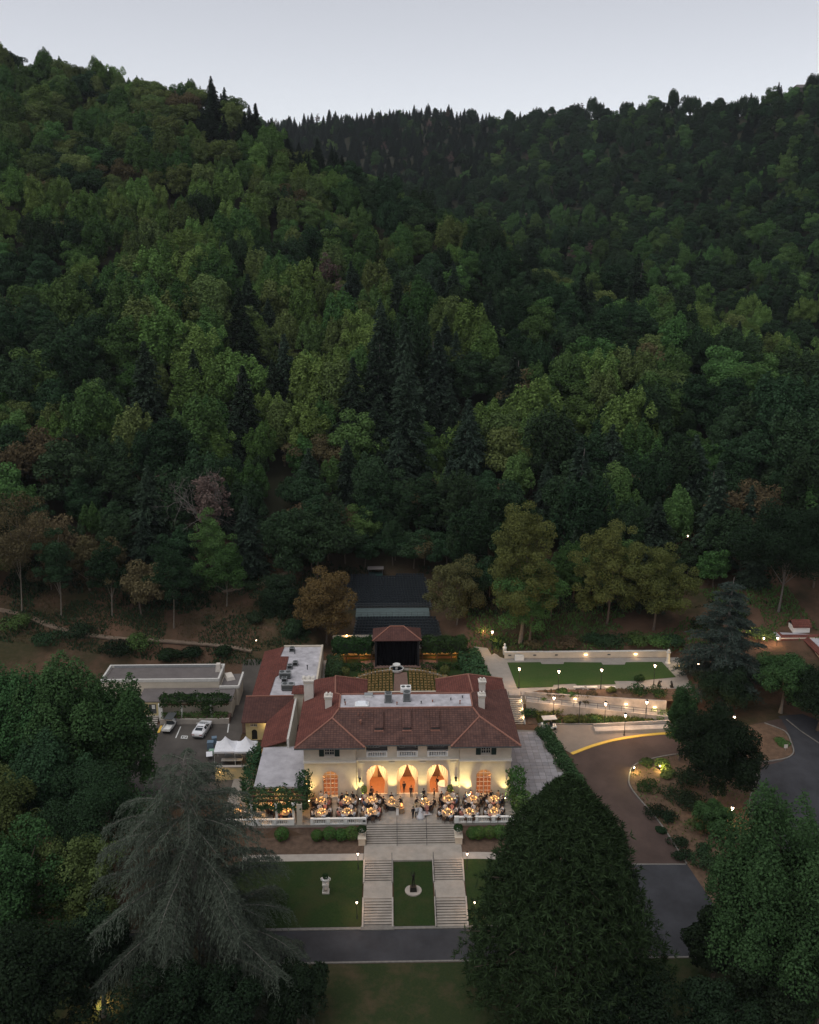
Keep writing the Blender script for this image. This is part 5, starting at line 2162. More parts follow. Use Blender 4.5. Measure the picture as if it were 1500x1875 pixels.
# plant on the white roof
for k, (a, b, wd, hh, lab) in enumerate(((516, 1241, 1.9, 0.9, 'second from the front'), (521, 1263, 2.1, 0.9, 'nearest the tiled front roof'))):
    q = at(a, b, 4.5)
    t = thing('rooftop_unit', 'wide dark rooftop air handler on the white service roof, ' + lab, 'air handler', (q.x + 0.6, q.y, 4.5), 0, 'air handlers on the service roof')
    mb = MB()
    mb.box(0, 0, 0.2, wd, 1.1, hh)
    mb.build('casing', M['metal_grey'], t)
    mb = MB()
    mb.box(0, -0.56, 0.3, wd * 0.9, 0.04, hh * 0.7)
    mb.build('grille', M['metal_dark'], t)
    mb = MB()
    for s_ in (-0.5, 0.5):
        mb.cyl((s_, 0, hh + 0.2), (s_, 0, hh + 0.28), 0.36, n=12)
    mb.build('fan_guard', M['metal_dark'], t)
    mb = MB()
    mb.box(0, 0, 0, wd * 0.9, 0.9, 0.2)
    mb.build('base', M['metal_dark'], t)
for a, b, lab in ((521, 1248, 'between the two wide air handlers'), (531, 1224, 'beside the step in the red tiles'), (541, 1218, 'right of the step in the red tiles'), (535, 1192, 'at the far end of the white service roof')):
    q = at(a, b, 4.5)
    condenser('small dark rooftop air conditioner ' + lab, q.x, q.y, 4.5, 0.85, 0.6)
for a, b in ((563, 1226), (540, 1197)):
    q = at(a, b, 4.5)
    mb = MB()
    mb.cyl((0, 0, 0), (0, 0, 0.7), 0.08, n=7)
    mb.cyl((0, 0, 0.7), (0, 0, 0.8), 0.14, n=7)
    tag(mb.build('vent_stack', M['metal_dark'], None, (q.x, q.y, 4.5)), 'thin dark vent stack on the white service roof', 'vent', 'vent stacks on the service roof')

# ------------------------------------------------------------------ dining porch with its vines
po = thing('dining_porch', 'vine-hung dining porch with a pale flat roof at the left of the villa', 'porch', (-17.2, 0, 0))
mb = MB()
mb.box(-0.0, 2.6, 3.2, 6.6, 10.4, 0.3)
mb.build('flat_roof', M['porch_roof'], po)
mb = MB()
for y in (-2.4, -3.4, -4.4, -5.4):
    mb.box(0.1, y, 3.15, 7.4, 0.14, 0.2)
mb.box(-3.2, -3.9, 2.95, 0.2, 3.8, 0.2)
mb.box(3.1, -3.9, 2.95, 0.2, 3.8, 0.2)
mb.build('beam', M['wood'], po)
for x in (-3.2, 0.0):
    mb = MB()
    mb.lathe([(0.26, 0), (0.26, 0.15), (0.19, 0.2), (0.17, 2.7), (0.26, 2.8), (0.26, 2.95)], 12)
    mb.build('column', M['white_paint'], po, (x, -5.5, 0), smooth=False)
mb = MB()
mb.lathe([(0.26, 0), (0.26, 0.15), (0.19, 0.2), (0.17, 2.7), (0.26, 2.8), (0.26, 2.95)], 12)
mb.build('column', M['white_paint'], po, (2.2, -5.5, 0))
mb = MB()
mb.box(3.0, -5.7, 0, 0.7, 0.6, 2.95)
mb.box(3.15, 7.6, 0, 0.3, 0.4, 3.2)
mb.build('corner_pier', M['stucco'], po)
mb = MB()
mb.box(0, 7.7, 0, 6.6, 0.25, 3.2)
mb.build('back_wall', M['warm_wall'], po)
rngv = np.random.default_rng(41)


def vine(label, x, y, z, sx, sy, sz, leaf=0.19, dens=30, bulge=0.25, hang=0.0, parent=None, leafm='vine'):
    t = thing('climbing_vine', label, 'vine', (x, y, z))
    Q = leafy_box(rngv, sx, sy, sz, leaf, dens, bulge)
    if hang:
        n = int(sx * 22)
        px_ = rngv.uniform(-0.5, 0.5, n) * sx
        L = rngv.uniform(0.1, hang, n) * (0.5 + 0.5 * np.sin(px_ * 2.3 + 1))
        P, N_ = [], []
        for a, l in zip(px_, L):
            k = max(2, int(abs(l) / 0.12))
            P.append(np.stack([np.full(k, a) + rngv.normal(size=k) * 0.08, np.full(k, -sy / 2) + rngv.normal(size=k) * 0.2, -np.linspace(0, abs(l), k)], 1))
            N_.append(np.tile([0, -1, 0.4], (k, 1)) + rngv.normal(size=(k, 3)) * 0.5)
        Q = np.concatenate([Q, leaves(np.concatenate(P), np.concatenate(N_), leaf, 0.6, rng=rngv)])
    obj('foliage', quad_mesh('foliage', Q, LF[leafm]), t)
    mb = MB()
    for k in range(5):
        a = rngv.uniform(-0.4, 0.4) * sx
        mb.tube([(a, -sy * 0.2, -z), (a + 0.1, 0, sz * 0.3), (a - 0.1, 0, sz * 0.8)], [0.05, 0.04, 0.02], 4)
    mb.build('stem', M['bark'], t)
    return t


vine('dark green vine hanging along the front of the dining porch', -17.2, -3.9, 2.45, 7.6, 3.4, 0.9, hang=0.8, dens=40)
vine('tall green vine climbing the corner between the porch and the villa front', -13.9, -2.2, 1.2, 1.3, 2.2, 3.7, hang=0.8)
vine('green vine spilling over the left edge of the pale porch roof', -21.6, 3.0, 1.0, 1.5, 9.4, 2.5, hang=0.5)
vine('green vine on the wall by the tents at the back of the porch', -21.6, 9.6, 0.2, 0.9, 2.4, 2.2)
vine('tall leafy vine climbing the right corner of the villa front', 14.6, -1.8, 0.3, 1.7, 2.6, 4.4, hang=0.8, leafm='green')
vine('leafy vine low at the right end of the terrace', 15.2, -4.0, 0.1, 2.0, 2.0, 2.4, leafm='green')
hd = thing('trailing_hedge', 'long trailing green hedge along the edge of the side terrace above the drive', 'hedge', (0, 0, 0))
Q = []
for k in range(24):
    f = (k + 0.5) / 24
    x, y = 20.9 + (23.6 - 20.9) * f + 0.3, 17.8 + (1.0 - 17.8) * f
    q = leafy_box(rngv, 1.5 + 0.5 * math.sin(k), 1.1, 1.0, 0.2, 34, 0.28, 0.0)
    q[..., 0] += x
    q[..., 1] += y
    q[..., 2] += -0.25
    Q.append(q)
    n = 110                                                       # fronds that trail outward and down
    o = rngv.uniform(-0.5, 0.5, n)
    l = rngv.uniform(0.4, 1.3, n)
    u = rngv.uniform(0, 1, n)
    C = np.stack([x + 0.6 + u * l, y + o, 0.55 - u * u * l * 1.1], 1)
    T = np.stack([np.ones(n), rngv.normal(size=n) * 0.4, -1.5 * u], 1)
    Q.append(leaves(C, np.tile([0.3, 0, 1.0], (n, 1)) + rngv.normal(size=(n, 3)) * 0.3, 0.26, 0.25, T=T, rng=rngv))
obj('foliage', quad_mesh('foliage', np.concatenate(Q), LF['vine']), hd)

# ------------------------------------------------------------------ stage pavilion, garden behind the villa
sg = thing('stage_pavilion', 'small stage pavilion with a red hip roof and a black curtain', 'pavilion', (-1.1, 42.0, 0))
ze, zr = 5.95, 7.35
e = [(-4.3, -2.8, ze), (4.3, -2.8, ze), (4.3, 2.8, ze), (-4.3, 2.8, ze)]
r0, r1 = (-1.2, 0.3, zr), (1.2, 0.3, zr)
mb = MB()
mb.slab([e[0], e[1], r1, r0], 0.14)
mb.slab([e[2], e[3], r0, r1], 0.14)
mb.build('roof', M['tile_brown'], sg)
mb = MB()
mb.slab([e[1], e[2], r1], 0.14)
mb.slab([e[3], e[0], r0], 0.14)
mb.build('roof', M['tile_brown'], sg)
mb = MB()
for a, b in ((e[0], r0), (e[1], r1), (r0, r1)):
    a, b = Vector(a), Vector(b)
    for k in range(8):
        mb.cyl(a.lerp(b, k / 8) + Vector((0, 0, 0.03)), a.lerp(b, (k + 1.05) / 8) + Vector((0, 0, 0.06)), 0.12, 0.1, 6)
mb.build('ridge_cap', M['ridge'], sg)
mb = MB()
n = 60
vs, fs = [], []
for i in range(n + 1):
    x = -3.6 + 7.2 * i / n
    for z in (0.55, 5.9):
        vs.append((x, -2.05 + 0.09 * math.sin(i * 1.35), z))
for i in range(n):
    fs.append((2 * i, 2 * i + 2, 2 * i + 3, 2 * i + 1))
mb.raw(vs, fs)
mb.build('stage_curtain', M['black_cloth'], sg, smooth=True)
mb = MB()
for x in (-3.75, 3.75):
    for y in (-2.2, 2.3):
        mb.box(x, y, 0, 0.35, 0.35, 5.9)
mb.box(0, 2.4, 0, 7.4, 0.2, 5.9)
mb.box(-3.75, 0, 0, 0.2, 4.6, 5.9)
mb.box(3.75, 0, 0, 0.2, 4.6, 5.9)
mb.build('wall', M['iron'], sg)
mb = MB()
mb.box(0, 0, 0, 7.4, 5.2, 0.75)
mb.build('stage_floor', M['concrete'], sg)

fo = thing('fountain', 'low white round fountain with a bowl in front of the black stage curtain', 'fountain', (-1.2, 38.6, 0.55))
mb = MB()
mb.lathe([(0.95, 0), (1.15, 0.1), (1.25, 0.5), (1.12, 0.5), (1.05, 0.25)], 24)
mb.build('basin', M['white_paint'], fo)
mb = MB()
mb.lathe([(0.28, 0.2), (0.2, 0.4), (0.2, 0.8), (0.35, 0.9)], 14)
mb.build('stem', M['white_paint'], fo)
mb = MB()
mb.lathe([(0.3, 0.85), (0.62, 1.0), (0.68, 1.2), (0.56, 1.2), (0.5, 1.08)], 20)
mb.build('bowl', M['white_paint'], fo)
mb = MB()
mb.cyl((0, 0, 0.3), (0, 0, 0.34), 1.08, n=24)
mb.build('water', M['dark_glass'], fo)
staircase('low dark steps from the brick aisle up to the fountain', -2.0, 0.9, 38.5, 0.62, 3, 0.13, 0.4, (), False)


def arbour(label, x0, x1, y0, y1, z, hz, glow):
    t = thing('vine_arbour', label, 'arbour', ((x0 + x1) / 2, (y0 + y1) / 2, gz((x0 + x1) / 2, (y0 + y1) / 2)))
    sx, sy = x1 - x0, y1 - y0
    obj('foliage', quad_mesh('foliage', leafy_box(rngv, sx, sy, hz, 0.2, 60, 0.2, z - hz), LF['hedge']), t)
    mb = MB()
    mb.box(0, 0, z - hz + 0.1, sx - 0.3, sy - 0.3, hz - 0.3)
    mb.build('light_block_core', M['iron'], t)  # solid core added inside the foliage to stop lamp light leaking through
    mb = MB()
    for k in range(max(2, int(sx / 2.2)) + 1):
        x = -sx / 2 + sx * k / max(2, int(sx / 2.2))
        for y in (-sy / 2 + 0.3, sy / 2 - 0.3):
            mb = MB()
            mb.box(x, y, -0.2, 0.16, 0.16, z - 0.4)
            mb.build('post', M['wood'], t)
    mb = MB()
    mb.box(0, sy / 2 + 0.1, 0, sx, 0.15, z - 0.5)
    mb.build('back_wall', M['yellow_stucco'], t)
    if glow:
        for k in range(2):
            x = (-0.25 + 0.5 * k) * sx
            mb = MB()
            mb.box(x, 0.4, z - hz - 0.3, 0.14, 0.14, 0.2)
            mb.build('hanging_lamp', M['lamp_warm'], t)
            light('hanging_lamp_glow', 'POINT', glow, (1, 0.45, 0.13), t, (x, 0.2, z - hz - 0.5), 0.15)
    return t


arbour('vine arbour with a warm glow beneath, left of the stage', -12.4, -5.6, 40.6, 43.4, 3.6, 2.0, 90)
arbour('vine arbour with a warm glow beneath, right of the stage', 3.4, 11.2, 40.6, 43.4, 3.6, 2.0, 90)


def hedge(label, x, y, sx, sy, h, rz=0.0, lf='hedge', leaf=0.16, dens=34, z=None):
    t = thing('hedge', label, 'hedge', (x, y, gz(x, y) if z is None else z), rz)
    obj('foliage', quad_mesh('foliage', leafy_box(rngv, sx, sy, h, leaf, dens, 0.12), LF[lf]), t)
    mb = MB()
    for k in range(max(2, int(sx / 1.2))):
        a = -sx / 2 + sx * (k + 0.5) / max(2, int(sx / 1.2))
        mb.tube([(a, 0, -0.3), (a + 0.05, 0.02, h * 0.4), (a - 0.05, 0, h * 0.8)], [0.05, 0.04, 0.02], 4)
    mb.build('stem', M['bark'], t)
    return t


hedge('low clipped hedge left of the fountain', -8.4, 38.9, 6.0, 1.1, 1.0)
hedge('low clipped hedge right of the fountain', 6.4, 38.9, 6.4, 1.1, 1.0)
hedge('tall ivy hedge at the left end of the rear garden', -12.0, 37.2, 2.6, 7.0, 2.4, lf='vine')
hedge('big ivy bank running down the right side of the rear garden', 12.3, 34.5, 3.6, 15.0, 2.8, 0.09, lf='vine', leaf=0.24, dens=24)
hedge('ivy bank behind the right rear wing of the villa', 13.6, 24.0, 3.0, 6.5, 2.0, 0.05, lf='vine', leaf=0.24, dens=24)
hedge('dark ivy patch beside the white service roof', -12.2, 30.0, 1.8, 5.4, 1.4, lf='hedge')

# garden wall with a lit lamp behind the left arbour
gw = thing('garden_fence', 'pale slatted fence lit by a lamp behind the left arbour', 'fence', (-8.9, 44.4, gz(-8.9, 44.4)))
for k in range(26):
    mb = MB()
    mb.box(-3.6 + 7.2 * k / 25, 0, 0, 0.18, 0.06, 1.5) if k == 0 else None
    if k == 0:
        sl = MB()
        sl.box(0, 0, 0, 0.2, 0.06, 1.5)
        slm = sl.mesh('slat', M['cloth_pale'])
    obj('slat', slm, gw, (-3.6 + 7.2 * k / 25, 0, 2.3))
mb = MB()
mb.box(0, 0.06, 2.5, 7.6, 0.06, 0.12)
mb.box(0, 0.06, 3.4, 7.6, 0.06, 0.12)
mb.box(0, 0.3, 0, 7.8, 0.3, 2.35)
mb.build('rail', M['stucco'], gw)
ln = MB()
ln.ell((-1.2, -0.25, 3.7), (0.2, 0.2, 0.24), 8, 6)
ln.build('lamp_globe', M['lamp_warm'], gw)
light('lamp_globe_glow', 'POINT', 60, (1, 0.6, 0.24), gw, (-1.2, -0.7, 3.7), 0.2)
mb = MB()
mb.box(0, 0, 0, 14, 0.3, 2.0)
tag(mb.build('backdrop_wall', M['pale_stone'], None, (1.5, 46.6, 1.2)), 'pale wall seen behind the stage pavilion', 'wall')

# ------------------------------------------------------------------ amphitheatre
am = thing('seating_bank', 'hillside seating bank with rows of dark blue seats and a teal cross walk', 'seating', (-1.8, 51.0, 0))
_s = MB()
_s.box(0, 0.0, 0.38, 0.46, 0.44, 0.06)
_s.box(0, 0.22, 0.42, 0.46, 0.06, 0.46)
_s.box(0, 0.02, 0.0, 0.08, 0.3, 0.38)
SEAT = _s.mesh('seat', M['seat_navy'])
rows = []
for k in range(6):
    rows.append((0.3 + k * 0.62, 1.75 + k * 0.32, -7.2 + 0.1 * k, 8.8 - 0.1 * k))
for k in range(14):
    f = k / 13
    rows.append((8.9 + k * 0.66, 4.05 + k * 0.225, -8.6 - 1.7 * min(1, f * 2), 7.3 - 0.8 * f))
seats = []
riser = MB()
for k, (dy, z, xa, xb) in enumerate(rows):
    riser.box((xa + xb) / 2, dy + 0.1, z - 1.2, xb - xa + 0.8, 0.64, 1.2)
    n = int((xb - xa) / 0.56)
    for q in range(n):
        x = xa + (xb - xa) * (q + 0.5) / n
        if k == 19 and -3.5 < x < 0.5:
            continue
        bow = 0.012 * (x + 0.5) ** 2 * (0.5 if k < 6 else 1.0) * -0.35
        seats.append((x, dy + bow, z))
ro = riser.build('riser', M['metal_dark'], am)
for x, y, z in seats[:300]:
    obj('seat', SEAT, am, (x, y, z))
sb = MB()
for x, y, z in seats[300:]:
    sb.box(x, y, z + 0.38, 0.46, 0.44, 0.06)
    sb.box(x, y + 0.22, z + 0.42, 0.46, 0.06, 0.46)
    sb.box(x, y + 0.02, z, 0.08, 0.3, 0.38)
so = sb.build('seat_rows', M['seat_navy'], am)
so['kind'] = 'stuff'
mb = MB()
mb.box(0.0, 6.2, 3.4, 14.2, 4.5, 0.6)
mb.build('cross_walk', M['teal_deck'], am)
mb = MB()
for h in (0.45, 0.9):
    mb.cyl((-7.2, 3.95, 4.0 + h), (7.2, 3.95, 4.0 + h), 0.03, n=5)
    mb.cyl((-8.4, 8.5, 4.0 + h), (8.0, 8.5, 4.0 + h), 0.03, n=5)
for k in range(13):
    mb.cyl((-7.2 + k * 1.2, 3.95, 3.9), (-7.2 + k * 1.2, 3.95, 4.9), 0.03, n=5)
    mb.cyl((-8.4 + k * 1.36, 8.5, 3.9), (-8.4 + k * 1.36, 8.5, 4.9), 0.03, n=5)
mb.build('guard_rail', M['metal_dark'], am)
bt = thing('sound_booth', 'small dark green booth at the top of the seating bank', 'booth', (-5.2, 69.6, 6.6))
mb = MB()
mb.box(0, 0, 0, 2.9, 1.6, 1.0)
mb.build('counter', mat('booth_green', (0.03, 0.075, 0.065), 0.8, 0.15), bt)
mb = MB()
for x in (-1.4, 1.4):
    for y in (-0.7, 0.7):
        mb.box(x, y, 0, 0.09, 0.09, 2.1)
mb.build('post', M['metal_dark'], bt)
mb = MB()
mb.box(0, 0, 2.1, 3.3, 1.9, 0.1)
mb.build('roof', M['dark_roof'], bt)

# ------------------------------------------------------------------ studio building at the left
su = thing('studio_building', 'low flat-roofed studio building with a raised roof parapet at the left', 'building')
mb = MB()
mb.box(-39.7, 30.3, 0, 19.0, 5.6, 4.2)
mb.box(-34.9, 25.4, 0, 14.6, 4.2, 2.95)
mb.box(-28.6, 29.6, 0, 3.0, 5.0, 3.3)
mb.build('wall', M['stucco'], su)
mb = MB()
mb.box(-39.7, 30.3, 4.2, 18.4, 5.0, 0.06)
mb.box(-34.9, 25.2, 2.95, 14.9, 4.7, 0.14)
mb.box(-28.4, 29.6, 3.3, 3.0, 4.8, 0.08)
mb.build('roof', M['dark_roof'], su)
mb = MB()
mb.box(-39.7, 27.6, 4.2, 19.2, 0.3, 0.5)
mb.box(-39.7, 33.0, 4.2, 19.2, 0.3, 0.5)
mb.box(-49.15, 30.3, 4.2, 0.3, 5.1, 0.5)
mb.box(-30.25, 30.3, 4.2, 0.3, 5.1, 0.5)
mb.box(-26.95, 29.6, 3.2, 0.3, 5.0, 0.5)
mb.box(-28.5, 27.1, 3.2, 3.2, 0.3, 0.4)
mb.build('parapet', M['pale_stone'], su)
mb = MB()
mb.box(-39.7, 32.8, 4.28, 17.6, 0.08, 0.42)
mb.build('parapet_flashing', M['metal_grey'], su)
mb = MB()
mb.box(-35.0, 24.3, 3.1, 3.2, 1.6, 0.16)
mb.build('skylight', M['dark_glass'], su)
mb = MB()
mb.box(-30.9, 31.4, 4.25, 0.9, 1.1, 1.3, taper=0.7)
mb.box(-29.0, 30.6, 3.38, 1.4, 2.4, 0.5, rz=0.4, taper=0.8)
mb.build('tarpaulin', M['cloth_pale'], su)
mb = MB()
pierced_wall(mb, -42.2, -38.6, 0, 2.95, 22.9, 0.25, [rect_pts(-40.0, 1.2, 0.9, 2.6)])
mb.build('wall', M['yellow_stucco'], su)
mb = MB()
mb.box(-40.0, 23.05, 0.9, 1.1, 0.08, 1.65)
dr = mb.build('door', M['metal_dark'], su)
mb = MB()
for k in range(3):
    mb.box(-39.86, 22.98, 1.75 + k * 0.24, 0.5, 0.03, 0.19)
mb.build('notice', M['white_paint'], dr)
mb = MB()
mb.box(-38.7, 22.4, 0, 0.4, 0.5, 2.9)
mb.build('pier', M['white_paint'], su)
staircase('short concrete steps up to the studio door by the car park', -40.9, -39.0, 22.7, 0.9, 5, 0.17, 0.36, (), False)
pg = thing('vine_pergola', 'vine-covered pergola on pale columns in front of the studio', 'pergola', (-33.2, 23.0, 0.8))
obj('foliage', quad_mesh('foliage', leafy_box(rngv, 10.6, 2.6, 0.9, 0.2, 36, 0.25, 2.0), LF['hedge']), pg)
for x in (-5.1, -2.0, -1.2, 2.6, 3.4):
    mb = MB()
    mb.lathe([(0.2, 0), (0.16, 0.1), (0.14, 2.0), (0.2, 2.1)], 10)
    mb.build('column', M['white_paint'], pg, (x, -1.0 if x not in (-1.2, 3.4) else 0.6, 0))
mb = MB()
mb.box(0, -1.0, 2.05, 10.8, 0.15, 0.2)
mb.box(0, 1.0, 2.05, 10.8, 0.15, 0.2)
mb.build('beam', M['wood'], pg)
mb = MB()
mb.box(-33.1, 21.2, -0.2, 10.8, 0.35, 1.1)
tag(mb.build('planter_wall', M['path']), 'low pale wall between the car park and the pergola', 'wall')
mb = MB()
mb.box(-33.1, 23.0, 0, 10.8, 3.3, 0.78)
tag(mb.build('pergola_floor', M['brick_paving']), kind='structure')
hedge('leafy border along the low wall in front of the pergola', -33.2, 21.8, 10.2, 0.9, 0.8, z=0.75, lf='green')
t = thing('round_shrub', 'round dark shrub on a short stem under the pergola', 'shrub', (-31.2, 22.0, 0.8))
obj('crown', quad_mesh('crown', leafy_ball(rngv, 0.9, 0.9, 0.7, 0.14, 500, 0.7), LF['hedge']), t)
mb = MB()
mb.cyl((0, 0, 0), (0, 0, 1.2), 0.07)
mb.build('trunk', M['bark'], t)
# pale roof edge of another low building at the far left
q0 = at(-60, 1222, 3.0)
q1 = at(52, 1222, 3.0)
fb = thing('far_outbuilding', 'low outbuilding with a pale flat roof at the far left edge', 'building', ((q0.x + q1.x) / 2, q0.y + 2, 0))
mb = MB()
mb.box(0, 0, 0, abs(q1.x - q0.x), 4.6, 2.7)
mb.build('wall', M['stucco'], fb)
mb = MB()
mb.box(0, 0, 2.7, abs(q1.x - q0.x) + 0.4, 5.0, 0.25)
mb.build('roof', M['pale_stone'], fb)

# car park surface and markings
drape('car_park', [(-42.0, 2.0), (-23.5, 2.0), (-23.0, 15.6), (-25.3, 16.0), (-25.2, 21.0), (-42.0, 21.0)], M['lot_asphalt'], off=0.05)
drape('lane', [(-27.6, 21.0), (-25.2, 21.0), (-24.8, 41.5), (-28.4, 41.5)], M['lot_asphalt'], off=0.06)
drape('parking_line', px_path([(321, 1352), (323, 1352), (332, 1331), (330, 1331)]), M['white_line'], off=0.07)
drape('parking_line', px_path([(416, 1342), (418, 1342), (421, 1320), (419, 1320)]), M['white_line'], off=0.07)
drape('painted_kerb', px_path([(288, 1343), (293, 1343), (298, 1330), (294, 1330)]), M['yellow_paint'], off=0.14)
_o = []
for a, b, c, d in ((332, 1352.5, 343, 1353.2), (333.5, 1347.8, 344, 1348.5), (332, 1353, 333.2, 1348), (342.4, 1353, 343.6, 1348), (335.5, 1352, 337.5, 1349), (337.8, 1352, 340.5, 1349)):
    _o.append((a, b, c, d))
mb = MB()
for a, b, c, d in _o:
    p_, q_ = on(a, b), on(c, d)
    dv = (q_ - p_)
    nv = Vector((-dv.y, dv.x, 0)).normalized() * 0.07
    mb.poly([p_ - nv + Vector((0, 0, 0.075)), p_ + nv + Vector((0, 0, 0.075)), q_ + nv + Vector((0, 0, 0.075)), q_ - nv + Vector((0, 0, 0.075))][::-1])
tag(mb.build('parking_marking', M['white_line']), kind='structure')

# ------------------------------------------------------------------ building at the right, among trees
rb = thing('gallery_building', 'pale flat-roofed building with red tile edges among the trees at the right', 'building', (66.0, 40.0, 3.0))
mb = MB()
mb.box(6.6, 3.2, 0, 12.0, 5.5, 2.2)
mb.box(8.5, -3.2, 0, 6.0, 7.4, 2.2)
mb.box(-1.6, 0.8, 0, 2.4, 2.4, 1.4)
mb.box(0.2, 4.6, 0, 4.4, 3.0, 1.6)
mb.build('wall', M['stucco'], rb)
mb = MB()
mb.box(6.6, 3.4, 2.2, 11.8, 4.9, 0.08)
mb.box(8.8, -3.4, 2.2, 5.2, 7.0, 0.08)
mb.box(0.2, 4.6, 1.6, 4.4, 3.0, 0.08)
mb.build('flat_roof', M['porch_roof'], rb)
mb = MB()
mb.slab([(1.0, 0.3, 2.0), (12.6, 0.3, 2.0), (12.6, 1.3, 2.55), (1.6, 1.3, 2.55)], 0.15)
mb.slab([(1.0, 0.3, 2.0), (1.6, 1.3, 2.55), (1.6, 5.6, 2.55), (1.0, 6.2, 2.0)][::-1], 0.15)
mb.slab([(5.0, -7.4, 2.0), (5.0, 0.3, 2.0), (5.9, 0.3, 2.5), (5.9, -6.6, 2.5)][::-1], 0.15)
mb.build('roof', M['tile_red'], rb)
mb = MB()
mb.box(5.6, 3.6, 2.2, 3.0, 2.2, 1.5)
mb.build('attic_wall', M['white_paint'], rb)
mb = MB()
mb.slab([(3.9, 2.2, 3.55), (7.3, 2.2, 3.55), (7.3, 3.6, 4.5), (3.9, 3.6, 4.5)], 0.14)
mb.slab([(7.3, 5.0, 3.55), (3.9, 5.0, 3.55), (3.9, 3.6, 4.5), (7.3, 3.6, 4.5)], 0.14)
mb.build('roof', M['tile_red'], rb)
mb = MB()
mb.slab([(4.1, 2.5, 3.6), (4.1, 4.7, 3.6), (4.1, 3.6, 4.4)], 0.02)
mb.build('gable', M['white_paint'], rb)
for k in range(5):
    mb = MB()
    mb.box(1.8 + k * 0.9, -0.02 + 0.44, 0.3, 0.6, 0.06, 1.2)
    wo = mb.build('window', M['window_wood'], rb)
    mb = MB()
    mb.box(1.8 + k * 0.9, 0.40, 0.36, 0.5, 0.04, 1.08)
    mb.build('pane', M['lit_window'] if k < 2 else M['dark_glass'], wo)
# ------------------------------------------------------------------ people
def skinned(name, V, Ed, R, mats, rule, sub=1):
    """one continuous body grown round a skeleton"""
    me = bpy.data.meshes.new('skeleton')
    me.from_pydata(V, Ed, [])
    o = bpy.data.objects.new('skeleton', me)
    COL.objects.link(o)
    md = o.modifiers.new('skin', 'SKIN')
    sv = me.skin_vertices[0].data
    for i, r in enumerate(R):
        r = r if hasattr(r, '__len__') else (r, r)
        sv[i].radius = r
        sv[i].use_root = (i == 0)
    md.use_smooth_shade = True
    sd = o.modifiers.new('sub', 'SUBSURF')
    sd.levels = sub
    sd.render_levels = sub
    dg = bpy.context.evaluated_depsgraph_get()
    out = bpy.data.meshes.new_from_object(o.evaluated_get(dg))
    out.name = name
    bpy.data.objects.remove(o)
    out.materials.clear()
    for m in mats:
        out.materials.append(m)
    for p in out.polygons:
        p.material_index = rule(p.center)
        p.use_smooth = True
    return out


SIT_V = [(0, 0, .54), (0, -.03, .78), (0, -.02, 1.0), (0, 0, 1.15), (0, .03, 1.30), (0, .045, 1.38),
         (.10, .04, .52), (.13, .42, .53), (.13, .44, .12), (.13, .56, .05), (-.10, .04, .52), (-.13, .42, .53), (-.13, .44, .12), (-.13, .56, .05),
         (.20, -.02, 1.07), (.27, .06, .85), (.18, .34, .82), (.14, .42, .81), (-.20, -.02, 1.07), (-.27, .06, .85), (-.18, .34, .82), (-.14, .42, .81)]
SIT_E = [(0, 1), (1, 2), (2, 3), (3, 4), (4, 5), (0, 6), (6, 7), (7, 8), (8, 9), (0, 10), (10, 11), (11, 12), (12, 13), (2, 14), (14, 15), (15, 16), (16, 17), (2, 18), (18, 19), (19, 20), (20, 21)]
SIT_R = [(.17, .14), (.155, .12), (.17, .11), .055, .088, .085, .10, .075, .05, .045, .10, .075, .05, .045, .07, .05, .036, .035, .07, .05, .036, .035]


def sit_rule(c):
    if c.z > 1.15 or (c.y > .35 and c.z > .72):
        return 0
    return 1 if c.z > .6 else 2


STAND_V = [(0, 0, .95), (0, -.01, 1.15), (0, -.01, 1.36), (0, 0, 1.50), (0, .02, 1.63), (0, .03, 1.71),
           (.09, 0, .90), (.10, .03, .5), (.10, 0, .09), (.11, .13, .04), (-.09, 0, .90), (-.11, -.02, .5), (-.12, -.06, .09), (-.13, .07, .04),
           (.19, 0, 1.42), (.25, .02, 1.16), (.24, .12, .93), (.23, .16, .84), (-.19, 0, 1.42), (-.26, .0, 1.16), (-.25, .08, .93), (-.24, .12, .84)]
STAND_R = [(.155, .11), (.14, .10), (.165, .105), .052, .085, .082, .10, .066, .046, .045, .10, .066, .046, .045, .066, .048, .036, .036, .066, .048, .036, .036]


def stand_rule(c):
    if c.z > 1.49 or c.z < .9 and abs(c.x) > .19 and c.z > .7:
        return 0
    return 1 if c.z > .95 else 2


def body_kit(V, R, rule, tag_):
    base = skinned('person', V, SIT_E, R, [M['skin'], M['shirt'], M['suit']], rule)
    kit = {}
    for key, top, low in (('suit', 'suit', 'suit'), ('shirt', 'shirt', 'suit'), ('pink', 'dress_pink', 'dress_pink'), ('blue', 'dress_blue', 'dress_blue'), ('tan', 'dress_tan', 'dress_tan')):
        m = base.copy()
        m.materials[1], m.materials[2] = M[top], M[low]
        kit[key] = m
    return kit


SIT = body_kit(SIT_V, SIT_R, sit_rule, 'sit')
STAND = body_kit(STAND_V, STAND_R, stand_rule, 'stand')


def hair_mesh(z, y, m, long):
    mb = MB()
    mb.ell((0, y - 0.02, z), (.105, .11, .10), 9, 6)
    if long:
        mb.ell((0, y - 0.09, z - 0.12), (.10, .06, .16), 8, 5)
    return mb.mesh('hair', M[m], True)


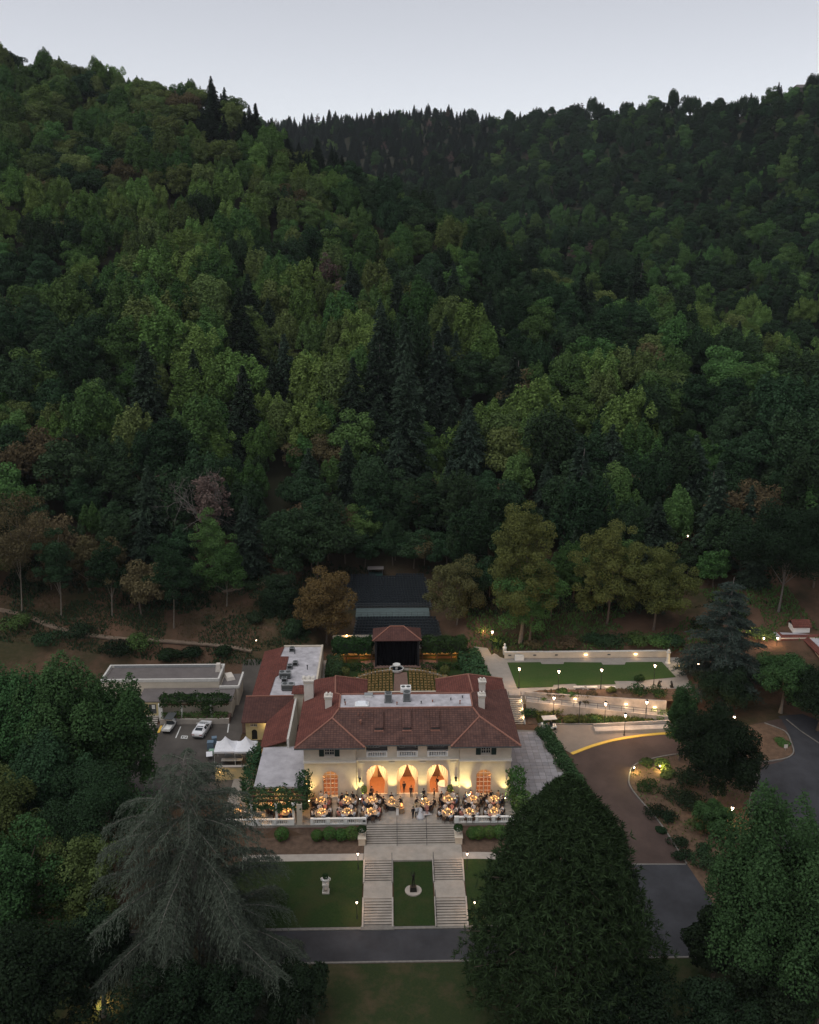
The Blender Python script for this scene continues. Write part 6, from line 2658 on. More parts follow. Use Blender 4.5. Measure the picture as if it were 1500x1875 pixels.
HAIR_SIT = {(m, l): hair_mesh(1.41, .02, m, l) for m in ('hair', 'hair_fair') for l in (0, 1)}
HAIR_ST = {(m, l): hair_mesh(1.735, .0, m, l) for m in ('hair', 'hair_fair') for l in (0, 1)}
WEAR = {'suit': 'a dark suit', 'shirt': 'a white shirt', 'pink': 'a pink dress', 'blue': 'a blue dress', 'tan': 'a tan dress'}
_c = MB()
_c.box(0, 0, 0.40, 0.42, 0.42, 0.05)
_c.box(0, -0.21, 0.45, 0.42, 0.04, 0.48)
for _x in (-0.18, 0.18):
    for _y in (-0.18, 0.18):
        _c.box(_x, _y, 0, 0.04, 0.04, 0.40)
DCHAIR = _c.mesh('dining_chair', M['wood'])
rngt = np.random.default_rng(77)


def seat_guest(x, y, ang, wear, where, z=0.0):
    """a guest on a chair facing along ang"""
    rz = ang - PI / 2
    p = obj('person', SIT[wear], None, (x, y, z), rz)
    tag(p, 'dinner guest in ' + WEAR[wear] + ' at the ' + where, 'person', 'dinner guests at the round tables')
    lng = wear in ('pink', 'blue', 'tan')
    obj('hair', HAIR_SIT[('hair_fair' if rngt.uniform() < 0.35 else 'hair', 1 if lng else 0)], p)
    c = obj('dining_chair', DCHAIR, None, (x - 0.04 * math.cos(ang), y - 0.04 * math.sin(ang), z), rz)
    tag(c, 'dark dining chair at the ' + where, 'chair', 'dining chairs at the round tables')


def stand_person(x, y, z, rz, wear, label, hair=('hair', 0)):
    p = obj('person', STAND[wear], None, (x, y, z), rz)
    tag(p, label, 'person')
    obj('hair', HAIR_ST[hair], p)
    return p


_t = MB()
_t.lathe([(0.86, 0.02), (0.90, 0.3), (0.90, 0.735)], 20)
SKIRT = _t.mesh('cloth_skirt', M['cloth'])
_t = MB()
_t.cyl((0, 0, 0.736), (0, 0, 0.755), 0.915, n=24)
TOP = _t.mesh('table_top', M['table_linen'])
_v = MB()
_v.lathe([(0.09, 0), (0.06, 0.12), (0.1, 0.22)], 10)
VASE = _v.mesh('vase', M['pale_stone'])


def flower_mesh(seed, r, h, big):
    rng = np.random.default_rng(seed)
    n = 90 if not big else 170
    C = rdirs(n, rng, -0.2) * np.array([r, r, h]) * rng.uniform(0.5, 1, n)[:, None] + np.array([0, 0, 0.25 + h * 0.3])
    q = leaves(C, rng.normal(size=(n, 3)) + [0, 0, 1], 0.075, 0.85, rng=rng)
    m = 60
    C2 = rdirs(m, rng, -0.4) * np.array([r * 1.15, r * 1.15, h]) * rng.uniform(0.5, 1, m)[:, None] + np.array([0, 0, 0.2 + h * 0.25])
    q2 = leaves(C2, rng.normal(size=(m, 3)), 0.09, 0.45, rng=rng)
    return quad_mesh('flowers', np.concatenate([q, q2]), [M['flower'], LF['olive']], [0] * len(q) + [1] * len(q2))


FLOW = [flower_mesh(s, 0.34, 0.26, False) for s in (1, 2)] + [flower_mesh(3, 0.4, 0.5, True)]
_f = MB()
_f.cyl((0, 0, 0), (0, 0, 0.12), 0.035, n=7)
CANDLE = _f.mesh('candle', M['cloth_pale'])
_f = MB()
_f.ell((0, 0, 0.19), (0.045, 0.045, 0.075), 6, 4)
FLAME = _f.mesh('flame', M['flame'])
_f = MB()
_f.cyl((0, 0, 0), (0, 0, 0.012), 0.13, n=12)
PLATE = _f.mesh('plate', M['white_paint'])


def dining_table(px, py, where, n=9, glow=30.0, tall=False, dim=1.0, wears=None):
    p = at(px, py, 0.76)
    t = thing('round_table', 'round ' + where + ' with a dark skirt', 'table', (p.x, p.y, 0.0), 0, 'round dinner tables on the terrace')
    obj('cloth_skirt', SKIRT, t)
    obj('table_top', TOP, t)
    c = thing('centrepiece', 'candlelit cream flowers on the ' + where, 'centrepiece', (p.x, p.y, 0.756), 0, 'candlelit centrepieces')
    obj('vase', VASE, c)
    obj('flowers', FLOW[2] if tall else FLOW[int(rngt.integers(0, 2))], c, rz=float(rngt.uniform(0, 6)))
    k = 9
    for i in range(k):
        a = 2 * PI * i / k + rngt.uniform(-0.3, 0.3)
        r = rngt.uniform(0.3, 0.62)
        cd = obj('candle', CANDLE, c, (r * math.cos(a), r * math.sin(a), 0), sc=(1, 1, rngt.uniform(0.5, 1.5)))
        obj('flame', FLAME, cd)
    light('candle_glow', 'POINT', glow * dim, (1.0, 0.56, 0.22), c, (0, -0.05, 0.8), 0.3)
    order = wears or ['suit', 'shirt', 'pink', 'suit', 'shirt', 'blue', 'suit', 'tan', 'suit', 'shirt']
    for i in range(n):
        a = 2 * PI * i / n + 0.3 + rngt.uniform(-0.1, 0.1)
        r = 1.22 + rngt.uniform(-0.05, 0.06)
        seat_guest(p.x + r * math.cos(a), p.y + r * math.sin(a), a + PI, order[(i * 3 + int(px)) % len(order)], where)


Z2P = lambda a, b: (540 + a / 3.571, 1340 + b / 3.571)
ROW1 = [((172, 452), 'table by the left arched window'), ((347, 452), 'second table from the left by the wall'), ((500, 447), 'table before the left arch'),
        ((1005, 442), 'table right of the arches'), ((1165, 442), 'second table from the right by the wall'), ((1303, 442), 'table by the right villa corner')]
ROW2 = [((172, 527), 'leftmost table by the left balustrade'), ((342, 524), 'middle table by the left balustrade'), ((498, 524), 'table left of the step top'),
        ((1000, 526), 'table right of the step top'), ((1142, 524), 'middle table by the right balustrade'), ((1303, 522), 'rightmost table by the right balustrade')]
for (c, w_) in ROW1:
    dining_table(*Z2P(*c), w_, dim=0.6 if c[0] in (347, 1165) else 1.0)
for (c, w_) in ROW2:
    dining_table(*Z2P(*c), w_, n=8, dim=0.6 if c[0] in (342, 1142) else 1.0, wears=['shirt', 'suit', 'shirt', 'tan', 'shirt', 'suit', 'shirt', 'pink'])
dining_table(*Z2P(633, 462), 'flower-piled table under the left middle pier', n=5, glow=26, tall=True, wears=['suit', 'tan', 'suit'])
dining_table(*Z2P(855, 468), 'flower-piled table under the right middle pier', n=5, glow=26, tall=True, wears=['suit', 'tan', 'suit'])
dining_table(506, 1478, 'glowing table under the dining porch', n=7, glow=60)
dining_table(523, 1486, 'porch table by the front column', n=5, glow=30)
dining_table(434, 1488, 'far left porch table behind the cedar', n=6, glow=40)
lp = thing('porch_lantern', 'warm lantern hanging under the roof of the dining porch', 'lantern', (-17.4, -2.0, 2.7))
mb = MB()
mb.ell((0, 0, 0), (0.16, 0.16, 0.2), 8, 6)
mb.build('globe', M['lamp_warm'], lp)
mb = MB()
mb.cyl((0, 0, 0.18), (0, 0, 0.5), 0.015, n=5)
mb.build('chain', M['iron'], lp)
light('globe_glow', 'POINT', 900, (1, 0.52, 0.17), lp, (0, -0.1, -0.35), 0.2)

# the couple at the sweetheart table, staff in the arches
g = at(744, 1500, 0)
bride = thing('person', 'bride in a long white gown standing at the top of the steps', 'person', (g.x + 1.9, g.y + 0.35, 0), 2.4)
obj('body', STAND['shirt'], bride)
mb = MB()
mb.lathe([(0.62, 0.0), (0.5, 0.25), (0.3, 0.7), (0.17, 1.06), (0.19, 1.2)], 16)
mb.raw([(-0.3, -0.2, 0.3), (0.3, -0.2, 0.3), (0.75, -1.5, 0.02), (-0.75, -1.5, 0.02), (0, -0.25, 0.55), (0, -1.7, 0.05)], [(0, 4, 5, 3), (4, 1, 2, 5)])
mb.build('gown', M['shirt'], bride, smooth=True)
obj('hair', HAIR_ST[('hair', 1)], bride)
stand_person(g.x + 0.9, g.y + 0.15, 0, 0.5, 'suit', 'groom in a dark suit at the top of the steps beside the bride')
stand_person(g.x + 1.35, g.y + 0.35, 0, 0.2, 'shirt', 'person in a white shirt between the bride and groom')
stand_person(g.x + 2.75, g.y + 0.9, 0, 2.8, 'pink', 'person in a long pink dress to the right of the bride', ('hair_fair', 1))
for px, py, wr, rz, lb in ((740, 1449, 'suit', 0.3, 'person in dark clothes standing inside the middle arch at its left'), (753, 1457, 'suit', 2.9, 'person in a dark dress walking out of the middle arch'),
                           (801, 1440, 'suit', 2.2, 'person in dark clothes standing deep inside the right arch'), (795, 1462, 'suit', 1.2, 'person in a dark suit standing at the right arch near the table'),
                           (681, 1458, 'suit', 3.0, 'person in dark clothes standing at the left arch'), (776, 1463, 'suit', 0.4, 'person in dark clothes standing behind the flower-piled table')):
    q = at(px, py + 3, 0)
    stand_person(q.x, max(q.y, -0.7), 0.0, rz, wr, lb)
# sweetheart table with lamp and two flower stands
q = at(738, 1496, 0)
t = thing('sweetheart_table', 'small table with a glowing orange lampshade at the top of the steps', 'table', (q.x - 0.2, q.y + 1.1, 0))
mb = MB()
mb.cyl((0, 0, 0), (0, 0, 0.74), 0.42, n=14)
mb.build('cloth_skirt', M['dress_tan'], t)
t2 = thing('table_lamp', 'small table lamp with an orange glowing shade', 'lamp', (q.x - 0.2, q.y + 1.1, 0.74))
mb = MB()
mb.cyl((0, 0, 0), (0, 0, 0.3), 0.05, n=8)
mb.build('stem', M['bronze'], t2)
mb = MB()
mb.lathe([(0.2, 0.28), (0.13, 0.58)], 14)
mb.build('lamp_shade', emit('lit_shade', (1.0, 0.42, 0.13), 1.6), t2)
light('lamp_shade_glow', 'POINT', 10, (1, 0.5, 0.2), t2, (0, -0.35, 0.45), 0.12)
for a, lb in ((728, 'left'), (765, 'right')):
    q = at(a, 1497, 0)
    t = thing('flower_stand', 'white plinth with a loose spray of white flowers at the ' + lb + ' of the couple', 'flower stand', (q.x, q.y + 0.7, 0))
    mb = MB()
    mb.box(0, 0, 0, 0.36, 0.36, 1.0)
    mb.build('plinth', M['white_paint'], t)
    obj('flowers', flower_mesh(20 + a, 0.55, 0.5, True), t, (0, 0, 0.9))
# potted tree and bar at the right arch
t = thing('bar_counter', 'white half-round bar inside the right arch', 'bar', (5.0, 1.6, 0))
mb = MB()
mb.lathe([(0.8, 0.02), (0.8, 1.05)], 20)
mb.build('bar_front', M['white_paint'], t)
mb = MB()
mb.cyl((0, 0, 1.051), (0, 0, 1.1), 0.9, n=20)
mb.build('counter_top', M['pale_stone'], t)
for x, y, lb in ((5.75, -0.25, 'right of the right arch'), (-5.95, -0.2, 'left of the left arch')):
    t = thing('potted_tree', 'small leafy potted tree ' + lb, 'potted tree', (x, y, 0))
    mb = MB()
    mb.lathe([(0.2, 0), (0.28, 0.4), (0.26, 0.4)], 12)
    mb.build('pot', M['pale_stone'], t)
    mb = MB()
    mb.cyl((0, 0, 0.3), (0, 0, 1.1), 0.03, n=6)
    mb.build('trunk', M['bark'], t)
    obj('crown', quad_mesh('crown', leafy_ball(rngt, 0.42, 0.42, 0.65, 0.1, 330, 0.75), LF['bright']), t)

# ------------------------------------------------------------------ gilt chairs in the courtyard
_c = MB()
_c.box(0, 0, 0.42, 0.38, 0.36, 0.05)
_c.box(0, -0.2, 0.88, 0.40, 0.035, 0.08)
for _x in (-0.19, 0.19):
    _c.box(_x, -0.2, 0, 0.035, 0.035, 0.9)
    _c.box(_x, 0.18, 0, 0.035, 0.035, 0.42)
for _k in range(4):
    _c.box(-0.12 + _k * 0.08, -0.2, 0.47, 0.02, 0.025, 0.41)
GCH = _c.mesh('gilt_chair', M['gold_chair'])
for side in (-1, 1):
    for r in range(11):
        y = 28.0 + r * 0.98
        n = 10 if r < 7 else 13
        for k in range(n):
            x = -0.5 + side * (1.65 + k * 0.62)
            yy = y - 0.075 * (k * 0.62) ** 1.45 * (0.3 + 0.07 * r)
            if r >= 9 and k > 9 - (r - 9) * 2:
                continue
            if yy < 27.2:
                continue
            c = obj('gilt_chair', GCH, None, (x + rngt.normal() * 0.03, yy + rngt.normal() * 0.03, gz(x, yy) + 0.05), side * 0.02 * k + rngt.normal() * 0.04)
            tag(c, 'golden chair ' + ('left' if side < 0 else 'right') + ' of the brick aisle in the courtyard', 'chair', 'golden chairs set out in the courtyard, ' + ('left' if side < 0 else 'right') + ' block')

# ------------------------------------------------------------------ lamps
_l = MB()
_l.lathe([(0.16, 0), (0.16, 0.12), (0.09, 0.2), (0.075, 0.7), (0.05, 0.8), (0.042, 3.1), (0.07, 3.15), (0.1, 3.22)], 10)
L_POST = _l.mesh('post', M['iron'])
_l = MB()
_l.lathe([(0.10, 3.22), (0.21, 3.68)], 8)
L_GLASS = _l.mesh('lantern_glass', M['lamp_glass'])
_l = MB()
_l.lathe([(0.26, 3.68), (0.2, 3.78), (0.06, 3.95), (0.02, 4.05)], 8)
L_CAP = _l.mesh('lantern_cap', M['iron'])
_l = MB()
_l.lathe([(0.10, 3.22), (0.21, 3.68)], 8)
L_DARK = _l.mesh('lantern_glass', M['dark_glass'])


def street_lamp(px, py_base, label, e=700, sc=1.0, lit=True, p=None, col=(1.0, 0.60, 0.32)):
    p = p or on(px, py_base)
    t = thing('street_lamp', label, 'street lamp', tuple(p), 0, 'black lamp posts')
    obj('post', L_POST, t)
    obj('lantern_glass', L_GLASS if lit else L_DARK, t)
    obj('lantern_cap', L_CAP, t)
    t.scale = (sc, sc, sc)
    if lit:
        light('lantern_glow', 'POINT', e, col, t, (0, 0, 3.1), 0.12)
    return t


for px, py, lb in ((950, 1260, 'lit lamp post at the left end of the upper lawn'), (1022, 1265, 'lit lamp post second from the left along the upper lawn'), (1100, 1262, 'lit lamp post third from the left along the upper lawn'), (1197, 1254, 'lit lamp post at the right end of the upper lawn')):
    street_lamp(px, py, lb, p=at(px, py, 2.5))
for px, py, lb, lit in ((1013, 1314, 'lit lamp post at the left of the bed below the ramp', True), (1060, 1325, 'unlit lamp post in the bed below the ramp', False), (1107, 1325, 'lit lamp post in the middle of the bed below the ramp', True),
                        (1143, 1347, 'lit lamp post on the forecourt behind the yellow kerb', True), (1182, 1322, 'lit lamp post at the right of the bed below the ramp', True), (1236, 1316, 'lit lamp post half hidden by the slim tree beside the ramp', True)):
    street_lamp(px, py, lb, lit=lit, e=700)
street_lamp(1339, 1350, 'lit lamp post just above the dark round oak', p=at(1341, 1350, -0.2))
street_lamp(1337, 1521, 'lit lamp post on the drive island below the dark oak', e=1000)
street_lamp(901, 1192, 'lit lamp post where the garden walk bends behind the villa', p=at(901, 1190, 3.0), col=(1, 0.55, 0.16), e=600)
for px, py, lb in ((656, 1592, 'short lit torch lamp at the upper left of the lower steps'), (855, 1592, 'short lit torch lamp at the upper right of the lower steps'), (654, 1682, 'short lit torch lamp at the lower left of the steps by the road'), (869, 1682, 'short lit torch lamp at the lower right of the steps by the road')):
    street_lamp(px, py, lb, e=110, sc=0.66)
for px, py, lb in ((1191, 1015, 'bright lamp post shining among the hillside trees'), (1257, 1010, 'faint lamp post among the hillside trees')):
    q = on(px, py)
    lamp_h = height_to(q.x, q.y, q.z, 979 if px < 1200 else 985)
    street_lamp(px, py, lb, p=q, sc=max(1.0, lamp_h / 3.45), e=60)
street_lamp(1394, 1195, 'lit lamp post in front of the pale gallery building, the left one', p=at(1396, 1195, 3.2), e=260, sc=0.8)
street_lamp(1421, 1195, 'lit lamp post in front of the pale gallery building, the right one', p=at(1421, 1195, 3.2), e=300, sc=0.8)
street_lamp(1277, 1240, 'lit lamp post half hidden behind the layered cedar', p=at(1277, 1244, 2.4), e=70, sc=0.8)
_b = MB()
_b.cyl((0, 0, 0), (0, 0, 0.6), 0.09, n=10)
_b.cyl((0, 0, 0.82), (0, 0, 0.9), 0.16, 0.1, n=10)
B_POST = _b.mesh('post', M['iron'])
_b = MB()
_b.cyl((0, 0, 0.601), (0, 0, 0.819), 0.085, n=10)
B_LENS = _b.mesh('lens', M['lamp_glass'])
for px, py, lb in ((1161, 1413, 'low lit bollard lamp at the nose of the drive island'), (1208, 1410, 'low lit bollard lamp in the planting of the drive island')):
    t = thing('bollard_light', lb, 'bollard lamp', tuple(on(px, py)), 0, 'bollard lamps on the drive island')
    obj('post', B_POST, t)
    obj('lens', B_LENS, t)
    light('lens_glow', 'POINT', 380, (1.0, 0.72, 0.25), t, (0, -0.15, 0.82), 0.12)
for px, py, e, lb in ((978, 1295, 30, 'at the left of the shrub bed'), (1025, 1300, 16, 'in the middle of the shrub bed'), (1243, 1222, 60, 'on the pillar behind the upper lawn'), (1375, 1160, 90, 'on the bank by the pale gallery building'), (188, 1838, 160, 'on the ground among the dark trees at the bottom left'), (62, 1500, 200, 'under the big trees at the left edge'), (885, 1158, 40, 'where the bank path leaves the garden walk'), (505, 1010, 0, '')):
    if e:
        q = on(px, py)
        t = thing('garden_spotlight', 'small warm garden spotlight ' + lb, 'garden light', tuple(q), 0, 'garden spotlights')
        mb = MB()
        mb.cyl((0, 0, 0), (0, 0, 0.25), 0.06, n=8)
        mb.build('housing', M['iron'], t)
        mb = MB()
        mb.cyl((0, 0, 0.251), (0, 0, 0.28), 0.055, n=8)
        mb.build('lens', M['lamp_warm'], t)
        light('lens_glow', 'POINT', e * 2.5, (1.0, 0.68, 0.28), t, (0, -0.3, 0.7), 0.1)

# ------------------------------------------------------------------ vehicles
def white_car(px, py, rz):
    p = on(px, py)
    t = thing('parked_car', 'white fastback car parked in the car park, its tail toward the viewer', 'car', (p.x, p.y, p.z + 0.07), rz)
    # stations from tail (y=-2.3) to nose: y, half width, sill z, belt z, roof half width, roof z
    ST = [(-2.36, .74, .42, .78, .70, .80), (-2.25, .86, .30, .98, .72, 1.00), (-1.7, .93, .27, 1.00, .66, 1.12), (-1.0, .95, .26, .99, .62, 1.34), (-0.3, .95, .26, .98, .61, 1.44), (0.4, .95, .26, .97, .61, 1.42),
          (0.9, .94, .26, .96, .64, 1.22), (1.35, .93, .26, .95, .78, 0.99), (2.0, .90, .28, .86, .70, .90), (2.3, .78, .34, .70, .60, .74)]
    vs, fs, mi = [], [], []
    for y, w, z0, zb, rw, zr in ST:
        vs += [(-w * .92, y, z0), (-w, y, (z0 + zb) / 2), (-w * .97, y, zb), (-rw, y, zr), (rw, y, zr), (w * .97, y, zb), (w, y, (z0 + zb) / 2), (w * .92, y, z0)]
    for k in range(len(ST) - 1):
        for j in range(7):
            fs.append((k * 8 + j, k * 8 + j + 1, k * 8 + 8 + j + 1, k * 8 + 8 + j))
        fs.append((k * 8 + 7, k * 8, k * 8 + 8, k * 8 + 15))
    fs += [tuple(range(8)), tuple(range(len(vs) - 1, len(vs) - 9, -1))]
    mb = MB()
    mb.raw(vs, fs)
    mb.build('body', mat('car_paint', (0.72, 0.72, 0.74), 0.25, 0.02, spec=0.6), t)
    gl = MB()

    def panel(a, b, j0, j1, ins, off):
        A = [Vector(vs[a * 8 + j0]), Vector(vs[a * 8 + j1]), Vector(vs[b * 8 + j1]), Vector(vs[b * 8 + j0])]
        c = sum(A, Vector()) / 4
        return [p_.lerp(c, ins) + Vector(off) for p_ in A]
    gl.poly(panel(2, 3, 3, 4, 0.12, (0, -0.015, 0.02)))
    o = gl.build('rear_window', M['dark_glass'], t)
    gl = MB()
    gl.poly(panel(3, 5, 3, 4, 0.16, (0, 0, 0.03)))
    gl.build('sunroof', M['dark_glass'], t)
    gl = MB()
    gl.poly(panel(5, 7, 3, 4, 0.14, (0, 0.02, 0.03)))
    gl.build('windscreen', M['dark_glass'], t)
    for j0, j1, sx in ((2, 3, -1), (4, 5, 1)):
        gl = MB()
        gl.poly(panel(3, 4, j0, j1, 0.14, (sx * 0.015, 0, 0.01)))
        gl.poly(panel(4, 6, j0, j1, 0.14, (sx * 0.015, 0, 0.01)))
        gl.build('side_window', M['dark_glass'], t)
        m2 = MB()
        m2.box(sx * 1.05, 0.75, 0.95, 0.18, 0.12, 0.13)
        m2.build('mirror', M['white_paint'], t)
        m2 = MB()
        m2.box(sx * 0.6, -2.36, 0.72, 0.42, 0.06, 0.10)
        m2.build('tail_light', mat('tail_light', (0.25, 0.02, 0.02), 0.3, 0.05), t)
        for y in (-1.42, 1.38):
            m2 = MB()
            m2.cyl((sx * 0.78, y, 0.33), (sx * 0.97, y, 0.33), 0.34, n=16)
            wo = m2.build('wheel', M['iron'], t)
            m2 = MB()
            m2.cyl((sx * 0.965, y, 0.33), (sx * 0.98, y, 0.33), 0.21, n=12)
            m2.build('rim', M['metal_grey'], wo)
    m2 = MB()
    m2.box(0, -2.33, 0.32, 1.5, 0.08, 0.2)
    m2.build('bumper', M['metal_dark'], t)
    m2 = MB()
    m2.box(0, -2.4, 0.56, 0.5, 0.03, 0.13)
    m2.build('number_plate', M['white_paint'], t)


white_car(371, 1341, -0.16)


def golf_cart(p, rz, label, roof=True, tray=False):
    t = thing('golf_cart', label, 'golf cart', tuple(p), rz)
    mb = MB()
    mb.box(0, 0, 0.28, 1.15, 2.3, 0.3)
    mb.box(0, 0.95, 0.58, 1.1, 0.45, 0.35, taper=0.8)
    mb.build('body', M['white_paint'], t)
    mb = MB()
    mb.box(0, -0.1, 0.58, 1.1, 0.5, 0.2)
    mb.box(0, -0.36, 0.75, 1.1, 0.12, 0.45)
    mb.build('seat', M['seat_navy'], t)
    if tray:
        mb = MB()
        mb.box(0, -1.6, 0.55, 1.35, 1.7, 0.08)
        mb.box(0, -2.42, 0.63, 1.35, 0.06, 0.3)
        mb.box(-0.66, -1.6, 0.63, 0.05, 1.7, 0.3)
        mb.box(0.66, -1.6, 0.63, 0.05, 1.7, 0.3)
        mb.build('cargo_tray', M['white_paint'], t)
    if roof:
        mb = MB()
        for x in (-0.5, 0.5):
            for y in (-0.75, 0.8):
                mb.cyl((x, y, 0.55), (x, y, 1.85), 0.03, n=5)
        mb.build('roof_post', M['iron'], t)
        mb = MB()
        mb.box(0, 0, 1.85, 1.35, 2.2, 0.08)
        mb.build('roof', M['cloth_pale' if not tray else 'metal_dark'], t)
    for x in (-0.52, 0.52):
        for y in (-1.9 if tray else -0.8, 0.85):
            mb = MB()
            mb.cyl((x - 0.09, y, 0.24), (x + 0.09, y, 0.24), 0.24, n=12)
            mb.build('wheel', M['iron'], t)


golf_cart(on(311, 1335) + Vector((0.1, 0.6, 0.06)), -0.12, 'small white utility cart with a cargo tray parked against the low wall', True, True)
golf_cart(on(1005, 1335, 0.08), PI / 2 + 0.1, 'golf cart with a pale roof parked at the edge of the forecourt by the hedge')

# ------------------------------------------------------------------ catering tents and their clutter
for px, lb in ((412.5, 'left'), (450, 'right')):
    q = at(px, 1372, 2.3)
    t = thing('canopy_tent', 'white peaked canopy tent beside the car park, the ' + lb + ' of the pair', 'tent', (q.x, q.y + 0.6, 0.0), 0.02, 'white canopy tents')
    h = 1.52
    mb = MB()
    pk = (0, 0, 4.1)
    cs = [(-h, -h, 2.45), (h, -h, 2.45), (h, h, 2.45), (-h, h, 2.45)]
    for k in range(4):
        a, b = Vector(cs[k]), Vector(cs[(k + 1) % 4])
        m_ = a.lerp(b, 0.5) + Vector((0, 0, -0.02))
        n_ = 6
        for i in range(n_):                                  # slightly sagging cloth
            u0, u1 = i / n_, (i + 1) / n_
            for j in range(4):
                v0, v1 = j / 4, (j + 1) / 4

                def S(u, v):
                    e_ = a.lerp(b, u)
                    p_ = e_.lerp(Vector(pk), v)
                    p_.z -= 0.34 * math.sin(PI * v) * (0.5 + abs(u - 0.5))
                    return p_
                mb.poly([S(u0, v0), S(u1, v0), S(u1, v1), S(u0, v1)] if j < 3 else [S(u0, v0), S(u1, v0), S(0.5, 1)])
        mb.poly([a, a + Vector((0, 0, -0.28)), b + Vector((0, 0, -0.28)), b][::-1])
    mb.build('canopy', M['canvas'], t)
    for a, b, _ in cs:
        mb = MB()
        mb.cyl((a * 0.98, b * 0.98, 0), (a * 0.98, b * 0.98, 2.45), 0.03, n=6)
        mb.build('leg', M['white_paint'], t)
q = at(432, 1398, 0.8)
for k, (px, py, w_, d_, h_, mm, nm, lb, ct) in enumerate((
        (425, 1396, 3.0, 0.8, 0.78, 'cloth_pale', 'prep_table', 'long pale catering table in front of the tents', 'table'), (428, 1389, 2.6, 0.7, 0.95, 'metal_grey', 'serving_cabinet', 'grey steel catering cabinet under the tents', 'cabinet'),
        (384, 1386, 0.9, 1.4, 0.8, 'canvas', 'folding_table', 'white folding table beside the tents', 'table'), (388, 1377, 0.8, 0.7, 0.6, 'box_green', 'storage_crate', 'pale green crate standing by the tents', 'crate'),
        (386, 1366, 1.0, 0.9, 1.0, 'box_blue', 'wrapped_stack', 'blue-grey wrapped stack of gear behind the white car', 'stack'), (393, 1357, 0.8, 0.8, 0.9, 'box_blue', 'wrapped_stack', 'smaller blue-grey wrapped stack by the corner of the tent', 'stack'))):
    if mm not in M:
        M[mm] = mat(mm, (0.20, 0.33, 0.24) if mm == 'box_green' else (0.13, 0.19, 0.25), 0.7, 0.2, 2.0)
    p = on(px, py + 4)
    t = thing(nm, lb, ct, (p.x, p.y, p.z + 0.06), 0.1 * (k % 3))
    if 'table' in nm:
        mb = MB()
        mb.box(0, 0, h_ - 0.05, w_, d_, 0.05)
        mb.build('table_top', M[mm], t)
        for sx in (-1, 1):
            for sy in (-1, 1):
                mb = MB()
                mb.cyl((sx * (w_ / 2 - 0.08), sy * (d_ / 2 - 0.08), 0), (sx * (w_ / 2 - 0.08), sy * (d_ / 2 - 0.08), h_ - 0.05), 0.025, n=5)
                mb.build('leg', M['metal_grey'], t)
    else:
        mb = MB()
        mb.box(0, 0, 0, w_, d_, h_, taper=0.9)
        mb.build('body', M[mm], t)
        mb = MB()
        mb.box(0, 0, h_, w_ * 0.94, d_ * 0.94, 0.08)
        mb.build('lid', M[mm], t)
wl_ = at(432, 1412, 1.2)
yw = thing('yard_wall', 'cream yard wall with a lit corner below the tents', 'wall', (-24.8, 5.4, -0.4))
mb = MB()
mb.box(0, 0, 0, 4.6, 0.35, 2.2)
mb.box(2.3, 2.4, 0, 0.35, 4.6, 2.0)
mb.build('wall_face', M['yellow_stucco'], yw)
mb = MB()
mb.box(0, 0, 2.2, 4.8, 0.5, 0.1)
mb.build('coping', M['path'], yw)
mb = MB()
mb.box(-1.6, -0.25, 1.5, 0.15, 0.12, 0.25)
mb.build('wall_lamp', M['lamp_warm'], yw)
light('wall_lamp_glow', 'POINT', 18, (1, 0.72, 0.35), yw, (-1.6, -0.7, 1.5), 0.1)
tl = thing('work_light', 'small warm work light under the right canopy tent', 'lamp', (-22.9, 10.6, 1.7))
mb = MB()
mb.ell((0, 0, 0), (0.09, 0.09, 0.12), 8, 5)
mb.build('bulb', M['lamp_warm'], tl)
mb = MB()
mb.cyl((0, 0, -1.7), (0, 0, -0.1), 0.025, n=5)
mb.build('stand', M['iron'], tl)
light('bulb_glow', 'POINT', 26, (1, 0.66, 0.3), tl, (0, -0.2, 0), 0.1)

# ------------------------------------------------------------------ garden ornaments
p = on(757, 1632)
t = thing('garden_statue', 'dark bronze standing figure on a round pale base in the central lawn', 'statue', (p.x, p.y, p.z + 0.09))
mb = MB()
mb.cyl((0, 0, -0.25), (0, 0, 0.09), 1.02, n=26)
mb.build('base_disc', M['path'], t)
mb = MB()
mb.box(0, 0, 0.09, 0.85, 0.85, 0.55, taper=0.8)
mb.build('plinth', M['bronze'], t)
SV = [(a * 1.1, b * 1.1, c * 1.1) for a, b, c in STAND_V]
SV[15], SV[16], SV[17] = (.22, .02, 1.75), (.10, .02, 2.0), (.04, .02, 2.12)
SV[19], SV[20], SV[21] = (-.28, .06, 1.75), (-.2, .06, 2.0), (-.14, .04, 2.1)
fig = skinned('figure', SV, SIT_E, [(r[0] * .92, r[1] * .92) if hasattr(r, '__len__') else r * .95 for r in STAND_R], [M['bronze']], lambda c: 0)
f = obj('figure', fig, t, (0, 0, 0.62), 0.3)
p = on(597, 1634)
t = thing('stone_urn', 'white carved stone urn on a pedestal in the left lawn', 'urn', (p.x, p.y, p.z + 0.05))
mb = MB()
mb.box(0, 0, -0.2, 0.85, 0.85, 0.4)
mb.box(0, 0, 0.2, 0.68, 0.68, 0.95)
mb.box(0, 0, 1.15, 0.8, 0.8, 0.12)
mb.build('pedestal', M['pale_stone'], t)
mb = MB()
mb.lathe([(0.2, 1.27), (0.16, 1.38), (0.34, 1.6), (0.42, 1.85), (0.5, 1.92), (0.42, 1.92), (0.36, 1.8)], 16)
mb.build('bowl', M['white_paint'], t)
for sx in (-1, 1):
    mb = MB()
    mb.tube([(sx * 0.36, 0, 1.6), (sx * 0.56, 0, 1.7), (sx * 0.58, 0, 1.95), (sx * 0.46, 0, 2.0)], 0.05, 6)
    mb.build('handle', M['white_paint'], t)
mb = MB()
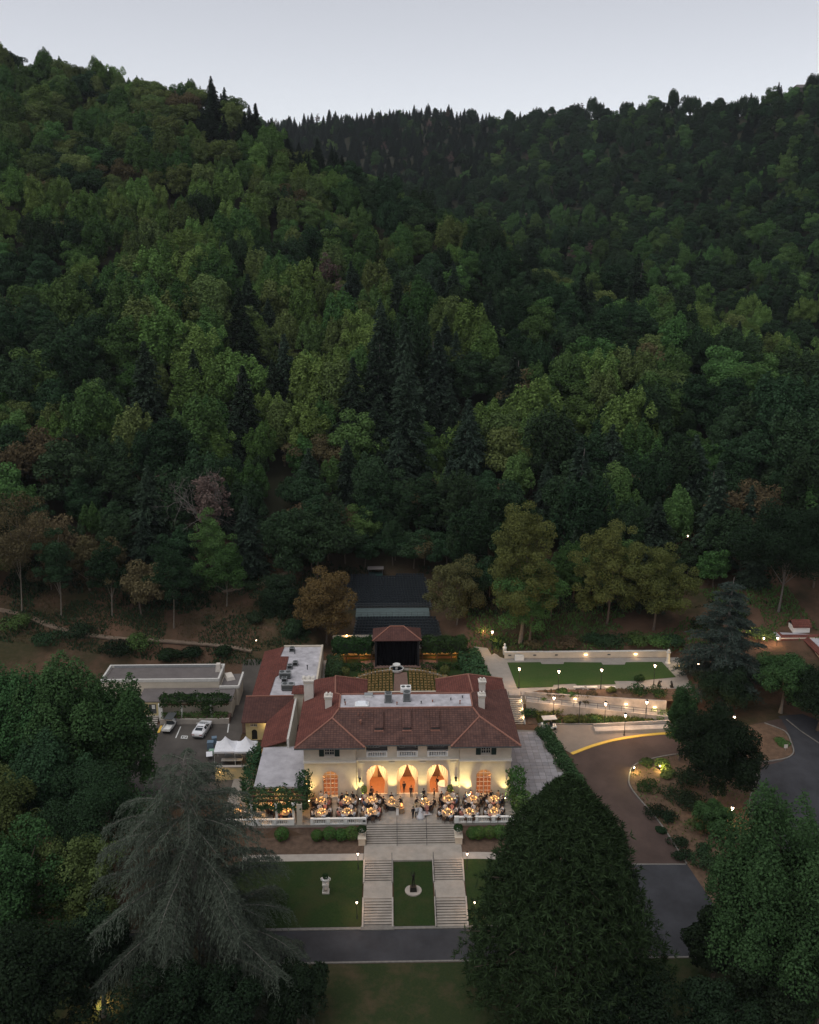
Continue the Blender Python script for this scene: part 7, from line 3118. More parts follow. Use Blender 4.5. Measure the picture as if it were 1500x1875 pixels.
mb.lathe([(0.05, 0), (0.22, 0.08), (0.24, 0.12), (0.05, 0.2)], 14)
o = mb.build('relief', M['path'], t, (0, -0.34, 0.7))
o.rotation_euler = (PI / 2, 0, 0)
obj('foliage', quad_mesh('foliage', leafy_ball(rngt, 0.36, 0.36, 0.34, 0.09, 260, 1.9), LF['hedge']), t)

p = at(925, 1196, 3.2)
t = thing('marble_bust', 'white marble bust on a pedestal by the end of the garden wall', 'statue', (p.x, p.y + 0.6, 2.6))
mb = MB()
mb.box(0, 0, 0, 0.6, 0.6, 1.1)
mb.build('pedestal', M['pale_stone'], t)
mb = MB()
mb.lathe([(0.3, 1.1), (0.38, 1.35), (0.3, 1.55), (0.12, 1.68), (0.15, 1.8), (0.19, 1.95), (0.15, 2.12), (0.05, 2.2)], 12)
mb.build('figure', M['white_paint'], t, smooth=True)
p = at(951, 1208, 2.5)
t = thing('stone_plinth', 'white draped block standing against the garden wall', 'plinth', (p.x, p.y, 2.5))
mb = MB()
mb.box(0, 0, 0, 1.6, 0.7, 0.8, taper=0.92)
mb.build('cloth_cover', M['white_paint'], t)
mb = MB()
mb.box(0, 0, 0.8, 1.45, 0.62, 0.05)
mb.build('slab', M['pale_stone'], t)
for px, lb in ((1060, 'left'), (1084, 'middle'), (1117, 'right')):
    p = at(px, 1262, 2.5)
    t = thing('stone_bench', 'low backless stone bench at the front of the upper lawn, ' + lb + ' one of three', 'bench', (p.x, p.y, 2.5), 0, 'stone benches by the upper lawn')
    mb = MB()
    mb.box(0, 0, 0.36, 1.75, 0.5, 0.1)
    mb.build('seat', M['pale_stone'], t)
    for sx in (-0.65, 0.65):
        mb = MB()
        mb.box(sx, 0, 0, 0.22, 0.42, 0.36)
        mb.build('leg', M['pale_stone'], t)
p = at(1223, 1214, 2.5)
t = thing('stone_pillar', 'pale stone pillar at the right end of the garden wall', 'pillar', (p.x, p.y, 2.45))
mb = MB()
mb.lathe([(0.45, 0), (0.45, 0.2), (0.3, 0.3), (0.27, 1.9), (0.4, 2.0), (0.4, 2.15)], 12)
mb.build('shaft', M['pale_stone'], t)
mb = MB()
mb.ell((0, 0, 2.4), (0.26, 0.26, 0.28), 10, 6)
mb.build('ball', M['pale_stone'], t)
for k, (px, py) in enumerate(((1207, 1257), (1230, 1258))):
    p = at(px, py, 2.5)
    t = thing('bronze_sculpture', 'small dark bronze sculpture on the walk at the right of the upper lawn, ' + ('left' if k == 0 else 'right') + ' one', 'sculpture', (p.x, p.y, 2.5), 0.5 + k, 'bronze sculptures by the upper lawn')
    mb = MB()
    mb.box(0, 0, 0, 0.6, 0.5, 0.2)
    mb.build('base', M['bronze'], t)
    mb = MB()
    mb.tube([(-0.3, 0, 0.15), (-0.2, 0, 0.6), (0.1, 0.1, 0.9), (0.35, 0, 0.75), (0.45, 0, 0.95)], [0.08, 0.16, 0.18, 0.12, 0.1], 7)
    mb.tube([(0.3, 0, 0.15), (0.2, 0.05, 0.5), (0.1, 0.1, 0.85)], [0.07, 0.1, 0.14], 7)
    mb.build('figure', M['bronze'], t, smooth=True)
p = on(1438, 1375)
t = thing('traffic_sign', 'small pale sign plate on a post at the tip of the right island', 'sign', (p.x, p.y, p.z + 0.05))
mb = MB()
mb.cyl((0, 0, 0), (0, 0, 0.9), 0.035, n=6)
mb.build('post', M['metal_grey'], t)
mb = MB()
mb.box(0, -0.05, 0.45, 0.55, 0.04, 0.6)
mb.build('sign_plate', M['cloth_pale'], t)
p = on(515, 1029)
t = thing('weather_mast', 'small white mast on the red earth bank above the seating', 'mast', tuple(p))
mb = MB()
mb.cyl((0, 0, 0), (0, 0, 1.4), 0.09, n=6)
mb.build('post', M['white_paint'], t)
mb = MB()
mb.box(0, 0, 1.4, 0.9, 0.06, 0.06)
mb.box(-0.45, 0, 1.35, 0.14, 0.14, 0.18)
mb.box(0.45, 0, 1.35, 0.14, 0.14, 0.18)
mb.build('cross_arm', M['white_paint'], t)
p = on(470, 1186)
street_lamp(470, 1190, 'small round white lamp by the lane behind the service wing', p=p, sc=0.42, e=14)

# houses on the far ridge
for px, py, w_, lb in ((1010, 205, 11, 'tiny house with a low roof on the far ridge, left of the lone tree'), (1470, 154, 12, 'tiny pale house on the far ridge at the right edge')):
    r = ray(px, py)
    k = math.hypot(r.x, r.y)
    best = None
    for d in np.arange(500, 1300, 2.0):
        x, y = CAM.x + r.x / k * d, CAM.y + r.y / k * d
        z = gz(x, y)
        yy = proj((x, y, z + 4))[1]
        if best is None or yy < best[0]:
            best = (yy, x, y, z)
    _, x, y, z = best
    zz = z
    while proj((x, y, zz + 6))[1] > py + 1:
        zz += 0.5
    t = thing('ridge_house', lb, 'house', (x, y, z))
    hb = zz - z
    mb = MB()
    mb.box(0, 0, -2, w_, 8, hb + 5.5)
    mb.build('wall', M['dark_roof'], t)
    mb = MB()
    mb.slab([(-w_ / 2 - 0.5, -4.6, hb + 3.5), (w_ / 2 + 0.5, -4.6, hb + 3.5), (w_ / 2 - 2, 0, hb + 6), (-w_ / 2 + 2, 0, hb + 6)], 0.3)
    mb.slab([(w_ / 2 + 0.5, 4.6, hb + 3.5), (-w_ / 2 - 0.5, 4.6, hb + 3.5), (-w_ / 2 + 2, 0, hb + 6), (w_ / 2 - 2, 0, hb + 6)], 0.3)
    mb.build('roof', M['dark_roof'], t)
    for k in range(3):
        mb = MB()
        mb.box(-4 + k * 4, -4.02, hb + 0.8, 1.8, 0.1, 1.6)
        mb.build('window', M['dark_glass'], t)
# ------------------------------------------------------------------ trees and shrubs one can name
def tree_from(name, label, px, py_base, py_top, R, Qf, leafm, bark='bark', cat='tree', tr=0.3, limbs=8, z=None, res=None, group=None):
    """a broadleaf standing where the photograph has it; Qf(seed, R, H) -> (leaves, clump centres)"""
    p = on(px, py_base) if z is None else at(px, py_base, z)
    H = height_to(p.x, p.y, p.z, py_top)
    t = thing(name, label, cat, (p.x, p.y, p.z - 0.1), 0, group)
    Q, C = Qf(R, H)
    obj('crown', quad_mesh('crown', Q, leafm), t)
    trunk_mb(H, tr, C, np.random.default_rng(int(px)), limbs).build('trunk', M[bark], t)
    RESERVED.append((p.x, p.y, res if res is not None else R * 0.8))
    return t


def BL(seed, base=0.2, clumps=70, cr=0.27, n=260, leaf=0.22, **k):
    return lambda R, H: broadleaf(seed, R, H, base, clumps, cr * 0.92, int(n * 1.45), leaf * 0.74, **k)


def wood_needles(name, label, p, R, H, WQ, leafm, bark):
    t = thing(name, label, 'tree', tuple(p))
    w, q = WQ
    w.build('trunk', M[bark], t)
    obj('crown', quad_mesh('crown', q, leafm), t)
    return t


# the big grey weeping cedar, lower left
p = on(365, 1800)
Hc = height_to(p.x, p.y, p.z, 1392)
print('cedar', tuple(p), Hc)
wood_needles('weeping_cedar', 'huge grey weeping cedar with bare drooping limbs in front of the villa', p, 12.8, Hc, weeping_cedar(101, 13.6, Hc * 1.02, 112, 6, 0.48, 0.40, 0.25, 1.5, 0.05, 0.48, wid=0.135, dense=3.0, limb=0.85), LF['cedar'], 'bark_twig')
# the dark bunya, lower right of the steps
p = on(1022, 1835)
Hb = height_to(p.x, p.y, p.z, 1430)
print('bunya', tuple(p), Hb)
wood_needles('monkey_puzzle_tree', 'dark dome-shaped conifer with star-like tufts right of the steps', p, 10.2, Hb, bunya(102, 9.6, Hb, 6200, 14, 0.66, 24000), LF['bunya'], 'bark')
# the layered cedar beyond the upper lawn
p = at(1322, 1262, 1.2)
Hl = height_to(p.x, p.y, p.z, 1055)
wood_needles('layered_cedar', 'wide cedar with flat layered boughs at the right of the upper lawn', p, 8.2, Hl, weeping_cedar(103, 8.2, Hl, 150, 5, 0.20, 0.12, 0.36, 0.25, 0.10, 0.72, layers=10, wid=0.22, dense=2.0, limb=0.8), LF['cedar_teal'], 'bark_grey')
RESERVED.append((p.x, p.y, 5))

G = 'trees around the villa garden'
tree_from('camphor_tree', 'tall pale green tree with a pointed top at the lower right corner', 1385, 1850, 1430, 7.6, BL(201, 0.03, 95, 0.24, 400, 0.21, spiky=0.5, lop=0.3), LF['wall_green'], tr=0.45, group=G)
tree_from('camphor_tree', 'leafy green tree leaning out of the frame at the right edge below the drive', 1500, 1880, 1560, 6.5, BL(202, 0.05, 90, 0.25, 300, 0.24, spiky=0.3), LF['wall_green'], tr=0.4, group=G)
tree_from('yew_tree', 'dark low tree between the bunya and the pale green tree', 1302, 1800, 1665, 3.2, BL(203, 0.02, 60, 0.3, 260, 0.2), LF['deep'], tr=0.3, group=G)
tree_from('live_oak', 'dark round oak standing on the drive island', 1306, 1475, 1292, 6.0, BL(204, 0.1, 90, 0.26, 300, 0.2, lop=0.1), LF['deep'], tr=0.4, group=G)
tree_from('laurel_tree', 'slim light green tree at the right end of the ramp', 1243, 1392, 1248, 2.9, BL(205, 0.06, 60, 0.3, 220, 0.17, spiky=0.4), LF['wall_green'], tr=0.18, group=G)
tree_from('laurel_tree', 'bushy green tree beside the island lamp', 1300, 1532, 1462, 2.5, BL(206, 0.05, 40, 0.32, 200, 0.16), LF['garden_green'], tr=0.15, group=G)
tree_from('bay_tree', 'big dense green tree at the left edge beside the car park', 60, 1490, 1212, 7.8, BL(207, 0.03, 110, 0.24, 330, 0.24, spiky=0.35, lop=0.1), LF['garden_green'], tr=0.4, group=G)
tree_from('bay_tree', 'tallest of the big green trees left of the car park, second from the edge', 136, 1500, 1203, 6.6, BL(208, 0.03, 110, 0.24, 330, 0.24, spiky=0.4, lop=0.1), LF['garden_green'], tr=0.4, group=G)
tree_from('bay_tree', 'big dark green tree whose edge overlaps the car park', 228, 1478, 1240, 5.6, BL(209, 0.03, 100, 0.25, 320, 0.23, spiky=0.35, lop=0.1), LF['garden_green'], tr=0.4, group=G)
tree_from('bay_tree', 'green tree filling the gap below the two tallest left trees', 100, 1560, 1340, 6.0, BL(210, 0.03, 90, 0.26, 300, 0.23, spiky=0.3), LF['dark'], tr=0.4, group=G)
tree_from('locust_tree', 'feathery olive tree in front of the left tree mass, by the grey cedar', 205, 1640, 1385, 6.2, BL(211, 0.1, 80, 0.28, 380, 0.15, flat=0.8), LF['dark'], tr=0.35, group=G)
tree_from('plane_tree', 'yellow-green tree catching light left of the grey cedar', 165, 1735, 1515, 4.6, BL(212, 0.08, 60, 0.28, 260, 0.19, lop=0.3), LF['olive'], tr=0.3, group=G)
tree_from('camphor_tree', 'pale green tree at the left edge of the frame beside the feathery tree', 12, 1650, 1400, 5.4, BL(213, 0.05, 80, 0.27, 300, 0.22, spiky=0.2), LF['olive'], tr=0.3, group=G)
tree_from('camphor_tree', 'mid green tree at the left edge below the pale one', 40, 1770, 1520, 5.8, BL(214, 0.05, 80, 0.27, 300, 0.22, spiky=0.2), LF['garden_green'], tr=0.3, group=G)
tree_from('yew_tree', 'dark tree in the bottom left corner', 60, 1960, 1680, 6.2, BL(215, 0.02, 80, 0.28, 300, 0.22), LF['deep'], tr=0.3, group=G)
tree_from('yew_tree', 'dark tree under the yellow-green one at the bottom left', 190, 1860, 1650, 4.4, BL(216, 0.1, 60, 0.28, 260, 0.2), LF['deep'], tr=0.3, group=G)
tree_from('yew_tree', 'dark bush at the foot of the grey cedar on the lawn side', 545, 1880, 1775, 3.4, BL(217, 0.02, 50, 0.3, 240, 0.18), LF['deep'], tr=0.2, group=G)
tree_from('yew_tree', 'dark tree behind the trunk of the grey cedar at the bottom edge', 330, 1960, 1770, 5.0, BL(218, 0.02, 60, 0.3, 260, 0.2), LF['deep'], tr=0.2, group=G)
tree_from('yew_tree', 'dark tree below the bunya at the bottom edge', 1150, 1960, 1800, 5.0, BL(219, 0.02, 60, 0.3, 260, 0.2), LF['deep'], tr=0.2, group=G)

# trees behind the house
tree_from('maple_tree', 'rust-brown autumn tree left of the seating bank', 598, 1178, 1032, 5.5, BL(221, 0.02, 80, 0.26, 230, 0.2, lop=0.1), LF['rust'], tr=0.25, z=1.6)
tree_from('holly_tree', 'dark round bush-like tree left of the rust-brown tree', 512, 1152, 1046, 4.2, BL(222, 0.02, 60, 0.3, 220, 0.2), LF['deep'], tr=0.25, z=2.2)
tree_from('holly_oak', 'low dark shrub in front of the dark round tree', 540, 1178, 1130, 2.6, BL(223, 0.02, 36, 0.34, 180, 0.18), LF['dark'], tr=0.15, z=1.8)
tree_from('acacia_tree', 'olive-grey tree with bare twigs right of the seating bank', 836, 1152, 1010, 5.2, BL(224, 0.04, 60, 0.25, 200, 0.19, lop=0.3), LF['khaki'], 'bark_pale', tr=0.2, z=2.6)
tree_from('plane_tree', 'tall golden-green tree beside the lit garden walk', 952, 1180, 898, 7.2, BL(225, 0.02, 120, 0.20, 250, 0.22, lop=0.35), LF['gold'], 'bark_pale', tr=0.35, z=3.2)
tree_from('plane_tree', 'dark lower tree tucked under the golden-green tree', 968, 1182, 1010, 5.6, BL(226, 0.04, 60, 0.26, 220, 0.2), LF['green'], tr=0.25, z=3.2)
tree_from('plane_tree', 'golden-green tree above the middle of the garden wall', 1110, 1150, 945, 6.3, BL(227, 0.03, 80, 0.22, 240, 0.2, lop=0.4), LF['gold'], tr=0.25, z=4.0)
tree_from('plane_tree', 'golden-leaved tree above the right part of the garden wall', 1195, 1160, 985, 6.6, BL(228, 0.03, 90, 0.22, 240, 0.2, lop=0.35), LF['gold'], tr=0.25, z=4.0)
tree_from('walnut_tree', 'fresh green tree in front of the pale gallery building', 1430, 1298, 1200, 5.2, BL(229, 0.18, 80, 0.25, 260, 0.2), LF['garden_green'], 'bark_pale', tr=0.25, z=1.0)
tree_from('live_oak', 'dark oak at the right edge below the gallery building', 1500, 1330, 1225, 5.6, BL(230, 0.1, 70, 0.27, 260, 0.2), LF['deep'], tr=0.3, z=0.5)
tree_from('live_oak', 'dark oak at the foot of the slope right of the layered cedar', 1425, 1120, 900, 8.5, BL(231, 0.12, 90, 0.26, 260, 0.26, flat=0.9), LF['deep'], 'bark_grey', tr=0.2, limbs=14)
tree_from('live_oak', 'dark shrub oak below the layered cedar', 1330, 1300, 1215, 4.2, BL(232, 0.05, 50, 0.28, 220, 0.18), LF['deep'], tr=0.25, z=0.6)
for k, (px, pb, pt, R, lf, lb) in enumerate(((112, 1128, 960, 3.6, 'dark', 'open-crowned tree with pale bare limbs at the edge of the left wood'), (205, 1128, 980, 3.4, 'dark', 'second pale-limbed tree at the edge of the left wood'), (318, 1150, 985, 4.2, 'dark', 'leafy tree with a pale stem at the edge of the wood nearest the red bank'),
                                             (415, 1110, 985, 4.6, 'green', 'bright bushy tree where the left wood meets the red bank'), (40, 960 + 160, 870, 6.0, 'brown', 'brown-tinged spreading oak at the left edge of the wood'), (395, 1075, 920, 4.2, 'green', 'green tree below the leafless tree'))):
    tree_from('broadleaf_tree', lb, px, pb, pt, R, BL(240 + k, 0.16 if k < 3 else 0.06, 44, 0.27, 170, 0.2), LF[lf], 'bark_pale', tr=0.12, limbs=10)
# leafless tree
p = on(392, 1045)
t = thing('bare_tree', 'leafless grey-pink tree standing out in the left wood', 'tree', tuple(p))
Hd = height_to(p.x, p.y, p.z, 850)
bare_tree(61, 4, Hd).build('trunk', M['bark_grey'], t)
rngd = np.random.default_rng(6)
_q, _c = broadleaf(62, 4.4, Hd, 0.3, 50, 0.2, 60, 0.26)
obj('crown', quad_mesh('crown', _q, LF['dead']), t)
RESERVED.append((p.x, p.y, 4.5))
# single firs that stand out on the slope
for px, pt, H, R, k, lb in ((1012, 466, 30, 7.2, 0, 'tall dark fir standing out on the right spur, the upper one'), (1142, 462, 30, 8.6, 1, 'broad dark fir standing out on the right spur, beside the valley'), (742, 582, 27, 6.6, 2, 'tallest grey-green fir in the middle of the slope'), (690, 610, 24, 6.0, 3, 'grey-green fir left of the tallest one in the middle of the slope'),
                            (800, 600, 26, 6.4, 2, 'grey-green fir right of the tallest one in the middle of the slope'), (284, 622, 26, 7.0, 2, 'broad grey-green fir on the left slope'), (530, 608, 24, 5.4, 3, 'slim grey-green fir between the left slope and the middle'), (455, 665, 22, 5.6, 1, 'brownish fir just below the slim grey-green one'),
                            (497, 188, 22, 5.0, 0, 'lone dark fir at the end of the left crest'), (1060, 800, 22, 5.4, 3, 'grey-green fir above the golden-green trees'), (935, 640, 22, 5.8, 0, 'dark fir in the hollow right of the middle'), (1315, 840, 22, 4.6, 3, 'slim fir with a pale stem above the layered cedar')):
    x, y, z = base_for_top(px, pt, H)
    t = thing('fir_tree', lb, 'tree', (x, y, z - 0.3), px)
    obj('crown', quad_mesh('crown', conifer(int(px), R, H, 44, 10, 0.06, 0.35, 0.5, 0.8), LF['conifer_grey' if k in (2, 3) else 'conifer']), t)
    trunk_mb(H * 1.2, 0.35, limbs=0).build('trunk', M['bark_grey'], t)
    RESERVED.append((x, y, R * 0.8))

for px, pb, pt, R, lb in ((1400, 1900, 1700, 5.2, 'dark low tree under the tall pale green one at the bottom right'), (1300, 1950, 1790, 3.8, 'dark low tree at the bottom edge right of the bunya'), (420, 1960, 1800, 4.0, 'dark low tree at the bottom edge below the grey cedar')):
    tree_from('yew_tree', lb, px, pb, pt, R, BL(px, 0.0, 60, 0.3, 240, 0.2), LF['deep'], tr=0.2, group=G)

# clipped box balls below the terrace
rngb = np.random.default_rng(90)
for k, (px, py, r) in enumerate(((517, 1537, 0.95), (581, 1538, 0.78), (604, 1536, 0.92), (625, 1538, 0.85), (645, 1536, 0.98), (866, 1534, 0.85), (877, 1534, 0.9), (897, 1533, 0.9), (915, 1533, 0.95))):
    p = at(px, py, -1.2)
    nm = ('leftmost, below the porch', 'second from the left', 'third from the left', 'fourth from the left', 'beside the left pier', 'beside the right pier', 'second right of the right pier', 'third right of the right pier', 'rightmost, against the dark conifer')[k]
    t = thing('box_ball', 'clipped round box bush under the terrace wall, ' + nm, 'bush', (p.x, max(-7.6, p.y), -1.25), 0, 'clipped box bushes')
    obj('foliage', quad_mesh('foliage', leafy_ball(rngb, r, r, r * 0.92, 0.075, 1500), LF['box']), t)
    mb = MB()
    for q in range(4):
        mb.tube([(0.05 * q - 0.1, 0, -0.2), (0.2 * q - 0.3, 0.1, r * 0.9), (0.3 * q - 0.45, 0.1, r * 1.5)], [0.04, 0.03, 0.02], 4)
    mb.build('stem', M['bark'], t)


def shrub(px, py, r, h, lf, label, z=None, n=420, leaf=0.12, group=None):
    p = on(px, py) if z is None else at(px, py, z)
    t = thing('garden_shrub', label, 'shrub', (p.x, p.y, p.z - 0.05), 0, group)
    rng = np.random.default_rng(int(px * 7 + py))
    d = rdirs(7, rng, -0.1)
    C = d * np.array([r * 0.55, r * 0.55, h * 0.3]) + np.array([0, 0, h * 0.4])
    rad = np.stack([np.full(7, r * 0.55), np.full(7, r * 0.55), np.full(7, h * 0.42)], 1)
    obj('foliage', quad_mesh('foliage', clump_leaves(rng, C, rad, n / 4, leaf), LF[lf]), t)
    mb = MB()
    for q in range(3):
        mb.tube([(0, 0, -0.2), (d[q][0] * 0.2, d[q][1] * 0.2, h * 0.3), (C[q][0], C[q][1], C[q][2])], [0.05, 0.04, 0.02], 4)
    mb.build('stem', M['bark'], t)
    return t


GS = 'shrubs in the garden beds'
for k, (px, py, r, h, lf, lb) in enumerate((
        (970, 1312, 1.5, 1.3, 'hedge', 'dark shrub beside the lit steps'), (998, 1296, 1.1, 1.9, 'bright', 'bright lit shrub at the left of the bed below the ramp'), (1024, 1306, 1.4, 1.2, 'gold', 'golden grassy shrub in the bed below the ramp'),
        (1044, 1320, 1.2, 0.9, 'gold', 'low golden shrub before the unlit lamp'), (1073, 1300, 1.0, 1.6, 'brown', 'brownish shrub under the ramp'), (1090, 1322, 1.5, 0.9, 'green', 'low green shrub below the middle lamp'),
        (1120, 1295, 1.2, 1.6, 'gold', 'golden shrub right of the middle lamp'), (1160, 1312, 1.5, 1.1, 'olive', 'wide olive shrub near the right end of the bed'), (1207, 1312, 1.9, 1.5, 'bright', 'bright green shrub at the right end of the bed'),
        (1168, 1268, 1.8, 1.3, 'hedge', 'round dark shrub at the right of the upper bed'), (1204, 1272, 1.8, 1.5, 'hedge', 'dark shrub at the far right of the upper bed'), (1120, 1268, 0.9, 0.9, 'gold', 'pale grass tuft in the upper bed'), (1085, 1272, 1.0, 0.6, 'brown', 'low brown plant in the upper bed'), (1030, 1268, 1.2, 0.5, 'green', 'low green ground plant at the left of the upper bed'),
        (1050, 1274, 1.0, 0.5, 'green', 'second low green plant in the upper bed'))):
    shrub(px, py, r, h, lf, lb, group=GS, z=2.52 if py < 1275 and px > 1025 and h < 1.6 else None)
shrub(1172, 1247, 1.0, 1.1, 'hedge', 'small dark round shrub at the edge of the upper lawn', z=2.5)
GI = 'shrubs on the drive island'
for px, py, r, h, lf, lb in ((1190, 1445, 2.0, 1.0, 'hedge', 'wide dark shrub behind the bollard lamps'), (1232, 1455, 2.2, 1.2, 'deep', 'dark shrub at the foot of the oak'), (1202, 1492, 1.9, 1.1, 'deep', 'round dark shrub by the kerb in the middle of the island'), (1225, 1500, 1.5, 1.0, 'deep', 'round dark shrub beside the one by the kerb'),
                             (1210, 1522, 0.8, 0.5, 'dark', 'tiny dark shrub near the kerb'), (1240, 1545, 1.4, 1.0, 'deep', 'dark shrub at the lower part of the island'), (1252, 1572, 1.6, 1.0, 'deep', 'dark shrub at the tip of the island by the drive'), (1285, 1560, 1.4, 1.0, 'dark', 'dark shrub on the bare earth of the island'),
                             (1185, 1398, 1.3, 0.5, 'olive', 'low olive plant on the nose of the island'), (1212, 1402, 1.4, 0.9, 'bright', 'bright plant lit by the second bollard lamp'), (1275, 1520, 1.8, 1.6, 'olive', 'lit olive shrub beside the island lamp'), (1432, 1362, 1.3, 0.8, 'green', 'green shrub on the right island by the sign')):
    shrub(px, py, r, h, lf, lb, group=GI)
for px, py, r, h, lf, lb in ((1262, 1432, 2.6, 1.8, 'deep', 'broad dark shrub under the left side of the oak'), (1272, 1480, 2.6, 1.9, 'deep', 'broad dark shrub below the oak'), (1295, 1590, 2.4, 1.8, 'dark', 'broad dark shrub by the lower tip of the island'), (1345, 1540, 2.6, 2.2, 'dark', 'broad shrub beside the island lamp, toward the pale green tree'), (1225, 1420, 1.4, 0.8, 'olive', 'low olive plant behind the second bollard lamp')):
    shrub(px, py, r, h, lf, lb, group=GI, n=700, leaf=0.15)
GB = 'scrub on the bank behind the garden'
for k, (px, py, r, h, lf) in enumerate(((1035, 1182, 2.6, 1.4, 'brown'), (1090, 1178, 2.6, 1.6, 'dark'), (1130, 1180, 3.0, 1.7, 'dark'), (1170, 1178, 3.0, 1.8, 'green'), (1205, 1180, 2.8, 2.0, 'green'), (1230, 1184, 2.6, 2.0, 'dark'), (975, 1182, 1.8, 0.9, 'brown'), (910, 1180, 1.6, 1.4, 'hedge'),
                                        (30, 1150, 3.2, 2.4, 'green'), (90, 1175, 3.0, 1.8, 'dark'), (150, 1170, 3.4, 2.6, 'deep'), (215, 1195, 3.0, 2.2, 'deep'), (265, 1185, 3.0, 2.8, 'green'), (310, 1205, 2.2, 1.6, 'dark'), (350, 1200, 2.0, 1.5, 'deep'), (410, 1198, 1.6, 1.6, 'dark'), (470, 1135, 2.0, 1.4, 'deep'), (455, 1075, 2.4, 1.2, 'dark'), (560, 1150, 2.0, 1.4, 'dark'), (1388, 1165, 2.4, 1.4, 'olive'), (1345, 1130, 3.0, 1.8, 'dark'), (1290, 1150, 3.0, 2.0, 'deep'))):
    shrub(px, py, r, h, lf, ('dark', 'low', 'leafy', 'ragged')[k % 4] + (' brown' if lf == 'brown' else ' green') + ' scrub on the earth bank ' + ('behind the upper lawn' if px > 850 else 'behind the studio and service wing'), n=700, leaf=0.17, group=GB)
for px, py, lb in ((632, 1246, 'small golden-leaved potted tree at the left end of the courtyard chairs'), (815, 1243, 'small golden-leaved potted tree at the right end of the courtyard chairs')):
    p = on(px, py)
    t = thing('potted_tree', lb, 'potted tree', (p.x, p.y, p.z + 0.03))
    mb = MB()
    mb.lathe([(0.3, 0), (0.42, 0.6), (0.38, 0.6)], 12)
    mb.build('pot', M['yellow_stucco'], t)
    mb = MB()
    mb.cyl((0, 0, 0.4), (0, 0, 1.5), 0.05, n=6)
    mb.build('trunk', M['bark'], t)
    obj('crown', quad_mesh('crown', leafy_ball(rngb, 0.9, 0.9, 0.8, 0.12, 500, 0.9), LF['gold']), t)


# ------------------------------------------------------------------ grasses and undergrowth nobody could count
def cover(name, n, sampler, lf, size, tall=1.0, seed=1):
    rng = np.random.default_rng(seed)
    X, Y = sampler(rng, n)
    z = ground_arr(X, Y)
    m = len(X)
    T = np.stack([rng.normal(size=m) * 0.5, rng.normal(size=m) * 0.5, np.full(m, tall)], 1)
    N = rng.normal(size=(m, 3)) * [1, 1, 0.4]
    S = size * rng.uniform(0.5, 1.4, m)
    C = np.stack([X, Y, z + S * 0.6 * tall], 1)
    return leaves(C, N, S, 0.3, T=T, rng=rng)


def patchy(x0, x1, y0, y1, sc=5.0, lo=0.0):
    def f(rng, n):
        X, Y = rng.uniform(x0, x1, n), rng.uniform(y0, y1, n)
        k = fbm(X / sc, Y / sc, 3) > lo
        return X[k], Y[k]
    return f


def poly_in(px_poly, lo=-0.3, sc=2.5):
    P = [Vector(p[:2]) for p in px_path(px_poly)]
    xs, ys = [p.x for p in P], [p.y for p in P]

    def f(rng, n):
        X, Y = rng.uniform(min(xs), max(xs), n), rng.uniform(min(ys), max(ys), n)
        inside = np.zeros(n, bool)
        for a, b in zip(P, P[1:] + P[:1]):
            c = ((a.y > Y) != (b.y > Y)) & (X < (b.x - a.x) * (Y - a.y) / (b.y - a.y + 1e-9) + a.x)
            inside ^= c
        k = inside & (fbm(X / sc, Y / sc, 3) > lo)
        return X[k], Y[k]
    return f


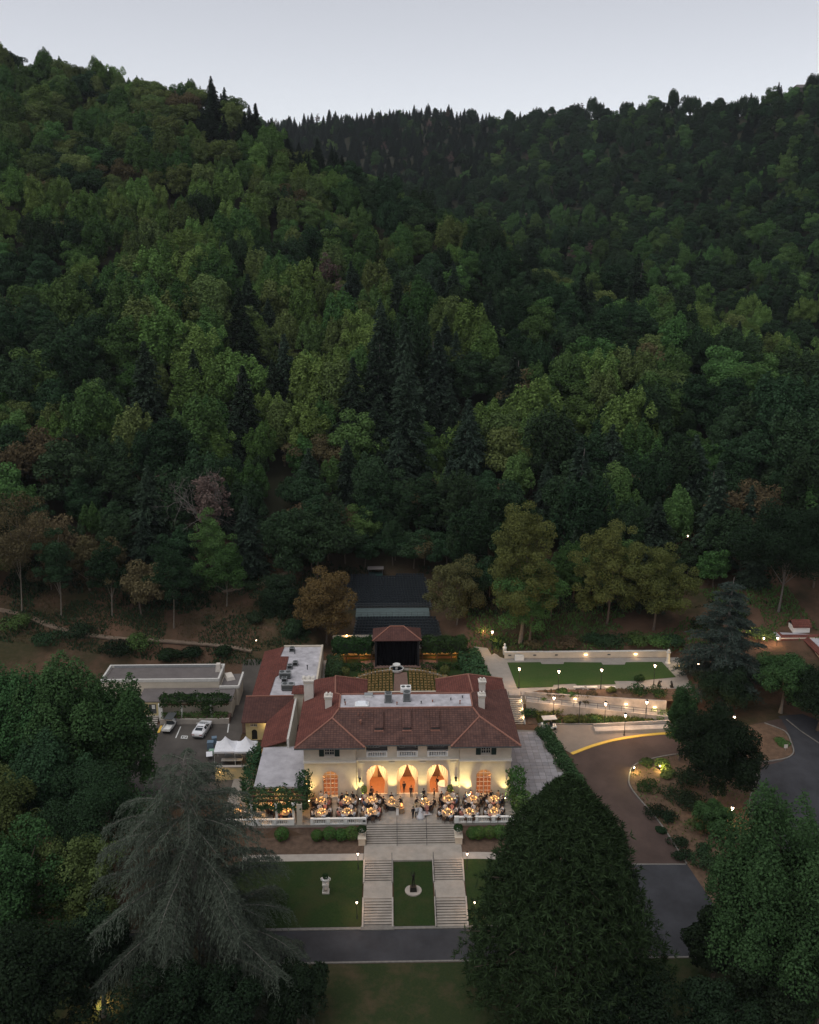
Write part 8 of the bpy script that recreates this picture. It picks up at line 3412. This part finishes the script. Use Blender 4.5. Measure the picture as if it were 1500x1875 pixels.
mats_ = [LF['gold'], LF['green'], LF['brown']]
Qs, ms = [], []
bed = [(968, 1290), (1000, 1284), (1225, 1318), (1225, 1326), (985, 1325)]
for i, (n, lo, sz) in enumerate(((9000, -0.3, 0.40), (6500, -0.1, 0.36), (3000, 0.1, 0.3))):
    q = cover('c', n, poly_in(bed, lo, 2.0 + i), None, sz, 1.2, 50 + i)
    Qs.append(q); ms += [i] * len(q)
for i, (n, lo, sz) in enumerate(((2500, 0.1, 0.22), (2500, 0.15, 0.24), (1500, 0.2, 0.2))):
    q = cover('c', n, poly_in(ISL, lo, 2.2 + i), None, sz, 0.9, 60 + i)
    Qs.append(q); ms += [i] * len(q)
tag(obj('bed_grasses', quad_mesh('bed_grasses', np.concatenate(Qs), mats_, ms)), kind='stuff')
q = cover('c', 2600, patchy(20, 46, 23.5, 26.5, 2.0, 0.0), None, 0.2, 1.0, 70)
q[..., 2] += np.maximum(0, 2.6 - q[..., 2].min(1))[:, None]
tag(obj('bed_grasses', quad_mesh('bed_grasses', q, LF['brown'])), kind='stuff')
Qs, ms = [], []
mats_ = [LF['dark'], LF['brown'], LF['green'], LF['deep']]
for i, (n, x0, x1, y0, y1, lo, sz) in enumerate(((26000, -75, -13, 40, 66, 0.12, 0.30), (16000, -75, -13, 40, 66, 0.0, 0.22), (12000, 12, 75, 40, 58, -0.1, 0.34), (24000, -75, 75, 52, 72, -0.1, 0.42))):
    q = cover('c', n, patchy(x0, x1, y0, y1, 5.0 + i, lo), None, sz, 0.9, 80 + i)
    c = q.mean(1)
    k = ~((c[:, 0] > -14.5) & (c[:, 0] < 9.5) & (c[:, 1] < 70)) & ~((c[:, 0] > 12) & (c[:, 0] < 49) & (c[:, 1] < 40.5))
    Qs.append(q[k]); ms += [i] * int(k.sum())
tag(obj('undergrowth', quad_mesh('undergrowth', np.concatenate(Qs), mats_, ms)), kind='stuff')
plant_wood()
# ------------------------------------------------------------------ evening haze in the valley
def build_haze():
    m = bpy.data.materials.new('haze')
    m.use_nodes = True
    N, L = m.node_tree.nodes, m.node_tree.links
    N.clear()
    out = N.new('ShaderNodeOutputMaterial')
    v = N.new('ShaderNodeVolumePrincipled')
    v.inputs['Color'].default_value = (0.80, 0.84, 0.92, 1)
    v.inputs['Density'].default_value = HAZE_DENSITY
    v.inputs['Anisotropy'].default_value = 0.3
    L.new(v.outputs[0], out.inputs['Volume'])
    mb = MB()
    top = max(o.matrix_world.translation.z for o in scene.objects) + 45
    mb.box(0, 900, -27, 6400, 6400, max(top, 260) + 27)
    o = mb.build('haze', m)
    tag(o, kind='stuff')


HAZE_DENSITY = 0.00007
bpy.context.view_layer.update()
build_haze()
